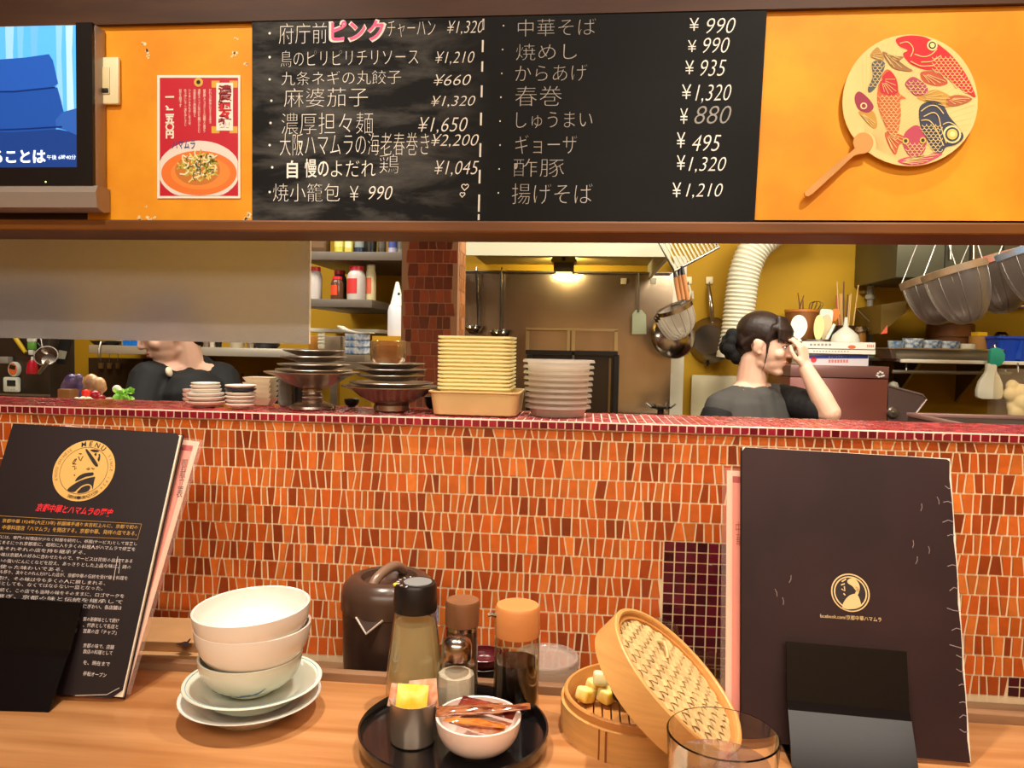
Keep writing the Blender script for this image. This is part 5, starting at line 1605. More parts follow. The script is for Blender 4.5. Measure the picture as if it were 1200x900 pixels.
# hanging tools
def hook_on(p, m=m_steel, n='hook', parent=None):
    return MB().tube([p + V((0, 0, 0.006)), p + V((0, -0.003, 0.006)), p + V((0, -0.008, 0.001)), p + V((0, -0.010, 0.004))], 0.0012, 6).build(n, m, parent)
p0, p1 = P(18, 396, YR - 0.012), P(30, 413, YR - 0.012)
t = thing('peeler', 'yellow-handled tool hanging at an angle on the steel cabinet', 'tool', p1)
MB().tube([p0, (p0 + p1) / 2, p1], [0.0055, 0.006, 0.005], 10).build('handle', mat('yellow_handle', '#E9C22C', 0.35), t)
MB().tube([p0 + V((0, 0, 0.03)), p0], [0.004, 0.004], 8).build('blade', m_steel, t)
t = thing('green_tube', 'white and green squeeze tube hanging on the steel cabinet', 'tube', P(35, 416, YR - 0.012))
q = MB(); bxp(q, 31, 392, 40, 401, YR - 0.018, 0.012, 0.003); q.build('tube_top', mat('white_plastic', '#E9EDE0'), t)
q = MB(); bxp(q, 31.5, 400.5, 39.5, 410, YR - 0.018, 0.012, 0.003); q.build('label_band', mat('green_label', '#6FAF4C', 0.4), t)
q = MB(); bxp(q, 32.5, 409.5, 38.5, 416, YR - 0.017, 0.010, 0.003); q.build('tube_foot', mat('white_plastic', '#E9EDE0'), t)
t = thing('red_squeeze_bottle', 'small red bottle hanging below the green tube on the steel cabinet', 'bottle', P(38, 438, YR - 0.012))
c = P(38, 438, YR - 0.016); 
MB().lathe([(0, 0), (6.6 * k_, 0), (7 * k_, 2 * k_), (5.5 * k_, 13 * k_), (3 * k_, 17 * k_), (0, 17.5 * k_)], c, 24).build('bottle_body', mat('red_plastic', '#C4142A', 0.3), t)
MB().lathe([(0, 17 * k_), (1.8 * k_, 17 * k_), (1.4 * k_, 21 * k_), (0, 21.4 * k_)], c, 12).build('cap', mat('white_plastic', '#E9EDE0'), t)
# saucepan-like dipper
c = P(54, 417, YR - 0.03)
t = thing('steel_dipper', 'steel dipper with a wide round bowl hanging on the steel cabinet', 'dipper', c)
rt = EU(62, 0, 0) @ EU(0, 18, 0)
MB().lathe([(0, -13 * k_), (9 * k_, -12 * k_), (12 * k_, -6 * k_), (13 * k_, 0), (13.6 * k_, 0.4 * k_), (12.4 * k_, 0.4 * k_), (11 * k_, -6 * k_), (8 * k_, -11 * k_), (0, -12 * k_)], c, 32, rt).build('bowl', m_silver, t)
MB().tube([P(44, 402, YR - 0.012), P(50, 408, YR - 0.02), P(48, 396, YR - 0.01)], 0.002, 6).build('handle', m_steel, t)
MB().tube([P(56, 424, YR - 0.045), P(46, 437, YR - 0.035)], [0.006, 0.005], 8).build('grip', m_silver, t)
t = thing('grater', 'dark flat grater with a pale label hanging right of the steel dipper', 'grater', P(72, 427, YR - 0.01))
q = MB(); q.poly([P(x, y, YR + 0.03) for x, y in ((65, 426), (75, 427), (84, 396), (70, 396))], (0, 0.006, 0)); q.build('plate', mat('dark_steel', '#3A3836', 0.4, 0.7), t, smooth=0)
q = MB(); q.poly([P(x, y, YR + 0.0295) for x, y in ((67, 420), (76, 421), (78.5, 412), (69, 410))], (0, 0.0004, 0)); q.build('label_patch', mat('label_grey', '#A9A288', 0.5), t, smooth=0)
MB().tube([P(77, 396, YR + 0.033), P(77, 380, YR + 0.033)], 0.003, 6).build('handle', m_dark, t)

# food on the work table
YF2 = 1.52
kf = PXM(1, YF2)
def pt(x, y, Y=YF2): return P(x, y, Y)
def blob(name, label, cat, pxs, Y, m, vox=0.004, it=3, group=None, foot=None, squash=0.8):
    """soft lump built from overlapping rounds at picture points (x, y, radius px)"""
    q = MB()
    for (x, y, r_) in pxs:
        q.ell(P(x, y, Y + rnd.uniform(-0.3, 0.3) * r_ * PXM(1, Y)), (r_ * PXM(1, Y), r_ * PXM(1, Y) * squash, r_ * PXM(1, Y)), None, 14, 10)
    base = P(sum(p[0] for p in pxs) / len(pxs), 470, Y); base.z = foot if foot is not None else ZW
    return tag(q.build(name, m, None, loc=base, remesh=vox, sm_iter=it), label, cat, group)
blob('purple_bag', 'crumpled purple plastic bag on the work table left of the bread bag', 'bag', [(84, 447, 10), (80, 455, 10), (86, 462, 11), (90, 452, 8), (84, 474, 13), (78, 448, 5), (92, 443, 6)], 1.56, mat('purple_film', '#3E2F66', 0.25, c2='#6C5A86', scale=30, coat=0.4))
blob('bread_bag', 'see-through bag of orange-brown bread on the work table', 'bag', [(107, 446, 9), (116, 450, 9), (100, 452, 7), (112, 458, 10), (108, 472, 12), (120, 455, 6), (98, 445, 4)], 1.60, mat('bread_film', '#C98A4E', 0.22, c2='#E7BC92', scale=40, coat=0.6))
q = MB(); cc = bxp(q, 67, 456, 82, 482, 1.53, 0.03, 0.002); tag(q.build('wooden_box', mat('wood_box', '#8A5A2A', 0.5, var=0.25, stretch=(1, 1, 6)), None, loc=V((cc.x, cc.y, cc.z))), 'small brown wooden box on the work table beside the purple bag', 'box')
o = bpy.data.objects['wooden_box']
c = P(62, 480, 1.535); tag(MB().lathe([(0, 0), (3.4 * kf, 0), (3.4 * kf, 25 * kf), (0, 25 * kf)], V((c.x, c.y, ZW)), 20, EU(0, -4, 0)).build('steel_tube', m_silver, None, loc=V((c.x, c.y, ZW))), 'narrow steel cylinder standing left of the small wooden box', 'cylinder')
c = P(104, 478, 1.44)
t = thing('garlic_tray', 'white tray of pale garlic and red tomato at the back of the ledge', 'tray', V((c.x, c.y, ZW)))
q = MB(); q.box2((P(80, 470, 1.44).x, 1.40, ZW), (P(118, 470, 1.44).x, 1.49, P(100, 471, 1.44).z), 0.003); q.build('tray_body', mat('white_tray', '#E4DCCB', 0.4), t)
for i, (x, y, r_) in enumerate(((90, 467.5, 4), (97, 466.5, 4.5), (104, 467, 4.2), (94, 468.5, 3.6), (108, 468.5, 3.2))):
    c = P(x, y, 1.42 + 0.006 * (i % 3)); c.z = P(100, 471, 1.44).z + r_ * 0.85 * PXM(1, 1.43)
    tag(MB().ell(c, [r_ * PXM(1, 1.43) * f for f in (1.0, 0.9, 0.85)], None, 14, 10).build('garlic_clove', mat('garlic', '#EADFC0', 0.5), None, loc=c - V((0, 0, r_ * 0.85 * PXM(1, 1.43)))), ('%s pale garlic bulb in the white tray behind the ledge' % ['leftmost', 'tall middle', 'third from left', 'small front', 'rightmost'][i]), 'garlic', 'garlic in the white tray')
for i, (x, y, r_, Y) in enumerate(((101, 460.5, 5.5, 1.475), (112, 464, 8.5, 1.525), (119, 467, 5.5, 1.50))):
    c = P(x, y, Y)
    t = thing('tomato', ['small bright red tomato on top of the white tray', 'large dark red tomato right of the white tray', 'small dark red tomato at the right of the large one'][i], 'tomato', c, 'tomatoes on the work table')
    MB().ell(c, [r_ * PXM(1, Y) * f for f in (1, 1, 0.86)], None, 20, 14).build('fruit', mat('tomato_red' if i == 0 else 'tomato_dark', '#E0281E' if i == 0 else '#9A1220', 0.18), t)
    MB().lathe([(0, 0), (0.0015, 0), (0.0008, 0.005), (0, 0.005)], c + V((0, 0, r_ * PXM(1, Y) * 0.80)), 8).build('stalk', mat('stalk_green', '#4E6A22', 0.6), t)
# leafy greens with a white stem
c = P(143, 468, 1.50)
t = thing('leafy_greens', 'bunch of bright green leaves with a white root end on the work table', 'vegetable', V((c.x, c.y, ZW)))
q = MB(); rr = random.Random(5)
for k in range(70):
    a, b2 = rr.uniform(0, 6.28), rr.uniform(-0.2, 1.2)
    cc = P(145 + rr.uniform(-10, 9), 464 + rr.uniform(-7, 14), 1.50 + rr.uniform(-0.02, 0.02))
    rm_ = Euler((rr.uniform(-1, 1), rr.uniform(-1, 1), a)).to_matrix()
    L = rr.uniform(3, 5.5) * kf
    pts = [(math.cos(t_) * L * (1 + 0.25 * math.sin(5 * t_)), math.sin(t_) * L * 0.8 * (1 + 0.25 * math.cos(4 * t_))) for t_ in [6.283 * j / 12 for j in range(12)]]
    ctr = q.bm.verts.new(cc + rm_ @ V((0, 0, 0.002)))
    vs = [q.bm.verts.new(cc + rm_ @ V((x, y, 0.0015 * math.sin(3 * x / L)))) for x, y in pts]
    for j in range(12): q.bm.faces.new([ctr, vs[j], vs[(j + 1) % 12]])
q.build('leaves', mat('leaf_green', '#6FBF2E', 0.45, c2='#A9DE62', scale=60), t, normals=False)
MB().cap(P(137, 456, 1.50), P(143, 462, 1.505), 5.2 * kf, 3.5 * kf).build('root_end', mat('white_root', '#EDE8D8', 0.4), t)
q = MB(); cc = bxp(q, 123, 466, 128, 474, 1.45, 0.012, 0.002); tag(q.build('small_jar', mat('pale_jar', '#C9B9A0', 0.3), None, loc=cc), 'tiny pale jar on the work table left of the leafy greens', 'jar')

# ------------------------------------------------------------------ kitchen, back left: long shelf
YH = 3.0
sh = thing('steel_shelf', 'long steel wall shelf behind the cook at left', 'shelf', (P(220, 415, YH).x, YH, zY(417, YH, 220)))
zt_ = zY(406.5, YH, 220)
MB().box2((P(104, 410, YH).x, YH, zY(416.5, YH, 220)), (P(346, 410, YH).x, YB - 0.002, zt_), 0.002).build('shelf_board', mat('pale_steel', '#C9BFAE', 0.4, 0.5), sh)
for x in (186, 335):
    q = MB(); xx = P(x, 430, YH).x
    q.poly([(xx, YB - 0.002, zY(416.5, YH, 220)), (xx, YH + 0.05, zY(416.5, YH, 220)), (xx, YB - 0.002, zY(416.5, YH, 220) - 0.16)], (0.012, 0, 0)); q.build('bracket', m_steel, sh, smooth=0)
q = MB(); cc = bxp(q, 104, 420, 168, 520, YB - 0.1, 0.095); tag(q.build('dark_cupboard', mat('dark_cupboard', '#33200F', 0.6), None, smooth=0, loc=(cc.x, cc.y, ZK)), 'dark brown open cupboard under the long steel shelf', 'cupboard')
o = bpy.data.objects['dark_cupboard']
q = MB(); rr = YB - 0.13
for i, x in enumerate((121, 131, 141)):
    c = P(x, 428, YB - 0.105); kk = PXM(1, YB - 0.1)
    t = thing('hanging_cup', ['brownish cup hanging under the shelf, nearest the wall corner', 'brownish cup hanging under the shelf, second of three', 'brownish cup hanging under the shelf, nearest the cook'][i], 'cup', c, 'cups hanging under the steel shelf')
    MB().lathe([(0, 0), (2.8 * kk, 0), (3.4 * kk, 7 * kk), (3.0 * kk, 7 * kk), (2.4 * kk, 1 * kk), (0, 1 * kk)], c + V((0, -0.016, -4 * kk)), 20).build('cup_body', mat('brown_cup', '#6A4A28', 0.4), t)
    MB().tube([c + V((0, -0.016, 3 * kk)), c + V((0, -0.018, 6 * kk)), c + V((0, -0.016, zY(416.5, YH, 220) - c.z))], 0.0014, 6).build('hook', m_steel, t)
def onshelf(x, Y=3.08): p = P(x, 405, Y); return V((p.x, Y, zt_ + 0.0004))
kh = PXM(1, 3.08)
c = onshelf(124); t = thing('frying_pan', 'black frying pan lying on the long steel shelf at left', 'pan', c)
MB().lathe([(0, 0), (13 * kh, 0), (18 * kh, 5 * kh), (17.2 * kh, 5 * kh), (12.5 * kh, 0.8 * kh), (0, 0.8 * kh)], c, 36).build('pan_body', m_dark, t)
MB().tube([c + V((0.03, -0.05, 0.015)), c + V((0.035, -0.085, 0.012)), c + V((0.036, -0.10, -0.02)), c + V((0.036, -0.10, -0.05))], 0.004, 6).build('handle', m_steel, t)
c = onshelf(141); tag(MB().box(c + V((0, 0.05, 5 * kh)), (20 * kh, 0.05, 10 * kh), None, 0.004).build('wooden_board', mat('pale_board', '#D8B580', 0.5, var=0.15), None, loc=c + V((0, 0.05, 0))), 'pale wooden block on the long steel shelf between the pan and the blue crate', 'block')
c = onshelf(160, 3.06)
t = thing('blue_crate', 'bright blue plastic crate on the long steel shelf left of the cook', 'crate', c)
m_bluep = mat('blue_plastic', '#1E7AD8', 0.35)
q = MB(); rr_tub(q, c, [(11 * kh, 0.04, 0), (12.5 * kh, 0.045, 19 * kh), (13 * kh, 0.047, 19 * kh), (13 * kh, 0.047, 21 * kh), (11.5 * kh, 0.042, 21 * kh), (10.5 * kh, 0.038, 1 * kh)], 0.006); q.build('crate_body', m_bluep, t, smooth=30)
for k in range(5):
    q = MB(); q.box(c + V(((-8 + 4 * k) * kh, -0.0445, 9 * kh)), (0.8 * kh, 0.004, 16 * kh)); q.build('rib', m_bluep, t, smooth=0)
for i, (x, w, h, m_, nm, lb) in enumerate(((234, 5, 10, m_dark, 'black_cup', 'black cup on the shelf just right of the cook'), (242, 4.5, 11, mat('stripe_cup', '#7C6A5C', 0.4), 'brown_cup', 'brown cup on the shelf second from the cook'), (249, 4, 11, mat('pale_cup', '#C9B8A4', 0.4), 'pale_cup', 'pale cup on the shelf third from the cook'), (256, 4.5, 10, m_dark, 'black_cup', 'black cup on the shelf fourth from the cook'),
        (278, 10, 8, mat('pale_pot', '#BDB096', 0.4), 'enamel_pot', 'pale enamel pot on the shelf under the frosted sheet'), (295, 6, 6, m_silver, 'steel_bowl', 'small steel bowl on the shelf under the frosted sheet'))):
    c = onshelf(x, 3.07)
    tag(MB().lathe([(0, 0), (w * 0.75 * kh, 0), (w * kh, h * kh), (w * 0.88 * kh, h * kh), (w * 0.65 * kh, 1 * kh), (0, 1 * kh)], c, 24).build(nm, m_, None, loc=c), lb, 'cup' if 'cup' in nm else 'pot')
c = onshelf(313, 3.09)
t = thing('small_frying_pan', 'flat dark pan lying on the shelf left of the silver plates', 'pan', c)
MB().lathe([(0, 0), (12 * kh, 0), (16 * kh, 4.5 * kh), (15 * kh, 4.5 * kh), (11 * kh, 0.8 * kh), (0, 0.8 * kh)], c, 36).build('pan_body', mat('pan_grey', '#3A3A40', 0.3, 0.6), t)
MB().lathe([(0, 4.6 * kh), (15.5 * kh, 4.6 * kh), (14 * kh, 6.5 * kh), (0, 7.5 * kh)], c, 36).build('lid', m_dark, t)

# bottles under the shelf right of the cook
YG = 3.2
zl2 = zY(452, YG, 280)
lo = thing('low_shelf', 'low wooden shelf behind the white saucers at the back left', 'shelf', (P(290, 452, YG).x, YG, ZK))
MB().box2((P(262, 450, YG).x, YG - 0.06, zl2 - 0.02), (P(345, 450, YG).x, YB - 0.004, zl2)).build('board', mat('low_wood', '#6A4420', 0.5, var=0.2), lo, smooth=0)
MB().box2((P(262, 450, YG).x, YG - 0.02, ZK), (P(345, 450, YG).x, YB - 0.02, zl2 - 0.02)).build('cupboard_body', mat('dark_cupboard', '#33200F'), lo, smooth=0)
kg = PXM(1, YG)
for i, (x, w, h, m_, lb) in enumerate(((268, 4, 17, mat('bottle_grey', '#9A8E7C', 0.3), 'grey bottle on the low shelf, leftmost of the row behind the saucers'), (275, 4.5, 22, mat('bottle_dark', '#241A14', 0.2), 'tall dark bottle on the low shelf behind the saucers'), (284, 4, 15, mat('bottle_red', '#5E1E18', 0.3), 'dark red bottle on the low shelf behind the saucers'), (293, 5, 12, mat('bottle_brown', '#4A2E18', 0.3), 'stubby brown jar on the low shelf behind the saucers'), (304, 4, 17, mat('bottle_red', '#5E1E18', 0.3), 'dark red bottle on the low shelf nearest the silver stand'))):
    c = P(x, 450, YG); c.z = zl2 + 0.0003
    t = thing('sauce_bottle', lb, 'bottle', c, 'bottles on the low back shelf')
    MB().lathe([(0, 0), (w * kg, 0), (w * kg, h * 0.62 * kg), (w * 0.4 * kg, h * 0.8 * kg), (w * 0.4 * kg, h * 0.92 * kg), (0, h * 0.92 * kg)], c, 20).build('bottle_body', m_, t)
    MB().lathe([(0, h * 0.9 * kg), (w * 0.46 * kg, h * 0.9 * kg), (w * 0.46 * kg, h * kg), (0, h * kg)], c, 16).build('cap', m_dark, t)

# ------------------------------------------------------------------ kitchen, bay of shelves left of the pillar
YJ = 2.78
m_shelf = mat('grey_shelf', '#6E6358', 0.45, var=0.15)
def bay_shelf(name, label, x0, x1, ytop, ybot, Y, dep):
    t = thing(name, label, 'shelf', (P((x0 + x1) / 2, ybot, Y).x, Y, zY(ybot, Y, (x0 + x1) / 2)))
    xm = (x0 + x1) / 2
    MB().box2((P(x0, ytop, Y).x, Y, zY(ybot, Y, xm)), (P(x1, ytop, Y).x, Y + dep, zY(ytop, Y, xm)), 0.002).build('board', m_shelf, t)
    return t, zY(ytop, Y, xm)
xbay0 = P(350, 330, YJ).x
s_up, zu = bay_shelf('upper_shelf', 'upper grey shelf of cans close under the rail, left of the pillar', 350, 500, 295, 305, YJ, YB - 0.003 - YJ)
s_lo, zl = bay_shelf('jar_shelf', 'lower grey shelf carrying red-lidded jars, left of the pillar', 350, 436, 350.5, 360, YJ, YB - 0.003 - YJ)
kj = PXM(1, YJ + 0.07)
YJ2 = YJ + 0.07
def shelf_at(x, z): return V((P(x, 340, YJ2).x, YJ2, z + 0.0003))
for i, (x, w, h, c_, c2_, lb, kind) in enumerate(((375, 10, 24, '#5A3E22', '#6B4C2A', 'brown paper bag on the upper shelf at its left', 'bag'), (398, 6.5, 24, '#C9C24A', '#D9D27A', 'yellow-green can on the upper shelf', 'can'), (410, 4.5, 24, '#D6C45A', '#E6DEAA', 'narrow pale yellow box on the upper shelf', 'box'), (421, 6, 24, '#283448', '#8C9490', 'navy and grey can on the upper shelf', 'can'), (434, 7, 22, '#15130F', '#201C16', 'black can on the upper shelf', 'can'), (447, 5, 22, '#4A4438', '#5A5448', 'dark grey can on the upper shelf', 'can'), (460, 5.5, 24, '#B9B0C9', '#4858A0', 'lilac and blue can on the upper shelf beside the pillar', 'can'), (469, 4, 20, '#8A8478', '#6A6458', 'grey can on the upper shelf, hidden by the pillar edge', 'can'))):
    c = shelf_at(x, zu)
    nm = {'bag': 'paper_bag', 'can': 'food_can', 'box': 'food_box'}[kind]
    t = thing(nm, lb, kind, c, 'tins and boxes on the upper shelf')
    if kind == 'can':
        MB().lathe([(0, 0), (w * kj, 0), (w * kj, h * kj), (w * 0.93 * kj, h * kj), (w * 0.9 * kj, h * kj - 0.002), (0, h * kj - 0.002)], c, 28).build('can_body', mat('can_' + c_[1:], c_, 0.35), t)
        MB().lathe([(w * kj + 0.0003, h * 0.3 * kj), (w * kj + 0.0006, h * 0.3 * kj), (w * kj + 0.0006, h * 0.72 * kj), (w * kj + 0.0003, h * 0.72 * kj)], c, 28).build('label_band', mat('can_' + c2_[1:], c2_, 0.4), t)
    else:
        MB().box(c + V((0, 0, h * kj / 2)), (2 * w * kj, 0.05, h * kj), None, 0.003).build('body', mat('can_' + c_[1:], c_, 0.5), t)
        MB().box(c + V((0, -0.0252, h * 0.5 * kj)), (1.5 * w * kj, 0.001, h * 0.5 * kj)).build('label_patch', mat('can_' + c2_[1:], c2_, 0.5), t, smooth=0)
m_jarw = mat('milky_jar', '#CFC4BE', 0.3, var=0.08)
m_redlid = mat('red_lid', '#D22A36', 0.35)
def jar(x, w, h, body_m, lb, lid=m_redlid, label_c=None, dy=0.0, nm='lidded_jar', neck=0.72):
    c = shelf_at(x, zl) + V((0, dy, 0))
    t = thing(nm, lb, 'jar', c, 'jars and bottles on the lower shelf')
    MB().lathe([(0, 0), (w * 0.96 * kj, 0), (w * kj, 1.5 * kj), (w * kj, h * 0.68 * kj), (w * 0.9 * kj, h * 0.78 * kj), (w * neck * kj, h * 0.86 * kj), (w * neck * kj, h * 0.9 * kj), (0, h * 0.9 * kj)], c, 28).build('jar_body', body_m, t)
    MB().lathe([(0, h * 0.87 * kj), (w * (neck + 0.06) * kj, h * 0.87 * kj), (w * (neck + 0.06) * kj, h * 0.985 * kj), (w * (neck - 0.02) * kj, h * kj), (0, h * kj)], c, 28).build('lid', lid, t)
    if label_c:
        q = MB()
        pts = [(w * kj + 0.0006) * V((math.cos(R(a)), math.sin(R(a)), 0)) for a in range(-150, -60, 10)]
        for a_, b_ in zip(pts, pts[1:]):
            q.poly([c + a_ + V((0, 0, h * 0.18 * kj)), c + b_ + V((0, 0, h * 0.18 * kj)), c + b_ + V((0, 0, h * 0.62 * kj)), c + a_ + V((0, 0, h * 0.62 * kj))])
        q.build('label_patch', mat('jar_label_' + label_c[1:], label_c, 0.45), t)
jar(369, 8.5, 39, m_jarw, 'milky white jar with a red lid at the left end of the lower shelf')
jar(392, 8.5, 37, mat('dark_jar', '#4E4A46', 0.2), 'dark glass jar with a red lid behind the red-labelled jar', dy=0.06)
jar(398.5, 7.5, 27, mat('brown_jar', '#5E3A24', 0.25), 'short brown jar with a red label and red lid, front of the lower shelf', label_c='#D84A26', dy=-0.035)
jar(411, 7, 36, mat('dark_jar', '#4E4A46'), 'dark jar with a red lid half hidden behind the big white jar', dy=0.075)
jar(419.5, 11, 40, m_jarw, 'big milky white jar with a red lid and red label', label_c='#D23A3A', dy=-0.02)
jar(434.5, 6.2, 43, mat('cream_bottle', '#E2D2A0', 0.35), 'cream bottle with red print at the right end of the lower shelf', lid=mat('cream_cap', '#CFC09A', 0.4), label_c='#D8694A', nm='cream_bottle', neck=0.78, dy=0.0)
q = MB(); c = shelf_at(448, zl); q.box(c + V((-0.008, 0.055, 12 * kj)), (12 * kj, 0.03, 26 * kj), None, 0.003)
c2 = P(446, 353, YJ + 0.1)
# mid steel stand behind the silver stacks, with dishes
YM = 2.15
zm = zY(424.5, YM, 420)
ms = thing('dish_stand', 'low stand behind the silver stacks carrying blue patterned dishes', 'stand', (P(415, 430, YM).x, YM, ZK))
MB().box2((P(352, 430, YM).x, YM, zm - 0.02), (P(470, 430, YM).x, YM + 0.28, zm)).build('stand_top', m_steel, ms, smooth=0)
for x in (358, 464):
    for y in (YM + 0.02, YM + 0.26): MB().box2((P(x, 430, YM).x - 0.012, y - 0.012, ZK), (P(x, 430, YM).x + 0.012, y + 0.012, zm - 0.02)).build('leg', m_steel, ms, smooth=0)
km = PXM(1, YM + 0.08)
def onstand(x, dy=0.08): p = P(x, 420, YM + dy); return V((p.x, YM + dy, zm + 0.0003))
c = onstand(419); tag(MB().box(c + V((0, 0, 4.2 * km)), (25 * km, 0.06, 8.4 * km), None, 0.002).build('brown_box', mat('grey_brown_box', '#7A6A58', 0.6), None, loc=c), 'low grey-brown box under the blue patterned dishes', 'box')
m_bw = mat('blue_white_glaze', '#EDEFEA', 0.2, c2='#5A86BE', scale=75, detail=2)
for i in range(3):
    cc = c + V((0, 0, (8.6 + 8.3 * i) * km))
    q = MB(); rr_tub(q, cc, [(11 * km, 0.026, 0), (12.3 * km, 0.03, 1.2 * km), (12.8 * km, 0.031, 8.0 * km), (12.2 * km, 0.0295, 8.0 * km), (11.2 * km, 0.0265, 1.6 * km)], 0.008)
    tag(q.build('patterned_dish', m_bw, None, loc=cc, smooth=30), '%s blue and white square dish stacked behind the silver plates' % where(i, 3), 'dish', 'blue patterned square dishes')
cc = c + V((-0.5 * km, 0, 33.6 * km))
q = MB()
for j in range(9):
    pass
prof = [(-21 * km, 7 * km), (-14 * km, 3.2 * km), (-5 * km, 1 * km), (6 * km, 0), (18 * km, 0.4 * km), (18 * km, 1.6 * km), (6 * km, 1.3 * km), (-5 * km, 2.4 * km), (-14 * km, 4.8 * km), (-21 * km, 8.8 * km)]
q.poly([cc + V((x, -0.03, z)) for x, z in prof], (0, 0.06, 0))
tag(q.build('curved_plate', m_wdish, None, loc=cc, smooth=0), 'white curved plate lying on top of the blue patterned dishes', 'plate')
c = onstand(392, 0.12); tag(MB().box(c + V((0, 0, 15 * km)), (22 * km, 0.05, 30 * km), None, 0.003).build('cardboard_box', mat('taupe_card', '#8C7860', 0.7), None, loc=c), 'taupe carton left of the blue patterned dishes', 'box')
c = onstand(376.5, 0.06)
t = thing('white_spool', 'white ridged cap standing left of the taupe carton', 'cap', c)
MB().lathe([(0, 0)] + [((3.6 if j % 2 else 4.4) * km, (18 + 2 * j) * km) for j in range(9)] + [(0, 34 * km)], c, 24).build('ridged_top', mat('spool_white', '#CFC8B0', 0.4), t)
MB().lathe([(0, 0), (3.6 * km, 0), (3.6 * km, 18 * km), (0, 18 * km)], c, 20).build('spool_foot', mat('spool_brown', '#9A7A4A', 0.4), t)
c = onstand(367.5, 0.10); tag(MB().box(c + V((0, 0, 15 * km)), (8 * km, 0.04, 30 * km), None, 0.003).build('amber_box', mat('amber_box', '#B07424', 0.5), None, loc=c), 'narrow amber box at the edge of the frosted sheet', 'box')
wb, zwb = bay_shelf('white_shelf', 'thin white shelf board below the jar shelf', 350, 443, 385, 389.5, 2.95, YB - 2.953)
for ch in wb.children: ch.data.materials[0] = mat('white_board', '#E0D8BE', 0.5)
# white detergent bottle
YD = 2.62
kd = PXM(1, YD)
c = P(464, 394, YD)
t = thing('detergent_bottle', 'white plastic detergent bottle with a pointed spout beside the pillar', 'bottle', V((c.x, YD, c.z)))
MB().lathe([(0, 0), (9.5 * kd, 0), (10 * kd, 2 * kd), (10 * kd, 30 * kd), (8.5 * kd, 36 * kd), (7 * kd, 38 * kd), (0, 38 * kd)], V((c.x, YD, c.z)), 28).build('bottle_body', mat('milky_white', '#DADAE0', 0.35), t)
MB().lathe([(0, 36 * kd), (8.6 * kd, 36 * kd), (7 * kd, 42 * kd), (3.4 * kd, 58 * kd), (2.0 * kd, 64 * kd), (0, 65 * kd)], V((c.x + 0.003, YD, c.z)), 24).build('spout', mat('white_plastic', '#E9EDE0'), t)
MB().ell(V((c.x + 4 * kd, YD - 4.5 * kd, c.z + 50 * kd)), (1.4 * kd, 1.4 * kd, 2 * kd), None, 10, 8).build('vent_hole', m_dark, t)
bk = thing('bottle_stand', 'narrow side cupboard under the detergent bottle beside the pillar', 'cupboard', (c.x, YD, ZK))
MB().box2((c.x - 0.07, YD - 0.05, ZK), (c.x + 0.10, YD + 0.09, c.z - 0.0005)).build('cupboard_body', mat('cupboard_ochre', '#B98608', 0.6), bk, smooth=0)

# ------------------------------------------------------------------ hood and steel cladding
YHF = 2.55
hd = thing('extractor_hood', 'long white extractor hood across the kitchen behind the rail', 'hood', (P(665, 300, YHF).x, 2.9, zY(300, YHF, 665)))
hx0, hx1 = P(528, 300, YHF).x, P(786, 300, YHF).x
zh = zY(300, YHF, 665)
MB().box2((hx0, YHF, zh), (hx1, YHF + 0.02, ZC - 0.002)).build('front_panel', m_white, hd, smooth=0)
MB().box2((hx0, YHF + 0.02, zh + 0.06), (hx1, YB - 0.002, zh + 0.075)).build('inner_panel', mat('hood_inner', '#A89048', 0.5), hd, smooth=0)
MB().box2((hx1 - 0.012, YHF + 0.02, zh), (hx1, YB - 0.002, ZC - 0.002)).build('side_panel', m_white, hd, smooth=0)
YST = 3.3
x0s, x1s_ = P(520, 400, YST).x, P(787, 400, YST).x
zst = zY(318.5, YST, 665)
cl = slab('wall_cladding', (x0s, YST, ZK), (x1s_, YB, zst), m_steeld)
st_ = struct(MB().box2((x1s_, YST, ZK), (P(801, 440, YST).x, YB, zY(300, YST, 790))).build('wall_tile_strip', mat('white_tile_strip', '#D9D0B8', 0.4, var=0.1), smooth=0))
# lamp under the hood
YLm = 3.0
cL = P(661, 311, YLm)
t = thing('hood_lamp', 'small boxy lamp under the extractor hood', 'lamp', cL)
kl = PXM(1, YLm)
q = MB()
prof = [(-15 * kl, 4 * kl), (-12 * kl, 9 * kl), (12 * kl, 9 * kl), (15 * kl, 4 * kl), (13 * kl, 2 * kl), (-13 * kl, 2 * kl)]
q.poly([cL + V((x, -0.05, z)) for x, z in prof], (0, 0.10, 0)); q.build('lamp_cover', mat('lamp_brass', '#8A7A30', 0.4, 0.5), t, smooth=0)
MB().box(cL + V((0, 0, -3 * kl)), (23 * kl, 0.09, 10 * kl), None, 0.003).build('lamp_box', mat('lamp_grey', '#6A6458', 0.4, 0.6), t)
MB().box(cL + V((0, -0.052, 6 * kl)), (4 * kl, 0.006, 5 * kl)).build('latch', m_dark, t, smooth=0)
MB().box2((cL.x - 0.02, cL.y - 0.02, cL.z + 9 * kl - 0.004), (cL.x + 0.02, cL.y + 0.02, zh + 0.0605)).build('mount', m_steel, t, smooth=0)
MB().box(cL + V((0, 0.02, -8.2 * kl)), (18 * kl, 0.05, 0.004)).build('lamp_glass', mat('lamp_glow', '#FFE9A0', 0.3, emit=6.0), t, smooth=0)
l_ = area('hood_lamp_light', cL + V((0, 0.12, 0.02)), cL + V((0, 0.35, 0.015)), 2.2, 0.10, 0.03, (1.0, 0.85, 0.45))

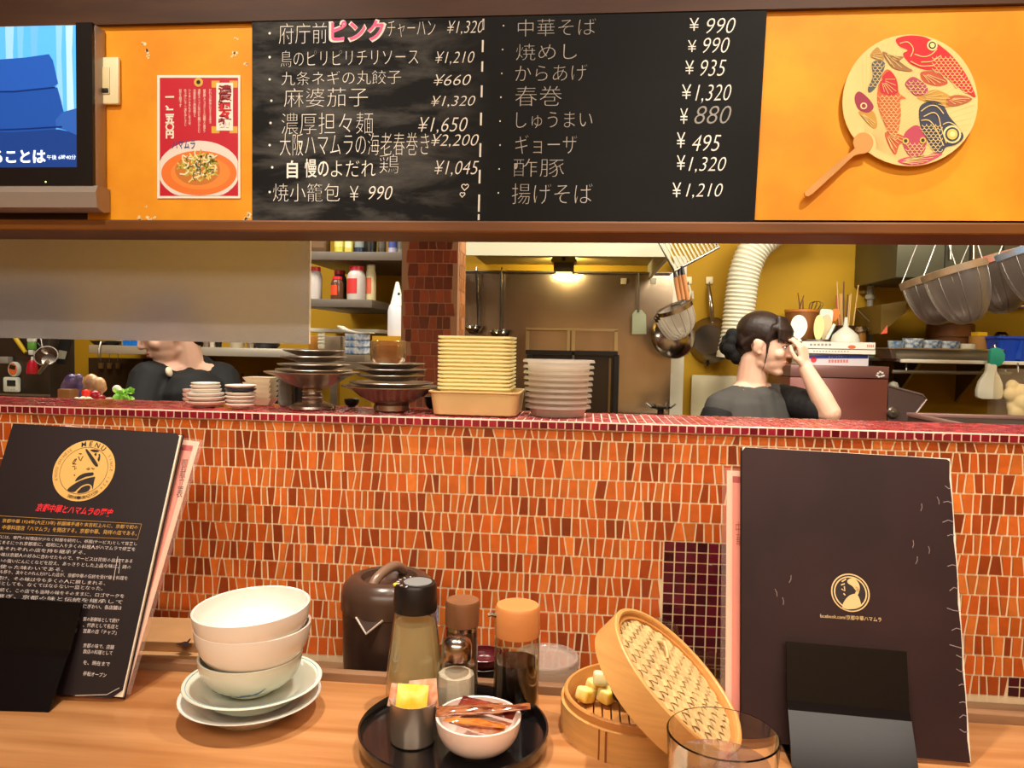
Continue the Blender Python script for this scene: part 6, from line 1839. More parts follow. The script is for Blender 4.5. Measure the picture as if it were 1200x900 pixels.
# rail with ladles and a turner
YLd = YST - 0.028
rl = thing('utensil_rail', 'thin steel rail along the top of the steel cladding', 'rail', (P(660, 318, YLd).x, YLd, zst))
MB().tube([V((x0s + 0.02, YLd, zst - 0.004)), V((x1s_ - 0.01, YLd, zst - 0.004))], 0.004, 8).build('bar', m_steel, rl)
for x in (x0s + 0.05, x1s_ - 0.05): MB().tube([V((x, YLd, zst - 0.004)), V((x, YST, zst - 0.004))], 0.003, 6).build('bracket', m_steel, rl)
kL = PXM(1, YLd)
def ladle(label, top, bot, r_, tiltx):
    Yl = YLd - 0.016
    a, b_ = P(*top, Yl), P(*bot, Yl)
    t = thing('ladle', label, 'ladle', b_)
    MB().tube([a, (a + b_) / 2 + V((0.001, -0.004, 0)), b_], [0.0055, 0.0052, 0.004], 8).build('handle', mat('ladle_handle', '#5E5A55', 0.35, 1.0), t)
    MB().tube([a + V((0, 0, -0.002)), a + V((0, 0.004, 0.014)), a + V((0, 0.016, 0.016)), a + V((0, 0.022, 0.008))], 0.0028, 6).build('hook', m_silver, t)
    MB().lathe([(0, -r_ * 0.85), (r_ * 0.5, -r_ * 0.75), (r_ * 0.85, -r_ * 0.4), (r_, 0), (r_ * 0.94, 0), (r_ * 0.8, -r_ * 0.36), (r_ * 0.45, -r_ * 0.68), (0, -r_ * 0.78)], b_ + V((tiltx, -0.03, -0.004)), 28, EU(12, 0, 0)).build('bowl', m_silver, t)
    return t
ladle('steel ladle hanging on the rail next to the pillar, its bowl partly hidden', (558.5, 317), (560.5, 382), 10.5 * kL, -0.014)
ladle('steel ladle hanging right of the other, above the cream trays', (587.5, 317), (586.5, 387), 12.5 * kL, 0.004)
Yt = YLd - 0.012
t = thing('turner', 'turner with a pale green blade hanging at the right of the steel cladding', 'turner', P(748, 391, Yt))
MB().tube([P(749, 320, Yt), P(748.5, 345, Yt), P(748, 366, Yt)], [0.004, 0.0036, 0.005], 8).build('handle', mat('turner_handle', '#6A665F', 0.4, 0.8), t)
q = MB(); q.poly([P(x, y, Yt) for x, y in ((740.5, 391.5), (757.5, 391.5), (757, 369), (752, 363), (745, 363), (741, 368))], (0, 0.003, 0)); q.build('blade', mat('pale_green_blade', '#A3A88C', 0.35, 0.3), t, smooth=0)
for i, x in enumerate((731, 765.5)):
    q = MB(); cc = bxp(q, x - 3.4, 326, x + 3.4, 333, YST - 0.006, 0.0058, 0.001); tag(q.build('wall_hook', mat('hook_pad', '#A89C84', 0.4), None, loc=cc), ['square hook pad on the steel cladding left of the turner', 'square hook pad on the steel cladding right of the turner'][i], 'hook')
# steel framed cabinet with dark opening
YCf = YST - 0.05
t = thing('oven_cabinet', 'steel framed cabinet with a dark oven opening set in the steel cladding', 'oven', (P(670, 480, YCf).x, YCf, ZK))
m_fr2 = mat('bright_steel', '#C4B48C', 0.25, 1.0)
def fb(x0, y0, x1, y1, dep=0.05, m_=m_fr2, nm='frame_bar', Y=YCf):
    q = MB(); bxp(q, x0, y0, x1, y1, Y, dep); return q.build(nm, m_, t, smooth=0)
fb(616, 384.5, 724, 387.5); fb(616, 387.5, 620.5, 411); fb(720, 387.5, 724, 411); fb(664.5, 387.5, 668, 411); fb(670, 387.5, 674, 411)
fb(620.5, 388, 664.5, 411, 0.04, m_steeld, 'upper_panel', YCf + 0.01); fb(674, 388, 720, 411, 0.04, m_steeld, 'upper_panel', YCf + 0.01)
fb(616, 411, 724, 416, 0.05, mat('oven_black', '#120C0A', 0.4), 'lintel')
fb(616, 416, 622, 560, 0.05, mat('oven_black', '#120C0A'), 'side_frame'); fb(718, 416, 724, 560, 0.05, mat('oven_black', '#120C0A'), 'side_frame')
fb(669, 413, 671.5, 560, 0.05, mat('door_edge', '#6A6055', 0.4, 0.8), 'door_edge')
fb(622, 416, 669, 560, 0.03, mat('oven_dark', '#1C100A', 0.35), 'oven_door', YCf + 0.018); fb(671.5, 416, 718, 560, 0.03, mat('oven_dark2', '#2A1A0C', 0.3), 'oven_door', YCf + 0.018)
fb(712, 420, 714.5, 560, 0.01, mat('door_trim', '#6A4A1E', 0.4), 'door_trim', YCf + 0.012)
# gas cock on the stove edge
sv = thing('stove', 'low steel stove top below the steel cladding', 'stove', (P(740, 500, 2.95).x, 3.0, ZK))
MB().box2((P(620, 500, 2.9).x, 2.85, ZK), (P(800, 500, 2.9).x, YST - 0.06, 0.92)).build('stove_body', m_steel, sv, smooth=0)
for i, x in enumerate((768, 773)):
    pass
c = P(774, 486, 2.93); c.z = 0.9205
MB().lathe([(0, 0), (0.035, 0), (0.035, 0.018), (0.012, 0.022), (0.012, 0.052), (0.034, 0.054), (0.036, 0.062), (0, 0.064)], c, 20).build('burner', m_dark, sv)
q = MB()
for a in range(6):
    q.tube([c + V((0.034 * math.cos(R(60 * a)), 0.034 * math.sin(R(60 * a)), 0.055)), c + V((0.055 * math.cos(R(60 * a)), 0.055 * math.sin(R(60 * a)), 0.072))], 0.004, 6)
q.build('pan_support', m_steel, sv)

# ------------------------------------------------------------------ right of the hood: strainers, pan, duct
# slatted steel rack hanging from the ceiling
YK = 2.44
t = thing('slatted_rack', 'tilted slatted steel rack hanging above the strainers', 'rack', P(800, 300, YK))
A, B, C_, D_ = P(771, 282, YK), P(790, 318, YK - 0.04), P(842, 290, YK + 0.02), P(826, 262, YK + 0.06)
def lerp(a, b, t_): return a + (b - a) * t_
MB().tube([A, B, C_, D_], 0.005, 8, True).build('frame', m_steel, t)
for k in range(13):
    f_ = (k + 0.5) / 13
    a, b_ = lerp(A, D_, f_), lerp(B, C_, f_)
    n_2 = (b_ - a).normalized()
    q = MB(); q.box((a + b_) / 2, ((b_ - a).length, 0.0065, 0.002), Matrix((n_2, (D_ - A).normalized(), n_2.cross((D_ - A).normalized()))).transposed()); q.build('slat', mat('slat_steel', '#6E6450', 0.4, 0.7), t, smooth=0)
for p in (A, D_): MB().tube([p, V((p.x, p.y, ZC))], 0.003, 6).build('hanger', m_steel, t)
# strainers with wooden handles, nested
m_mesh = mat_thin('wire_mesh', '#D8CFC0', 0.3, 0.3, 0.42)
m_wh = mat('worn_wood_handle', '#B97842', 0.5, var=0.2)
def strainer(label, htop, hbot, rim_c, r_, dep, rot, Y, group=None):
    k_ = PXM(1, Y)
    a, b_ = P(*htop, Y), P(*hbot, Y)
    c = P(*rim_c, Y)
    t = thing('noodle_strainer', label, 'strainer', c, group)
    MB().tube([lerp(a, b_, 0.25), b_], [0.0075, 0.0065], 10).build('wooden_handle', m_wh, t)
    MB().tube([a, lerp(a, b_, 0.28)], [0.0045, 0.0065], 10).build('handle_cap', m_dark, t)
    rm_ = EU(*rot)
    rr = r_ * k_; dd = dep * k_
    MB().tube([b_, lerp(b_, c, 0.5), c + rm_ @ V((0, rr, 0))], 0.003, 6).build('shank', m_steel, t)
    MB().lathe([(rr, -0.006), (rr + 0.0025, -0.006), (rr + 0.003, 0.006), (rr, 0.006), (rr, -0.006)], c, 40, rm_).build('rim', m_silver, t)
    MB().lathe([(rr * math.cos(R(a_)) ** 0.55, -dd * math.sin(R(a_))) for a_ in range(0, 90, 10)] + [(0, -dd)], c, 40, rm_).build('mesh_basket', m_mesh, t)
    q = MB()
    for k in range(12):
        an = 6.2832 * k / 12
        q.tube([c + rm_ @ V((rr * math.cos(R(a_)) ** 0.55 * math.cos(an) * 1.005, rr * math.cos(R(a_)) ** 0.55 * math.sin(an) * 1.005, -dd * math.sin(R(a_)) * 1.005)) for a_ in range(0, 90, 15)], 0.0007, 4)
    q.build('wires', m_silver, t)
GN = 'wooden handled strainers under the slatted rack'
strainer('front wooden-handled strainer below the slatted rack, its basket fully seen', (799, 312), (806, 352), (791, 361), 20, 31, (12, -24, 0), YK - 0.125, GN)
strainer('middle wooden-handled strainer below the slatted rack, behind the front one', (795, 313), (801, 352), (789, 364), 20, 31, (12, -24, 0), YK - 0.005, GN)
strainer('rearmost wooden-handled strainer below the slatted rack', (790, 316), (796, 352), (787, 367), 20, 31, (12, -24, 0), YK + 0.115, GN)
# large steel bowl hanging behind
c = P(789, 394, 3.12); k_ = PXM(1, 3.12)
t = thing('steel_bowl', 'large shallow steel bowl hanging on the wall behind the strainers', 'bowl', c)
rt = EU(78, 0, 14)
MB().lathe([(0, 12 * k_), (12 * k_, 11 * k_), (22 * k_, 4 * k_), (25 * k_, 0), (26.5 * k_, 0), (26.5 * k_, 0.8 * k_), (23 * k_, 5 * k_), (12.5 * k_, 12.2 * k_), (0, 13.2 * k_)], c, 40, rt).build('bowl_body', m_silver, t)
MB().tube([c + V((0, 0, 26 * k_)), c + V((0.01, 0.1, 29 * k_)), V((c.x + 0.01, YST if c.x < x1s_ else YB, c.z + 29 * k_))], 0.003, 6).build('hanger', m_steel, t)
# frying pan
YPn = YB - 0.075; k_ = PXM(1, YPn)
c = P(830, 398, YPn)
t = thing('frying_pan', 'steel frying pan hanging on the yellow wall, base towards the room', 'pan', c)
rt = EU(88, 0, -20)
MB().lathe([(0, 0.0), (17 * k_, 0.0), (18 * k_, -1 * k_), (25 * k_, -11 * k_), (27 * k_, -14 * k_), (26 * k_, -14 * k_), (24 * k_, -11 * k_), (17 * k_, -1.8 * k_), (0, -1.2 * k_)], c, 48, rt).build('pan_body', mat('pan_steel', '#8E8478', 0.28, 1.0, var=0.2), t)
MB().tube([P(835, 380, YPn + 0.03), P(834, 362, YPn + 0.01), P(831.5, 345, YPn + 0.03), P(830.5, 334, YPn + 0.05)], [0.007, 0.010, 0.010, 0.006], 10).build('handle', m_silver, t)
MB().tube([P(829, 425, YPn + 0.04), P(829, 429, YPn + 0.035)], [0.008, 0.004], 8).build('helper_lug', m_dark, t)
def pad(x, y, lb):
    q = MB(); k_ = PXM(1, YB - 0.008)
    cc = bxp(q, x - 4.2, y - 4.2, x + 4.2, y + 4.2, YB - 0.009, 0.0088, 0.002); o = tag(q.build('hook_pad', mat('hook_cream', '#E4D6A8', 0.4), None, loc=cc), lb, 'hook'); 
    hk = MB().tube([P(x, y + 2, YB - 0.009), P(x, y + 3, YB - 0.022), P(x, y + 5.5, YB - 0.03), P(x, y + 4, YB - 0.036)], 0.0028, 6).build('hook', m_steel, o)
pad(831.5, 328.5, 'cream adhesive hook above the frying pan'); pad(806.5, 328.5, 'cream adhesive hook left of the frying pan, above a clip'); 
t = thing('plastic_clip', 'small pale clip hanging on the wall beside the strainer handles', 'clip', P(809, 352, YB - 0.03))
MB().tube([P(807, 334, YB - 0.03), P(809, 341, YB - 0.035), P(807, 350, YB - 0.03)], 0.006, 8).build('clip_body', mat('pale_clip', '#D9CDB0', 0.4), t)
MB().tube([P(811, 341, YB - 0.035), P(812, 350, YB - 0.03)], 0.005, 8).build('clip_jaw', mat('pale_clip', '#D9CDB0'), t)
# corrugated duct
YDu = 3.22
ctr = curve3([P(860, 414, YDu), P(864, 385, YDu), P(868, 350, YDu), P(873, 318, YDu), P(884, 292, YDu), P(905, 272, YDu), P(935, 256, YDu), P(975, 246, YDu)], 40)
L = 0.0; pts, rs = [ctr[0]], [0.0]
dense = []
acc = 0
step = PXM(1.15, YDu)
last = ctr[0]; samp = [last]
for p in ctr[1:]:
    while (p - last).length >= step:
        last = last + (p - last).normalized() * step
        samp.append(last)
rad = [PXM(17.2, YDu) + PXM(0.75, YDu) * math.cos(2 * math.pi * i / 4) + PXM(1.0, YDu) * max(0, 1 - i / 14) for i in range(len(samp))]
t = thing('flexible_duct', 'white corrugated flexible duct curving down the yellow wall', 'duct', ctr[0])
MB().tube(samp, rad, 28).build('hose', mat('duct_white', '#DDD6BE', 0.5), t, smooth=60)
t0 = (samp[0] - samp[3]).normalized()
MB().lathe([(PXM(17, YDu), 0), (PXM(19, YDu), 0), (PXM(19, YDu), 0.022), (PXM(17, YDu), 0.022), (PXM(17, YDu), 0)], samp[0], 32, t0.to_track_quat('Z', 'Y').to_matrix()).build('collar', mat('duct_collar', '#D6CDB4', 0.5), t)
# pale board leaning low on the wall
q = MB(); cc = bxp(q, 809.5, 440, 870, 520, YB - 0.03, 0.022, 0.003); tag(q.build('chopping_board', mat('pale_board2', '#D8CBA4', 0.5, var=0.06), None, loc=cc), 'pale upright chopping board against the yellow wall behind the woman', 'board')
q = MB(); q.box2((P(800, 500, YB - 0.14).x, YB - 0.14, ZK), (P(920, 500, 3.0).x, YB - 0.002, P(840, 520, YB - 0.03).z)); c_ = V((P(860, 500, YB - 0.1).x, YB - 0.07, ZK)); tag(q.build('low_counter', m_steel, None, loc=c_, smooth=0), 'low steel counter under the pale chopping board', 'counter')

# ------------------------------------------------------------------ kitchen, right: brown cabinet and what stands on it
YQ = 3.0
kq = PXM(1, YQ)
xq0, xq1 = P(925, 460, YQ).x, P(1040.5, 460, YQ).x
zq = zY(428.5, YQ, 985)
t = thing('brown_cabinet', 'brown metal kitchen cabinet behind the woman, carrying books and utensils', 'cabinet', ((xq0 + xq1) / 2, YQ + 0.15, ZK))
m_brm = mat('brown_lacquered_metal', '#7E463E', 0.35, 0.2, var=0.12, scale=3)
MB().box2((xq0, YQ, ZK), (xq1, YB - 0.05, zY(443, YQ, 985)), 0.003).build('cabinet_body', m_brm, t)
MB().box2((xq0, YQ - 0.004, zY(442.6, YQ, 985)), (xq1, YB - 0.05, zq), 0.003).build('top_lid', mat('brown_metal_lid', '#7E5650', 0.35, 0.2), t)
q = MB()
for (x, y) in ((1029, 437.5), (1031.5, 435.8), (1034, 437), (1030, 441.5), (1033, 441), (1035.5, 440.2), (1028, 440)):
    q.ell(P(x, y, YQ - 0.0045), (1.5 * kq, 0.0006, 1.1 * kq), None, 10, 6)
q.build('white_emblem', mat('emblem_white', '#EDE4E0', 0.5), t)
# books, lowest first
GBk = 'books on the brown cabinet'
def book(x0, x1, y0, y1, Y, dep, c_, lb):
    zc0, zc1 = zY(y1, Y, 985), zY(y0, Y, 985)
    xx0, xx1 = P(x0, y0, Y).x, P(x1, y0, Y).x
    t = thing('book', lb, 'book', ((xx0 + xx1) / 2, Y + dep / 2, zc0), GBk)
    cm = mat('book_' + c_[1:], c_, 0.4)
    q = MB(); q.box2((xx0, Y, zc0), (xx1, Y + dep, zc0 + 0.0022)); q.box2((xx0, Y, zc1 - 0.0022), (xx1, Y + dep, zc1)); q.box2((xx0, Y, zc0), (xx1, Y + 0.003, zc1))
    q.build('cover', cm, t, smooth=0)
    MB().box2((xx0 + 0.003, Y + 0.003, zc0 + 0.0022), (xx1 - 0.003, Y + dep - 0.004, zc1 - 0.0022)).build('pages', m_page, t, smooth=0)
    return t, xx0, xx1, zc0, zc1
def spine(t, x0, x1, y0, y1, Y, c_, nm='spine_mark', ell=False):
    q = MB()
    pts = [(x0, y1), (x1, y1), (x1, y0), (x0, y0)] if not ell else arc(((x0 + x1) / 2, (y0 + y1) / 2), (x1 - x0) / 2, 0, 360, 20, (y1 - y0) / 2)[:-1]
    q.poly([P(x, y, Y - 0.0004) for x, y in pts]); q.build(nm, mat('spine_' + c_[1:], c_, 0.5), t, smooth=0)
YBk = 3.03
zq_px = 428.2
t, a, b, z0, z1 = book(943, 1018, 415.4, 428.3, YBk, 0.20, '#D5CDD2', 'lowest book of the stack, pale with a blue spine band and red seal')
spine(t, 946, 1017, 416.2, 420.2, YBk, '#2A3F96'); spine(t, 950, 957, 417.5, 425, YBk, '#D23A4A', 'red_seal', True)
for k in range(7): spine(t, 971 + k * 3.4, 973.5 + k * 3.4, 421.5, 425, YBk, '#C97A74')
for k in range(8): spine(t, 971 + k * 2.8, 973 + k * 2.8, 417.5, 419.2, YBk, '#C9CFE6')
t, a, b, z0, z1 = book(940, 1026, 409.0, 415.3, YBk - 0.01, 0.21, '#EAE3D6', 'middle white book of the stack with faint grey lettering')
for k in range(12): spine(t, 953 + k * 3.6, 955 + k * 3.6, 411, 412.4, YBk - 0.01, '#A9A49C')
t, a, b, z0, z1 = book(940, 1026, 400.6, 408.9, YBk - 0.012, 0.21, '#EFE8DA', 'top white book of the stack with an orange oval on its spine')
spine(t, 993.5, 1003, 404.5, 408.7, YBk - 0.012, '#E2673A', 'orange_oval', True)
for k in range(6): spine(t, 949 + k * 4.4, 952 + k * 4.4, 402.6, 405.2, YBk - 0.012, '#9A958C')
for k in range(4): spine(t, 1016 + k * 2.2, 1017.5 + k * 2.2, 404, 407, YBk - 0.012, '#C9866A')
ztopb = z1
# things standing on the cabinet behind the books
Yu = YBk + 0.25
ku = PXM(1, Yu)
def oncab(x, Y=Yu): p = P(x, 400, Y); return V((p.x, Y, zq + 0.0003))
# wooden tub
c = oncab(938.5, Yu + 0.02); hz = zY(363, Yu, 938) - zq
t = thing('wooden_tub', 'round wooden tub full of utensils behind the books', 'tub', c)
r0_, r1_ = 15 * ku, 18.5 * ku
MB().lathe([(0, 0), (r0_, 0), (r1_, hz), (r1_ - 0.006, hz), (r0_ - 0.006, 0.006), (0, 0.006)], c, 40).build('tub_body', mat('tub_wood', '#8A5426', 0.45, var=0.25, scale=8, stretch=(6, 6, 0.6)), t)
MB().lathe([(r1_ - 0.002, hz - 0.012), (r1_ + 0.002, hz - 0.010), (r1_ + 0.002, hz), (r1_ - 0.007, hz), (r1_ - 0.007, hz - 0.004)], c, 40).build('rim', mat('tub_rim', '#B5702E', 0.4), t)
# whisk and twigs in the tub
t = thing('whisk', 'wire whisk sticking out of the wooden tub', 'whisk', c + V((0.02, 0, 0.01)))
q = MB()
for k in range(5):
    a = math.pi * k / 5
    top = P(957, 357, Yu)
    pts = [c + V((0.02, 0, hz * 0.7))] + [top + V((0.028 * math.cos(j * math.pi / 6 ) * math.cos(a), 0.028 * math.cos(j * math.pi / 6) * math.sin(a), 0.014 * math.sin(j * math.pi / 6))) for j in range(7)] + [c + V((0.02, 0, hz * 0.7))]
    q.tube(pts, 0.0012, 5)
q.build('wires', m_steel, t)
MB().tube([c + V((0.006, 0, 0.012)), c + V((0.02, 0, hz * 0.72))], 0.006, 8).build('handle', m_steel, t)
for i, (x0, y0, x1, y1, lb) in enumerate(((938, 364, 935, 343, 'dark twig-like stick leaning left out of the wooden tub'), (941, 364, 941, 352, 'short dark stick upright in the wooden tub'), (936, 364, 942, 346, 'dark stick leaning right out of the wooden tub'))):
    a_, b_ = P(x0, y0, Yu), P(x1, y1, Yu)
    bt = c + V((0.004 * (i - 1), 0.01, 0.012))
    tag(MB().tube([bt, a_, b_], [0.003, 0.003, 0.0018], 6).build('stick', mat('dark_stick', '#6A3A1A', 0.5), None, loc=bt), lb, 'stick', 'dark sticks in the wooden tub')
# utensil pot hidden behind the books, with paddles and spatulas
cpot = oncab(958, Yu - 0.06)
t = thing('utensil_pot', 'steel utensil pot mostly hidden behind the stack of books', 'pot', cpot)
MB().lathe([(0, 0), (0.055, 0), (0.055, 0.10), (0.053, 0.10), (0.053, 0.003), (0, 0.003)], cpot, 32).build('pot_body', m_steel, t)
def paddle(lb, cx, cy, rx, ry, m_, tilt, squ=2.0, Y=None, cat='spatula', nm='rice_paddle'):
    Y = Y or Yu - 0.085
    kk = PXM(1, Y)
    c = P(cx, cy, Y)
    rm_ = EU(0, tilt, 0)
    foot = V((cpot.x + (c.x - cpot.x) * 0.25, cpot.y - 0.02, zq + 0.006))
    t = thing(nm, lb, cat, foot)
    n = 28
    q = MB()
    pts = []
    for j in range(n):
        a = 6.2832 * j / n
        x = math.copysign(abs(math.cos(a)) ** (2 / squ), math.cos(a)) * rx * kk
        z = math.copysign(abs(math.sin(a)) ** (2 / squ), math.sin(a)) * ry * kk
        if squ == 2.0: x *= 1 - 0.18 * (-z / (ry * kk)) if z < 0 else 1
        pts.append(c + rm_ @ V((x, -0.004 * (1 - (z / (ry * kk)) ** 2), z)))
    q.poly(pts, (0, 0.005, 0)); q.build('blade', m_, t, smooth=30)
    MB().tube([c + rm_ @ V((0, 0.001, -ry * kk * 0.9)), lerp(c + rm_ @ V((0, 0.002, -ry * kk)), foot, 0.5), foot], [0.006, 0.0055, 0.005], 8).build('handle', m_, t)
m_wp = mat('white_paddle', '#E6E8DE', 0.35); m_cp = mat('cream_paddle', '#E4D892', 0.4); m_tp = mat('tan_paddle', '#D2BE96', 0.45); m_bp = mat('pale_blue_paddle', '#C9D8CC', 0.35)
paddle('round white rice paddle just above the woman\'s hand', 936, 383, 9.3, 13.5, m_wp, 0, cat='paddle')
paddle('cream spoon-shaped spatula right of the white rice paddle', 959.5, 384, 5.7, 14.5, m_cp, 2, Y=Yu - 0.10)
paddle('tan spatula between the cream one and the dark tongs', 968, 384, 6.2, 15, m_tp, 4, Y=Yu - 0.07)
paddle('pale bluish square spatula behind the tan one', 968, 371, 7.2, 8.5, m_bp, 4, 5.0, Y=Yu - 0.05, nm='spatula')
paddle('orange spatula tilted beside the red chopsticks', 978, 369, 4.6, 7.0, mat('orange_paddle', '#D87A30', 0.4), 20, 2.6, Y=Yu - 0.03, nm='spatula')
t = thing('tongs', 'dark and white tongs slanting out right of the spatulas', 'tongs', cpot + V((0.03, -0.02, 0.006)))
MB().tube([P(978, 380, Yu - 0.09), P(969, 397, Yu - 0.09), cpot + V((0.03, -0.02, 0.006))], [0.006, 0.007, 0.005], 8).build('arm', mat('white_plastic', '#E9EDE0'), t)
MB().tube([P(980, 383, Yu - 0.08), P(972, 398, Yu - 0.08), cpot + V((0.035, -0.015, 0.006))], [0.006, 0.007, 0.005], 8).build('arm', m_dark, t)
# funnel on the books
YFn = YBk + 0.075; kn = PXM(1, YFn)
c = V((P(990.5, 398, YFn).x, YFn, ztopb + 0.0003))
t = thing('funnel', 'upturned grey-white funnel standing on the top book', 'funnel', c)
MB().lathe([(15 * kn, 0), (15 * kn, 2.5 * kn), (13.5 * kn, 8 * kn), (7.5 * kn, 13.5 * kn), (3 * kn, 17 * kn), (1.6 * kn, 28 * kn), (1.0 * kn, 28 * kn), (2.0 * kn, 17 * kn), (6.5 * kn, 12.5 * kn), (12.5 * kn, 7 * kn), (14 * kn, 0), (15 * kn, 0)], c, 36).build('funnel_cone', mat('grey_white_plastic', '#C9C8BA', 0.4), t)
# jar of chopsticks and skewers behind the funnel
cj = oncab(989, Yu + 0.03)
t = thing('chopstick_jar', 'jar behind the funnel holding chopsticks and skewers', 'jar', cj)
MB().lathe([(0, 0), (0.045, 0), (0.045, 0.16), (0.042, 0.16), (0.042, 0.004), (0, 0.004)], cj, 32).build('jar_body', mat('dark_brown_jar', '#3E2A1A', 0.3), t)
m_rs = mat('red_chopstick', '#A8281E', 0.35); m_ps = mat('pale_chopstick', '#D8AE6A', 0.5); m_ds = mat('dark_chopstick', '#5A2A16', 0.4)
for i, (x0, y0, x1, y1, m_, lb) in enumerate(((984, 388, 981, 330, m_ps, 'long pale chopstick, leftmost and leaning left'), (986, 386, 984.5, 344, m_ps, 'pale chopstick just right of the leftmost one'), (987, 386, 986.5, 344, m_ps, 'pale chopstick upright left of the funnel spout'), (988, 372, 989, 330, m_ds, 'long dark chopstick behind the pale ones'),
     (985, 388, 983.5, 368, m_rs, 'short red chopstick left of the funnel'), (983, 380, 980, 346, m_rs, 'tall red chopstick at the left of the jar'), (995, 385, 997.5, 344, m_ps, 'pale skewer right of the funnel spout'), (994, 384, 995.8, 346, m_ps, 'pale skewer touching the funnel spout'), (998, 386, 1006, 334, m_ps, 'long pale skewer leaning far right'), (992, 360, 993.5, 345, m_ds, 'dark chopstick tip behind the funnel spout'))):
    a_, b_ = P(x0, y0, Yu + 0.03), P(x1, y1, Yu + 0.03)
    d_ = (b_ - a_).normalized()
    ft = V((cj.x + max(-0.036, min(0.036, (a_.x - cj.x) * 0.6)), cj.y + 0.012 * math.sin(i * 2.1), zq + 0.006))
    tag(MB().tube([ft, b_], [0.0032, 0.0024], 6).build('chopstick', m_, None, loc=ft), lb + ' in the jar', 'chopstick', 'chopsticks and skewers in the jar')
t = thing('small_ladle', 'small steel ladle with a bent handle lying by the funnel on the cabinet', 'ladle', oncab(1010))
c = P(1009, 388, Yu - 0.05)
MB().lathe([(0, -0.022), (0.018, -0.018), (0.030, 0), (0.028, 0), (0.017, -0.016), (0, -0.020)], c, 28, EU(0, 165, 0)).build('bowl', m_silver, t)
MB().tube(curve3([c + V((0.028, 0, 0)), P(1019, 378, Yu - 0.05), P(1012, 370, Yu - 0.05), P(1004, 362, Yu - 0.05)], 5), 0.0022, 6).build('handle', m_steel, t)
MB().lathe([(0, 0), (0.024, 0), (0.020, (c.z - 0.004) - zq), (0, (c.z - 0.004) - zq)], V((c.x, c.y, zq + 0.0003)), 24).build('stand', mat('amber_jar', '#8A5A20', 0.3), t)
# side wing with a knob
YWg = 3.0
t = thing('folding_shelf', 'slanted brown folding side shelf with a round knob right of the brown cabinet', 'shelf', P(1045, 495, YWg))
q = MB(); q.poly([P(x, y, YWg) for x, y in ((1040.8, 452), (1081, 462.5), (1086, 468), (1062, 499), (1055, 520), (1040.8, 520))], (0, 0.012, 0)); q.build('plate', mat('brown_grey_metal', '#6E5A58', 0.35, 0.4), t, smooth=0)
MB().tube([P(1040.8, 452, YWg - 0.001), P(1081, 462.5, YWg - 0.001), P(1086, 468, YWg - 0.001), P(1062, 499, YWg - 0.001)], 0.004, 6).build('rim', mat('brown_grey_rim', '#A08A84', 0.35, 0.5), t)
c = P(1045.5, 483, YWg)
MB().lathe([(0, 0), (6.2 * kq, 0), (6.2 * kq, 0.012), (5.0 * kq, 0.016), (1.6 * kq, 0.017), (1.4 * kq, 0.020), (0, 0.020)], c, 28, RX90).build('knob', mat('knob_steel', '#A39A92', 0.3, 0.9), t)
c = P(1048, 454, YWg + 0.05); tag(MB().lathe([(0, 0), (6 * kq, 0), (6 * kq, 5 * kq), (4.5 * kq, 9 * kq), (0, 11 * kq)], V((c.x, YWg + 0.06, zY(458, YWg + 0.05, 1048))), 24).build('storage_jar', mat('white_lid', '#E2DCC6', 0.4), None, loc=V((c.x, YWg + 0.06, zY(458, YWg + 0.05, 1048)))), 'small white domed jar just behind the slanted side shelf', 'jar')

# ------------------------------------------------------------------ kitchen, far right
YPp = YB - 0.06; kp = PXM(1, YPp)
t = thing('wall_pipe', 'pale grey plastic pipe running down the yellow wall with an elbow', 'pipe', P(1019, 400, YPp))
el = P(1020, 309, YPp)
MB().tube(curve3([P(1019, 470, YPp), P(1019.5, 400, YPp), P(1020, 330, YPp), P(1020.5, 314, YPp), P(1025, 308.5, YPp), P(1040, 308, YPp), P(1075, 307, YPp)], 6), 3.6 * kp, 14).build('pipe_run', mat('grey_pvc', '#8F897C', 0.45), t)
for y in (349, 420): MB().lathe([(4.2 * kp, 0), (5.2 * kp, 0.002), (5.2 * kp, 5 * kp), (4.2 * kp, 5.4 * kp)], P(1019.6, y + 2, YPp), 20).build('coupling', mat('grey_pvc2', '#A59E8E', 0.45), t)
q = MB(); q.box2((P(1019, 340, YPp).x - 0.02, YPp, P(1019, 342, YPp).z - 0.006), (P(1019, 340, YPp).x + 0.02, YB - 0.001, P(1019, 342, YPp).z + 0.006)); q.build('wall_clip', m_steel, t, smooth=0)

# overhead steel cabinet
YO2 = 2.95
q = MB(); q.box2((P(1051, 300, YO2).x, YO2, zY(326, YO2, 1120)), (XR - 0.002, YB - 0.002, 1.95), 0.004)
t = thing('overhead_cabinet', 'dark greenish steel overhead cabinet at the top right behind the big strainers', 'cabinet', (P(1120, 300, YO2).x, YO2 + 0.2, zY(326, YO2, 1120)))
q.build('cabinet_body', mat('green_grey_steel', '#5E5A46', 0.4, 0.6, var=0.2, scale=3), t)
for x in (1108, 1137, 1176):
    q = MB(); bxp(q, x - 0.7, 268, x + 0.7, 325, YO2 - 0.004, 0.004); q.build('door_gap', mat('gap_dark', '#16140E', 0.6), t, smooth=0)
for x in (1114, 1141): 
    MB().tube([P(x, 286, YO2 - 0.02), P(x, 304, YO2 - 0.02)], 0.005, 8).build('handle', m_steel, t)
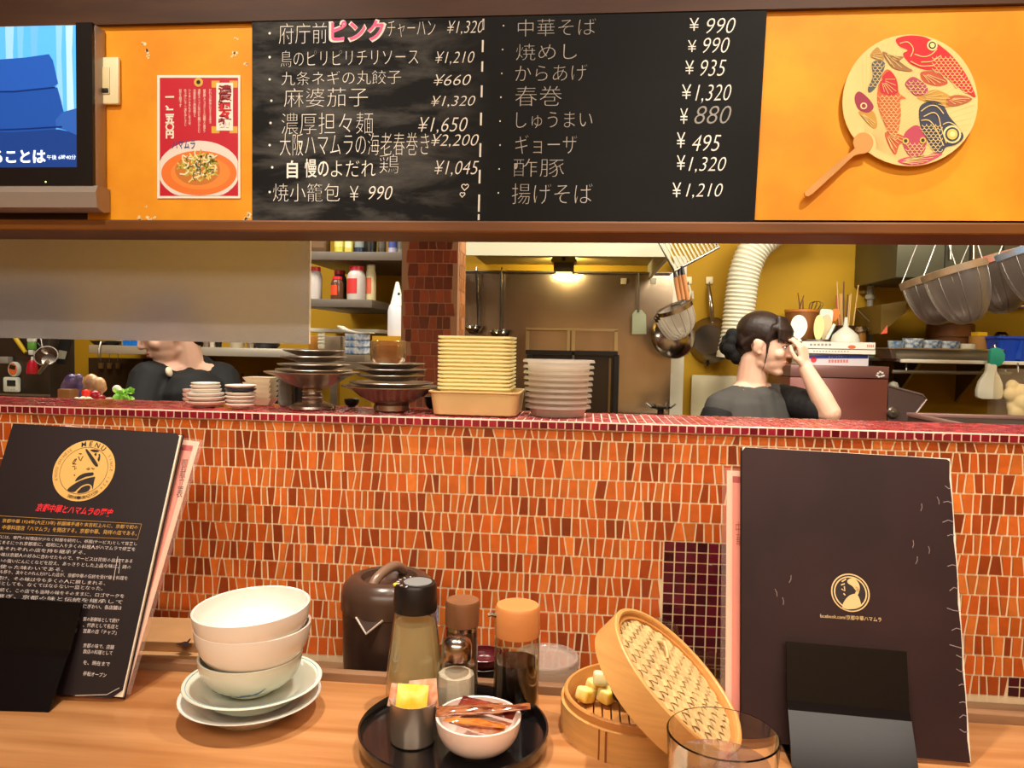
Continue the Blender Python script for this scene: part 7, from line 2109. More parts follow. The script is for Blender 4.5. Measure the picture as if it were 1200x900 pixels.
# mustard corner box with a red tip
YCx = 3.1
t = thing('corner_box', 'dark mustard box mounted on the wall with a red lower corner', 'box', P(1045, 390, YCx))
q = MB(); q.poly([P(x, y, YCx) for x, y in ((1032, 391), (1033, 357), (1062, 352), (1062, 366))], (0, YB - YCx - 0.002, 0)); q.build('body', mat('dark_mustard', '#5E4608', 0.6), t, smooth=0)
q = MB(); q.poly([P(x, y, YCx - 0.002) for x, y in ((1032, 391.5), (1040, 390.5), (1040, 381))], (0, 0.002, 0)); q.build('red_tip', mat('red_tip', '#E2624A', 0.5), t, smooth=0)

# big hemispherical wire strainers hung in a row
m_wire = mat_thin('grey_wire_gauze', '#8A7C72', 0.35, 0.35, 0.40)
GZ = 'big wire strainers hung in a row'
def big(lb, x, y, r_, Y, band, dep):
    kk = PXM(1, Y)
    c = P(x, y, Y); rr = r_ * kk
    t = thing('wire_strainer', lb, 'strainer', c, GZ)
    rm_ = EU(-6, -16, 0)
    MB().lathe([(rr, -4 * kk), (rr + 0.003, -4 * kk), (rr + 0.004, 3.5 * kk), (rr - 0.001, 4 * kk), (rr, -4 * kk)], c, 48, rm_).build('rim_band', band, t)
    MB().lathe([(rr * 0.99 * math.cos(R(a_)) ** 0.8, -dep * kk * math.sin(R(a_))) for a_ in range(0, 90, 8)] + [(0, -dep * kk)], c, 48, rm_).build('gauze', m_wire, t)
    q = MB()
    for k in range(10):
        an = 6.2832 * k / 10
        q.tube([c + rm_ @ V((rr * math.cos(R(a_)) ** 0.8 * math.cos(an), rr * math.cos(R(a_)) ** 0.8 * math.sin(an), -dep * kk * math.sin(R(a_)))) for a_ in range(0, 90, 12)], 0.0011, 5)
    q.build('ribs', m_steel, t)
    q = MB(); q.tube([c + rm_ @ V((-rr, 0, 0.01)), c + V((0.01, 0.02, 0.26))], 0.0022, 6); q.build('hanging_wire', m_steel, t)
    q = MB(); q.tube([c + rm_ @ V((rr, 0, 0.01)), c + V((0.01, 0.02, 0.26))], 0.0022, 6); q.build('hanging_wire', m_steel, t)
    q = MB(); q.tube([c + V((0.01, 0.02, 0.26)), V((c.x + 0.01, c.y + 0.02, ZC))], 0.003, 6); q.build('hanging_wire', m_steel, t)
m_tape = mat('tan_tape', '#7E6448', 0.5, var=0.3, scale=25)
big('leftmost big wire strainer with a tan taped rim, top right of the kitchen', 1090, 327, 30, 2.68, m_tape, 52)
big('big wire strainer second from the left, tan taped rim', 1118, 318, 32, 2.42, m_tape, 60)
big('big wire strainer with a reddish taped rim, third from the left', 1162, 305, 33, 2.68, mat('red_tape', '#A8483C', 0.5, c2='#7E6448', scale=20), 60)
big('rightmost big wire strainer with a blue tag on its rim, cut by the frame', 1208, 292, 33, 2.42, mat('blue_tape', '#5E86A8', 0.5, c2='#7E6448', scale=14), 64)
# slim tube lamp / rail behind the strainers
t = thing('towel_rail', 'slim bright rail behind the big wire strainers', 'rail', P(1130, 357, 2.93))
MB().tube([P(1066, 356.5, 2.90), P(1225, 359.5, 2.90)], 0.004, 8).build('bar', mat('bright_rail', '#E6DCC4', 0.25, 0.9), t)
for x in (1072, 1215): MB().tube([P(x, 357, 2.90), P(x, 340, 2.92), V((P(x, 326, 2.96).x, 2.97, zY(326, YO2, 1120) + 0.002))], 0.003, 6).build('bracket', m_steel, t)

# shelf at right with tray, cups, steamer and basket
YE = 2.95; ke = PXM(1, YE)
zsr = zY(422, YE, 1120)
t = thing('wire_shelf', 'long white edged wall shelf at the right carrying a steel tray and blue basket', 'shelf', (P(1130, 425, YE).x, YE, zsr - 0.02))
xe0, xe1 = P(1056, 423, YE).x, XR - 0.002
MB().box2((xe0, YE + 0.01, zsr - 0.01), (xe1, YB - 0.002, zsr), 0.0).build('shelf_board', m_shelf, t, smooth=0)
MB().box2((xe0, YE, zsr - 4 * ke), (xe1, YE + 0.012, zsr), 0.002).build('front_edge', mat('white_edge', '#E2DAC6', 0.35), t)
MB().tube([P(1046, 435.5, YE + 0.05), P(1185, 437.5, YE + 0.05)], 2.0 * ke, 8).build('lower_rail', mat('rail_grey', '#A89C86', 0.35, 0.6), t)
for x in (1062, 1178): MB().tube([P(x, 436, YE + 0.05), P(x, 422, YE + 0.06)], 0.004, 6).build('rail_bracket', m_steel, t)
for x in (1105, 1190):
    q = MB(); xx = P(x, 430, YE).x; q.poly([(xx, YB - 0.002, zsr - 0.01), (xx, YE + 0.2, zsr - 0.01), (xx, YB - 0.002, zsr - 0.18)], (0.012, 0, 0)); q.build('bracket', m_steel, t, smooth=0)
def one(x, Y): return V((P(x, 415, Y).x, Y, zsr + 0.0003))
c = one(1098, YE + 0.11)
kt = PXM(1, YE + 0.05)
t = thing('steel_tray', 'long shallow steel tray of cups on the right wall shelf', 'tray', c)
q = MB(); rr_tub(q, c, [(56 * kt, 0.075, 0), (60 * kt, 0.085, 11 * kt), (61 * kt, 0.088, 11 * kt), (61 * kt, 0.088, 12.5 * kt), (58.5 * kt, 0.081, 12.5 * kt), (55 * kt, 0.072, 1 * kt)], 0.015)
q.build('tray_body', mat('tray_steel', '#B5AA98', 0.3, 0.9), t, smooth=30)
GC = 'cups in the steel tray'
m_bw2 = mat('blue_white_cup', '#E6E8E2', 0.2, c2='#4E6E96', scale=60, detail=2)
for i, (x, w, h, m_, lb) in enumerate(((1049.5, 9, 19, mat('blue_grey_cup', '#B9C0BC', 0.3, c2='#4E6E96', scale=60), 'blue and grey cup at the left end of the steel tray'), (1069, 11, 22, m_bw2, 'tallest blue and white cup, second in the steel tray'), (1091, 10.5, 20.5, m_bw2, 'blue and white cup in the middle of the steel tray'), (1112, 10.5, 19.5, m_bw2, 'blue and white cup, fourth from the left in the steel tray'), (1132.5, 9.5, 17, mat('cream_cup', '#E2DAC0', 0.3), 'plain cream cup at the right end of the steel tray'))):
    c = one(x, YE + 0.10) + V((0, 0, 1.3 * kt))
    tag(MB().lathe([(0, 0), (w * 0.6 * kt, 0), (w * 0.62 * kt, 1.5 * kt), (w * 0.85 * kt, h * 0.4 * kt), (w * kt, h * kt), (w * 0.93 * kt, h * kt), (w * 0.78 * kt, h * 0.42 * kt), (w * 0.5 * kt, 3 * kt), (0, 3 * kt)], c, 32).build('tea_cup', m_, None, loc=c), lb, 'cup', GC)
c = one(1112, YE + 0.29); k2 = PXM(1, YE + 0.29)
t = thing('bamboo_steamer', 'dark round bamboo steamer at the back of the right wall shelf', 'steamer', c)
MB().lathe([(0, 0), (23 * k2, 0), (23 * k2, 26 * k2), (21 * k2, 26 * k2), (0, 24 * k2)], c, 40).build('steamer_band', mat('dark_bamboo', '#6E4222', 0.4, var=0.2), t)
MB().lathe([(23 * k2, 25 * k2), (24 * k2, 25 * k2), (24 * k2, 38 * k2), (22 * k2, 39.5 * k2), (0, 39.5 * k2), (0, 25 * k2)], c, 40).build('lid', mat('dark_bamboo_lid', '#7A4A26', 0.35, var=0.2), t)
c = one(1147.5, YE + 0.16); k2 = PXM(1, YE + 0.16)
t = thing('wooden_measure', 'pale wooden round box between the cups and the blue basket', 'box', c)
MB().lathe([(0, 0), (11 * k2, 0), (11 * k2, 27 * k2), (9.8 * k2, 27 * k2), (9.8 * k2, 3 * k2), (0, 3 * k2)], c, 32).build('box_body', mat('amber_wood', '#9A6A2E', 0.4, var=0.15), t)
q = MB(); q.box(c + V((-2 * k2, -2 * k2, 27 * k2)), (11 * k2, 11 * k2, 8 * k2), EU(0, 0, 10)); q.build('yellow_packet', mat('yellow_packet', '#C99A16', 0.4), t, smooth=0)
c = one(1190, YE + 0.12); k2 = PXM(1, YE + 0.03)
t = thing('blue_basket', 'bright blue plastic basket at the right end of the wall shelf', 'basket', c)
m_bl = mat('blue_basket_plastic', '#1C46B8', 0.35)
q = MB(); rr_tub(q, c, [(28 * k2, 0.075, 0), (32 * k2, 0.09, 25 * k2), (33.5 * k2, 0.094, 25 * k2), (33.5 * k2, 0.094, 27.5 * k2), (31 * k2, 0.086, 27.5 * k2), (27 * k2, 0.072, 1 * k2)], 0.012); q.build('basket_body', m_bl, t, smooth=30)
for k in (-10, 8):
    q = MB(); q.poly([c + V(((k + x) * k2, -0.076 - z * 0.0006 / k2 * k2, z * k2)) + V((0, -0.012 * z / 25, 0)) for x, z in ((-3, 2), (3, 2), (1, 23), (-1, 23))], (0, -0.002, 0)); q.build('moulded_rib', mat('blue_light', '#2A58CC', 0.3), t, smooth=0)
c = one(1172, YE + 0.28); tag(MB().lathe([(0, 0), (8 * k2, 0), (8 * k2, 30 * k2), (5 * k2, 34 * k2), (0, 34 * k2)], c, 24).build('steel_pot', m_silver, None, loc=c), 'small steel pot behind the blue basket', 'pot')
# white scoop with teal handle
YSc = YE - 0.035; kS = PXM(1, YSc)
c = P(1159, 468, YSc)
t = thing('plastic_scoop', 'white plastic scoop with a teal handle hanging from the right wall shelf', 'scoop', c)
prof = [(-14, 2), (-14.5, 10), (-12, 20), (-7.5, 27), (-5.2, 31), (-5.0, 40), (5.4, 40), (5.6, 31), (9, 26), (12.5, 18), (13.5, 8), (12.5, 1.5), (9, 0), (-9, 0)]
q = MB(); q.poly([c + V((x * kS, -0.012, z * kS)) for x, z in prof], (0, 0.024, 0))
bmesh.ops.bevel(q.bm, geom=[e for e in q.bm.edges], offset=0.006, segments=2, affect='EDGES', profile=0.5)
q.build('scoop_body', mat('milky_plastic', '#E6E2CC', 0.35), t)
q = MB(); q.poly([c + V((x * kS, -0.011, z * kS)) for x, z in ((-3, 38), (-2, 56), (4, 58), (10, 56), (13.5, 50), (13.5, 44), (10, 38), (4, 36))], (0, 0.022, 0))
bmesh.ops.bevel(q.bm, geom=[e for e in q.bm.edges], offset=0.005, segments=2, affect='EDGES', profile=0.5)
q.build('teal_handle', mat('teal_plastic', '#2FA890', 0.35), t)
MB().tube([c + V((4 * kS, 0, 56 * kS)), c + V((4 * kS, 0.006, 60 * kS)), c + V((4 * kS, 0.030, 58 * kS))], 0.003, 6).build('hook', m_steel, t)
# clear bag of cream-coloured dough skins hanging at the right edge
YBg = YE - 0.07; kb = PXM(1, YBg)
t = thing('hanging_bag', 'clear plastic bag of cream dough pieces hanging at the right edge', 'bag', P(1190, 495, YBg))
q = MB()
for (x, y, r_) in ((1186, 452, 7), (1184, 462, 8), (1190, 470, 10), (1196, 460, 10), (1200, 472, 12), (1192, 484, 10), (1202, 486, 10), (1187, 476, 7), (1206, 462, 10)):
    q.ell(P(x, y, YBg + 0.035 + rnd.uniform(-0.01, 0.01)), (r_ * kb, r_ * kb * 0.75, r_ * kb), None, 14, 10)
q.build('dough_pieces', mat('cream_dough', '#EBD9AE', 0.6, bump=0.5, scale=40), t, remesh=0.004, sm_iter=3)
q = MB(); rr_tub(q, V((P(1193, 470, YBg).x, YBg + 0.035, P(1193, 498, YBg).z)), [(17 * kb, 0.028, 0), (22 * kb, 0.040, 10 * kb), (23 * kb, 0.044, 40 * kb), (22 * kb, 0.016, 62 * kb)], 0.014)
q.build('clear_film', mat_thin('bag_film', '#FFF8EA', 0.2, 0.15, 0.10), t, smooth=40)
MB().tube([P(1193, 437, YBg + 0.03), P(1193, 430, YBg + 0.04), V((P(1193, 425, YE).x, YE + 0.002, zsr - 2 * ke))], 0.003, 6).build('hook', m_steel, t)
# dark low unit at right
YLo = 2.05
q = MB()
zt0 = zY(483.5, YLo + 0.44, 1064)
xa_, xb_ = P(1065, 485, YLo + 0.44).x, XR - 0.002
t = thing('griddle', 'dark low griddle unit with a pinkish perforated rim at the lower right of the kitchen', 'griddle', ((xa_ + xb_) / 2, YLo + 0.2, ZK))
MB().box2((xa_, YLo, ZK), (xb_, YLo + 0.45, zt0 - 0.012), 0.003).build('body', mat('griddle_dark', '#3A2E26', 0.45, 0.3, var=0.2), t)
q = MB(); q.box2((xa_ - 0.004, YLo - 0.006, zt0 - 0.012), (xb_, YLo + 0.016, zt0), 0.002); q.box2((xa_ - 0.004, YLo + 0.43, zt0 - 0.012), (xb_, YLo + 0.45, zt0), 0.002); q.box2((xa_ - 0.004, YLo + 0.016, zt0 - 0.012), (xa_ + 0.016, YLo + 0.43, zt0), 0.002)
q.build('rim', mat('pinkish_metal', '#96726A', 0.4, 0.4), t)
for k in range(20):
    x = xa_ + 0.02 + k * 0.0235
    q = MB(); q.lathe([(0, 0.0003), (0.004, 0.0003), (0.0042, 0), (0, 0)], V((x, YLo + 0.005, zt0)), 10); q.build('perforation', m_dark, t)

# ------------------------------------------------------------------ people
m_skin = mat('skin', '#EBBBA2', 0.5, sss=0.15, var=0.05, scale=12)
m_lip = mat('lip_skin', '#B86A60', 0.45)
m_hair = mat('dark_brown_hair', '#33201A', 0.42, c2='#1E130F', scale=40, stretch=(9, 9, 0.8), bump=0.5)
m_hair2 = mat('reddish_dark_hair', '#33191A', 0.4, c2='#1E0F10', scale=60)
m_eye = mat('eye_dark', '#20140F', 0.2)
m_eyew = mat('eye_white', '#E9E0DA', 0.3)

def frame(fwd, up=V((0, 0, 1))):
    """x = the person's left, y = forward, z = up"""
    f = V(fwd).normalized()
    s_ = V(up).cross(f).normalized() * -1      # right of the person is -x
    z = f.cross(V(up).cross(f)).normalized()
    x = f.cross(z).normalized()
    return Matrix((x, f, z)).transposed()      # x here points to the person's right

def head_shapes(q, c, M, s=1.0):
    E_ = lambda p, r_, rot=None: q.ell(c + M @ (V(p) * s), [a * s for a in r_], M if rot is None else M @ rot, 24, 16)
    C_ = lambda a, b, ra, rb: q.cap(c + M @ (V(a) * s), c + M @ (V(b) * s), ra * s, rb * s, 14)
    E_((0, -0.018, 0.032), (0.074, 0.093, 0.084))
    E_((0, 0.018, -0.015), (0.066, 0.074, 0.085))
    E_((0, 0.030, -0.062), (0.052, 0.056, 0.048))
    E_((0, 0.066, -0.098), (0.021, 0.020, 0.018))
    C_((0.034, 0.000, -0.072), (0.012, 0.066, -0.098), 0.022, 0.017)
    C_((-0.034, 0.000, -0.072), (-0.012, 0.066, -0.098), 0.022, 0.017)
    C_((0.016, 0.082, 0.022), (-0.016, 0.082, 0.022), 0.012, 0.012)         # brow
    C_((0, 0.088, 0.010), (0, 0.106, -0.026), 0.0085, 0.0095)               # nose bridge to tip
    E_((0, 0.100, -0.030), (0.013, 0.011, 0.0085))
    E_((0.010, 0.093, -0.032), (0.0065, 0.008, 0.006)); E_((-0.010, 0.093, -0.032), (0.0065, 0.008, 0.006))
    E_((0, 0.088, -0.056), (0.019, 0.009, 0.0052)); E_((0, 0.086, -0.067), (0.016, 0.0095, 0.0060))   # lips
    E_((0.036, 0.062, -0.028), (0.024, 0.022, 0.022)); E_((-0.036, 0.062, -0.028), (0.024, 0.022, 0.022))
    for sx in (1, -1):
        E_((0.072 * sx, -0.012, -0.012), (0.008, 0.017, 0.028), EU(-12, 8 * sx, 12 * sx))
        E_((0.074 * sx, -0.018, 0.002), (0.007, 0.014, 0.016), EU(-12, 8 * sx, 14 * sx))
        E_((0.070 * sx, -0.004, -0.034), (0.006, 0.008, 0.009))

def face_parts(t, c, M, s=1.0, closed=False):
    for sx in (1, -1):
        q = MB()
        p = c + M @ (V((0.030 * sx, 0.079, 0.001)) * s)
        if not closed:
            q.ell(p, [0.0135 * s, 0.006 * s, 0.0065 * s], M, 14, 10); q.build('eye', m_eyew, t)
            q = MB(); q.ell(p + M @ (V((0.002 * sx * 0, 0.0045, -0.0005)) * s), [0.0058 * s, 0.0026 * s, 0.0060 * s], M, 12, 8); q.build('iris', m_eye, t)
        q = MB()
        q.tube([c + M @ (V((x * sx, y, z)) * s) for x, y, z in ((0.0165, 0.0835, 0.001), (0.023, 0.0870, 0.0062), (0.031, 0.0855, 0.0078), (0.040, 0.0785, 0.0050), (0.046, 0.0725, 0.0005))], [0.0010 * s, 0.0018 * s, 0.0022 * s, 0.0020 * s, 0.0010 * s], 6); q.build('eyelash', m_eye, t)
        q = MB()
        q.tube([c + M @ (V((x * sx, y, z)) * s) for x, y, z in ((0.014, 0.0920, 0.0235), (0.028, 0.0890, 0.0285), (0.040, 0.0815, 0.0275), (0.049, 0.0730, 0.0225))], [0.0012 * s, 0.0020 * s, 0.0018 * s, 0.0008 * s], 6); q.build('eyebrow', m_hair, t)
    q = MB()
    q.ell(c + M @ (V((0, 0.0905, -0.0562)) * s), [0.0165 * s, 0.0075 * s, 0.0040 * s], M, 16, 10)
    q.ell(c + M @ (V((0, 0.0885, -0.0662)) * s), [0.0140 * s, 0.0080 * s, 0.0048 * s], M, 16, 10)
    q.build('lips', m_lip, t)

def hand_shapes(q, wrist, d, n, thumb, s=1.0, curl=(20, 30, 20), spread=6):
    """d = towards the fingers, n = out of the back of the hand, thumb = side of the thumb"""
    d = V(d).normalized(); n = (V(n) - d * V(n).dot(d)).normalized(); th = d.cross(n).normalized()
    if th.dot(V(thumb)) < 0: th = -th
    p = lambda x, y, z: wrist + (th * x + d * y + n * z) * s
    for (x, y) in ((0.026, 0.078), (0.009, 0.083), (-0.008, 0.080), (-0.023, 0.072)):
        q.cap(p(x * 0.55, 0.012, 0), p(x, y, 0), 0.0125 * s, 0.0105 * s, 10)
    q.ell(p(0.0, 0.045, -0.002), (0.03 * s, 0.03 * s, 0.012 * s), None, 10, 8) if False else None
    lens = ((0.040, 0.024, 0.019), (0.044, 0.028, 0.020), (0.041, 0.026, 0.019), (0.032, 0.019, 0.017))
    for i, ((x, y), L) in enumerate(zip(((0.026, 0.078), (0.009, 0.083), (-0.008, 0.080), (-0.023, 0.072)), lens)):
        a = R(spread * (1.2 - 0.8 * i)); dd = d * math.cos(a) + th * math.sin(a); nn = n
        pt_ = p(x, y, 0)
        rr = (0.0084, 0.0078, 0.0070, 0.0062)
        if i == 3: rr = tuple(v * 0.88 for v in rr)
        ang = 0
        for j, l in enumerate(L):
            ang += R(curl[j] + 4 * i)
            v = dd * math.cos(ang) - nn * math.sin(ang)
            nx = pt_ + v * l * s
            q.cap(pt_, nx, rr[j] * s, rr[j + 1] * s, 10)
            pt_ = nx
    a0 = p(0.020, 0.018, -0.004); a1 = p(0.044, 0.040, -0.014); a2 = p(0.052, 0.066, -0.020); a3 = p(0.050, 0.088, -0.024)
    q.cap(p(0.008, 0.008, 0), a0, 0.014 * s, 0.0135 * s, 10); q.cap(a0, a1, 0.0125 * s, 0.0100 * s, 10); q.cap(a1, a2, 0.0095 * s, 0.0085 * s, 10); q.cap(a2, a3, 0.0085 * s, 0.0066 * s, 10)

def legs(q, hips, face, sk=1.0):
    s_ = V((face.y, -face.x, 0)).normalized()
    for sx in (1, -1):
        h = hips + s_ * 0.085 * sx + V((0, 0, -0.03))
        k = V((h.x, h.y, (h.z + ZK) / 2 + 0.02)) + face * 0.02 + s_ * 0.01 * sx
        a = V((h.x, h.y, ZK + 0.085)) + s_ * 0.015 * sx - face * 0.01
        q.cap(h, k, 0.078 * sk, 0.054 * sk); q.cap(k, a, 0.053 * sk, 0.038 * sk)
        q.cap(a + V((0, 0, -0.045)), a + face * 0.14 + V((0, 0, -0.055)), 0.036, 0.028)
def shoe_tr(t, hips, face, m_tr, name='trousers'):
    q = MB()
    s_ = V((face.y, -face.x, 0)).normalized()
    q.ell(hips, (0.16, 0.125, 0.11))
    for sx in (1, -1):
        h = hips + s_ * 0.085 * sx + V((0, 0, -0.03))
        k = V((h.x, h.y, (h.z + ZK) / 2 + 0.02)) + face * 0.02 + s_ * 0.01 * sx
        a = V((h.x, h.y, ZK + 0.10)) + s_ * 0.015 * sx - face * 0.01
        q.cap(h, k, 0.090, 0.068); q.cap(k, a, 0.067, 0.055)
    q.build(name, m_tr, t, remesh=0.012, sm_iter=3)
    for sx in (1, -1):
        h = hips + s_ * 0.085 * sx
        a = V((h.x, h.y, ZK)) + s_ * 0.015 * sx - face * 0.01
        q = MB(); q.cap(a + V((0, 0, 0.046)) - face * 0.02, a + face * 0.15 + V((0, 0, 0.038)), 0.045, 0.037); q.cap(a + V((0, 0, 0.05)), a + V((0, 0, 0.10)), 0.045, 0.042)
        q.build('shoe', m_dark, t, remesh=0.009, sm_iter=2)

# --- woman
YWo = 2.70
def pw(x, y, Y=YWo): return P(x, y, Y)
wf = V((0.62, -0.78, 0)).normalized()
wr_ = V((wf.y, -wf.x, 0))                       # her right
hips = V((pw(882, 500).x, YWo + 0.02, 0.56))
wo = thing('woman', 'woman in a grey t-shirt over black sleeves, hair tied back, hand raised to her forehead', 'person', (hips.x, hips.y, ZK))
Hc = pw(897, 403.5, YWo)
hf = V((0.90, -0.40, -0.15))
HM = frame(hf)
SC = 0.87
nb = pw(880, 449, YWo + 0.02)                    # base of the neck
shR = nb + wr_ * 0.150 + V((0, 0, -0.080))
shL = nb - wr_ * 0.140 + V((0, 0, -0.055))
elL = pw(972, 484, YWo - 0.10)
waL = pw(944, 431, YWo - 0.07)
elR = shR + V((-0.03, -0.03, -0.27)); waR = elR + wf * 0.14 + V((0.03, 0, -0.18))
hdir = (pw(940, 403, YWo - 0.06) - waL).normalized()
q = MB()
head_shapes(q, Hc, HM, SC)
q.cap(Hc + HM @ V((0, -0.030, -0.055)), nb + V((0, 0, -0.01)), 0.047, 0.052)
q.cap(nb + V((0, 0, -0.01)), nb + V((0, 0, -0.06)), 0.055, 0.07)
q.cap(nb + wr_ * 0.01 + V((0, 0, -0.03)), shR, 0.048, 0.043); q.cap(nb - wr_ * 0.01 + V((0, 0, -0.03)), shL, 0.048, 0.043)
q.cap(nb + V((0, 0, -0.10)) + wr_ * 0.05, hips + V((0, 0, 0.14)) + wr_ * 0.03, 0.095, 0.085); q.cap(nb + V((0, 0, -0.10)) - wr_ * 0.05, hips + V((0, 0, 0.14)) - wr_ * 0.03, 0.095, 0.085)
q.ell(hips, (0.145, 0.11, 0.10))
q.cap(hips + V((0, 0, 0.14)), hips, 0.10, 0.11)
legs(q, hips, wf, 0.95)
q.cap(shL, elL, 0.046, 0.037); q.cap(elL, lerp(elL, waL, 0.35), 0.036, 0.035); q.cap(lerp(elL, waL, 0.35), waL, 0.035, 0.0235)
q.cap(shR, elR, 0.046, 0.036); q.cap(elR, waR, 0.036, 0.024)
hand_shapes(q, waL, hdir, V((0.75, -0.65, 0.25)), V((-0.8, -0.3, 0)), 0.86, (34, 46, 34), 5)
hand_shapes(q, waR, V((0.25, -0.2, -1)), V((-0.6, -0.7, 0)), wf, 0.88, (14, 22, 16), 3)
q.build('body', m_skin, wo, remesh=0.0036, sm_iter=3)
face_parts(wo, Hc, HM, SC, closed=False)
# hair
q = MB()
hE = lambda p, r_, rot=None: q.ell(Hc + HM @ (V(p) * SC), [a * SC for a in r_], HM if rot is None else HM @ rot, 24, 16)
hC = lambda a, b, ra, rb: q.cap(Hc + HM @ (V(a) * SC), Hc + HM @ (V(b) * SC), ra * SC, rb * SC, 10)
hE((0, -0.024, 0.046), (0.082, 0.098, 0.083))
hE((0, -0.062, 0.010), (0.068, 0.062, 0.070))
hE((0, -0.080, -0.030), (0.048, 0.042, 0.048))
for k in range(25):
    x = -0.069 + 0.00575 * k
    yb = 0.091 * math.sqrt(max(0.05, 1 - (x / 0.088) ** 2))
    zb3 = 0.022 + 0.007 * math.sin(k * 2.3)
    hC((x * 0.75, 0.046 * math.sqrt(max(0.05, 1 - (x / 0.1) ** 2)) + 0.008, 0.108), (x * 0.97, yb * 0.965, 0.064), 0.010, 0.0085)
    hC((x * 0.97, yb * 0.965, 0.064), (x + 0.003 * math.sin(k * 2.1), yb + 0.004, zb3), 0.0075, 0.0032)
for sx in (1, -1):
    hC((0.066 * sx, 0.035, 0.070), (0.070 * sx, 0.022, 0.020), 0.014, 0.010)
    hC((0.070 * sx, 0.022, 0.020), (0.068 * sx, 0.026, -0.035), 0.008, 0.0042)
    hC((0.071 * sx, 0.026, -0.035), (0.066 * sx, 0.024, -0.085), 0.0042, 0.0028)
    hC((0.066 * sx, 0.024, -0.085), (0.064 * sx, 0.016, -0.112), 0.003, 0.002)
    hC((0.064 * sx, -0.030, 0.030), (0.054 * sx, -0.070, -0.012), 0.018, 0.018)
hC((0, -0.09, -0.01), (0, -0.135, -0.035), 0.040, 0.036)
q.build('hair', m_hair, wo, remesh=0.0032, sm_iter=5)
q = MB()
bc = Hc + HM @ (V((0.004, -0.116, -0.026)) * SC)
ax = (HM @ V((0, -1, -0.35))).normalized(); u1 = ax.orthogonal().normalized(); u2 = ax.cross(u1)
for k in range(11):
    a = 6.2832 * k / 11
    q.ell(bc + (u1 * math.cos(a) + u2 * math.sin(a)) * 0.046 + ax * 0.008 * math.sin(3 * a), (0.021 + 0.004 * math.sin(5 * a),) * 3, None, 12, 8)
for k in range(8):
    a = 6.2832 * k / 8 + 0.3
    q.ell(bc + ax * 0.020 + (u1 * math.cos(a) + u2 * math.sin(a)) * 0.030, (0.018, 0.018, 0.018), None, 12, 8)
q.ell(bc + ax * 0.025, (0.03, 0.03, 0.03), None, 12, 8)
tag(q.build('scrunchie', mat('black_velvet', '#0B0A0B', 0.9), wo, remesh=0.004, sm_iter=2), 'black scrunchie')
# clothes
m_tee = mat('charcoal_tee', '#4B4845', 0.85, var=0.10, scale=8)
m_slv = mat('black_sleeve', '#161315', 0.8, var=0.15, scale=20)
q = MB()
q.cap(nb + wr_ * 0.035 + V((0, 0, -0.047)), shR, 0.052, 0.052); q.cap(nb - wr_ * 0.035 + V((0, 0, -0.045)), shL, 0.052, 0.052)
q.cap(nb - wf * 0.035 + V((0, 0, -0.045)), nb - wf * 0.03 + V((0, 0, -0.12)), 0.05, 0.08)
q.cap(nb + wf * 0.028 + V((0, 0, -0.062)), nb + wf * 0.03 + V((0, 0, -0.2)), 0.062, 0.10)
for sx in (1, -1): q.cap(nb + wf * 0.03 + wr_ * 0.05 * sx + V((0, 0, -0.065)), nb + wf * 0.03 + wr_ * 0.06 * sx + V((0, 0, -0.2)), 0.055, 0.09)
q.cap(nb + V((0, 0, -0.115)) + wr_ * 0.065, hips + V((0, 0, 0.06)) + wr_ * 0.06, 0.106, 0.108); q.cap(nb + V((0, 0, -0.115)) - wr_ * 0.065, hips + V((0, 0, 0.06)) - wr_ * 0.06, 0.106, 0.108)
q.cap(nb + wf * 0.05 + V((0, 0, -0.19)) + wr_ * 0.055, nb + wf * 0.045 + V((0, 0, -0.21)) + wr_ * 0.05, 0.072, 0.07); q.cap(nb + wf * 0.05 + V((0, 0, -0.19)) - wr_ * 0.055, nb + wf * 0.045 + V((0, 0, -0.21)) - wr_ * 0.05, 0.072, 0.07)
q.cap(shR, lerp(shR, elR, 0.06), 0.053, 0.053); q.cap(shL, lerp(shL, elL, 0.20), 0.053, 0.055)
q.build('t_shirt', m_tee, wo, remesh=0.006, sm_iter=4)
q = MB(); q.cap(lerp(shR, elR, 0.14) + wr_ * 0.006, elR, 0.060, 0.052); q.cap(elR, lerp(elR, waR, 0.9), 0.051, 0.034); q.build('sleeve', m_slv, wo, remesh=0.006, sm_iter=2)
q = MB(); q.cap(lerp(shL, elL, 0.1), lerp(shL, elL, 0.8), 0.056, 0.053)
for k in range(5):
    f_ = 0.3 + 0.12 * k
    q.ell(lerp(shL, elL, f_), (0.058, 0.058, 0.058), None, 14, 10)
q.build('sleeve', m_slv, wo, remesh=0.005, sm_iter=1)
shoe_tr(wo, hips, wf, m_slv)

# --- cook at left
YMa = 2.45
mf = V((-0.72, -0.69, 0)).normalized()
mr_ = V((mf.y, -mf.x, 0))
mh = V((P(222, 500, YMa).x, YMa + 0.12, 0.57))
ma = thing('cook', 'cook in a black wrap-over jacket bending forward, his upper face hidden by the frosted sheet', 'person', (mh.x, mh.y, ZK))
mc = P(195, 387, YMa)
MHf = V((-0.66, -0.66, -0.36))
MM = frame(MHf)
SM = 0.93
mn = P(219, 432, YMa + 0.06)
sR = P(176, 446, YMa - 0.04); sL = P(258, 446, YMa + 0.13)
eR = P(160, 500, YMa - 0.14); eL = P(272, 500, YMa + 0.02)
wR = P(172, 520, YMa - 0.36); wL = P(230, 520, YMa - 0.30)
q = MB()
head_shapes(q, mc, MM, SM)
q.cap(mc + MM @ V((0, -0.035, -0.05)), mn, 0.054, 0.060)
q.cap(mn, sR, 0.058, 0.052); q.cap(mn, sL, 0.058, 0.052)
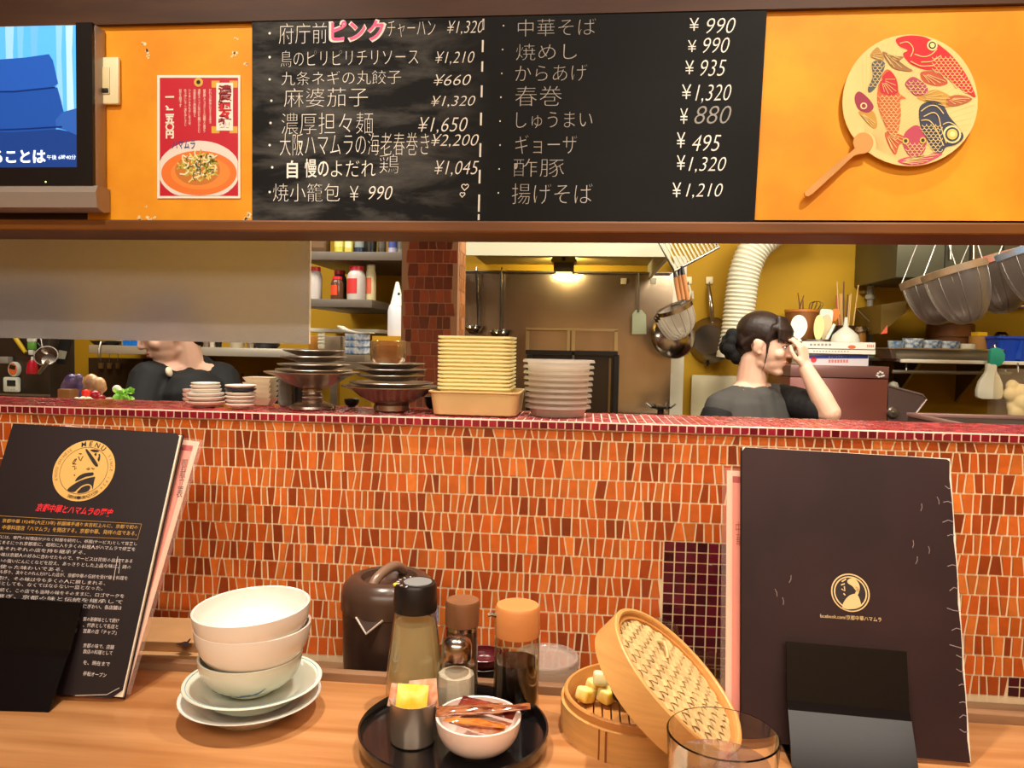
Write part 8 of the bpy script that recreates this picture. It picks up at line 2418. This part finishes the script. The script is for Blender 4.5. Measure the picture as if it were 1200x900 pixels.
for sx in (1, -1): q.cap(mn + V((0, 0, -0.11)) + mr_ * 0.055 * sx, mh + V((0, 0, 0.15)) + mr_ * 0.045 * sx, 0.108, 0.10)
q.cap(mh + V((0, 0, 0.15)), mh, 0.115, 0.118); q.ell(mh, (0.15, 0.12, 0.105))
legs(q, mh, mf)
for a, b, c3 in ((sR, eR, wR), (sL, eL, wL)):
    q.cap(a, b, 0.050, 0.041); q.cap(b, c3, 0.040, 0.028)
for w_, e_ in ((wR, eR), (wL, eL)):
    hand_shapes(q, w_, (w_ - e_), V((0, -0.2, 1)), V((0, 0, 0)) + (mr_ * (-1 if w_ is wR else 1)), 0.95, (22, 30, 20), 4)
q.build('body', m_skin, ma, remesh=0.0042, sm_iter=3)
face_parts(ma, mc, MM, SM, closed=True)
q = MB()
hE = lambda p, r_: q.ell(mc + MM @ (V(p) * SM), [a * SM for a in r_], MM, 24, 16)
hC = lambda a, b, ra, rb: q.cap(mc + MM @ (V(a) * SM), mc + MM @ (V(b) * SM), ra * SM, rb * SM, 10)
hE((0, -0.026, 0.048), (0.083, 0.099, 0.082)); hE((0, -0.066, 0.004), (0.070, 0.056, 0.072)); hE((0, -0.074, -0.050), (0.060, 0.040, 0.046))
for k in range(9):
    x = -0.06 + 0.015 * k
    hC((x * 0.8, 0.05, 0.105), (x + 0.006, 0.084 * math.sqrt(max(0.1, 1 - (x / 0.09) ** 2)), 0.055 + 0.004 * math.sin(k * 2)), 0.016, 0.008)
for sx in (1, -1): hC((0.070 * sx, 0.012, 0.05), (0.074 * sx, 0.012, -0.012), 0.016, 0.008)
q.build('hair', m_hair2, ma, remesh=0.004, sm_iter=2)
m_jk = mat('black_jacket', '#100F10', 0.8, var=0.2, scale=7)
q = MB()
for s_, e_, w_ in ((sR, eR, wR), (sL, eL, wL)):
    q.cap(mn + V((0, 0, -0.035)) + (s_ - mn) * 0.15, s_, 0.060, 0.068); q.cap(s_, e_, 0.067, 0.058); q.cap(e_, lerp(e_, w_, 0.85), 0.058, 0.042)
q.cap(mn - mf * 0.045 + V((0, 0, 0.0)), mn - mf * 0.04 + V((0, 0, -0.10)), 0.050, 0.09)
for sx in (1, -1): q.cap(mn + V((0, 0, -0.115)) + mr_ * 0.07 * sx, mh + V((0, 0, 0.04)) + mr_ * 0.06 * sx, 0.120, 0.118)
# wrap-over lapels: two raised folds crossing on the chest
q.cap(mn - mr_ * 0.070 + mf * 0.01 + V((0, 0, -0.005)), mn + mf * 0.105 + V((0, 0, -0.13)), 0.014, 0.012)
q.cap(mn + mr_ * 0.070 + mf * 0.01 + V((0, 0, -0.005)), mn + mf * 0.100 + V((0, 0, -0.13)), 0.014, 0.012)
q.build('jacket', m_jk, ma, remesh=0.006, sm_iter=3)
q = MB(); a_, b_ = P(194.5, 426, YMa - 0.10), P(195.5, 441, YMa - 0.12)
q.cap(mn + mf * 0.070 + mr_ * 0.020 + V((0, 0, 0.02)), mn + mf * 0.125 + mr_ * 0.012 + V((0, 0, -0.06)), 0.030, 0.014); q.ell(P(198, 436, YMa - 0.058), (0.009, 0.016, 0.018), EU(0, -12, 0)); q.build('undershirt', mat('cream_undershirt', '#EBD9BE', 0.8), ma, remesh=0.004, sm_iter=2)
shoe_tr(ma, mh, mf, m_jk)
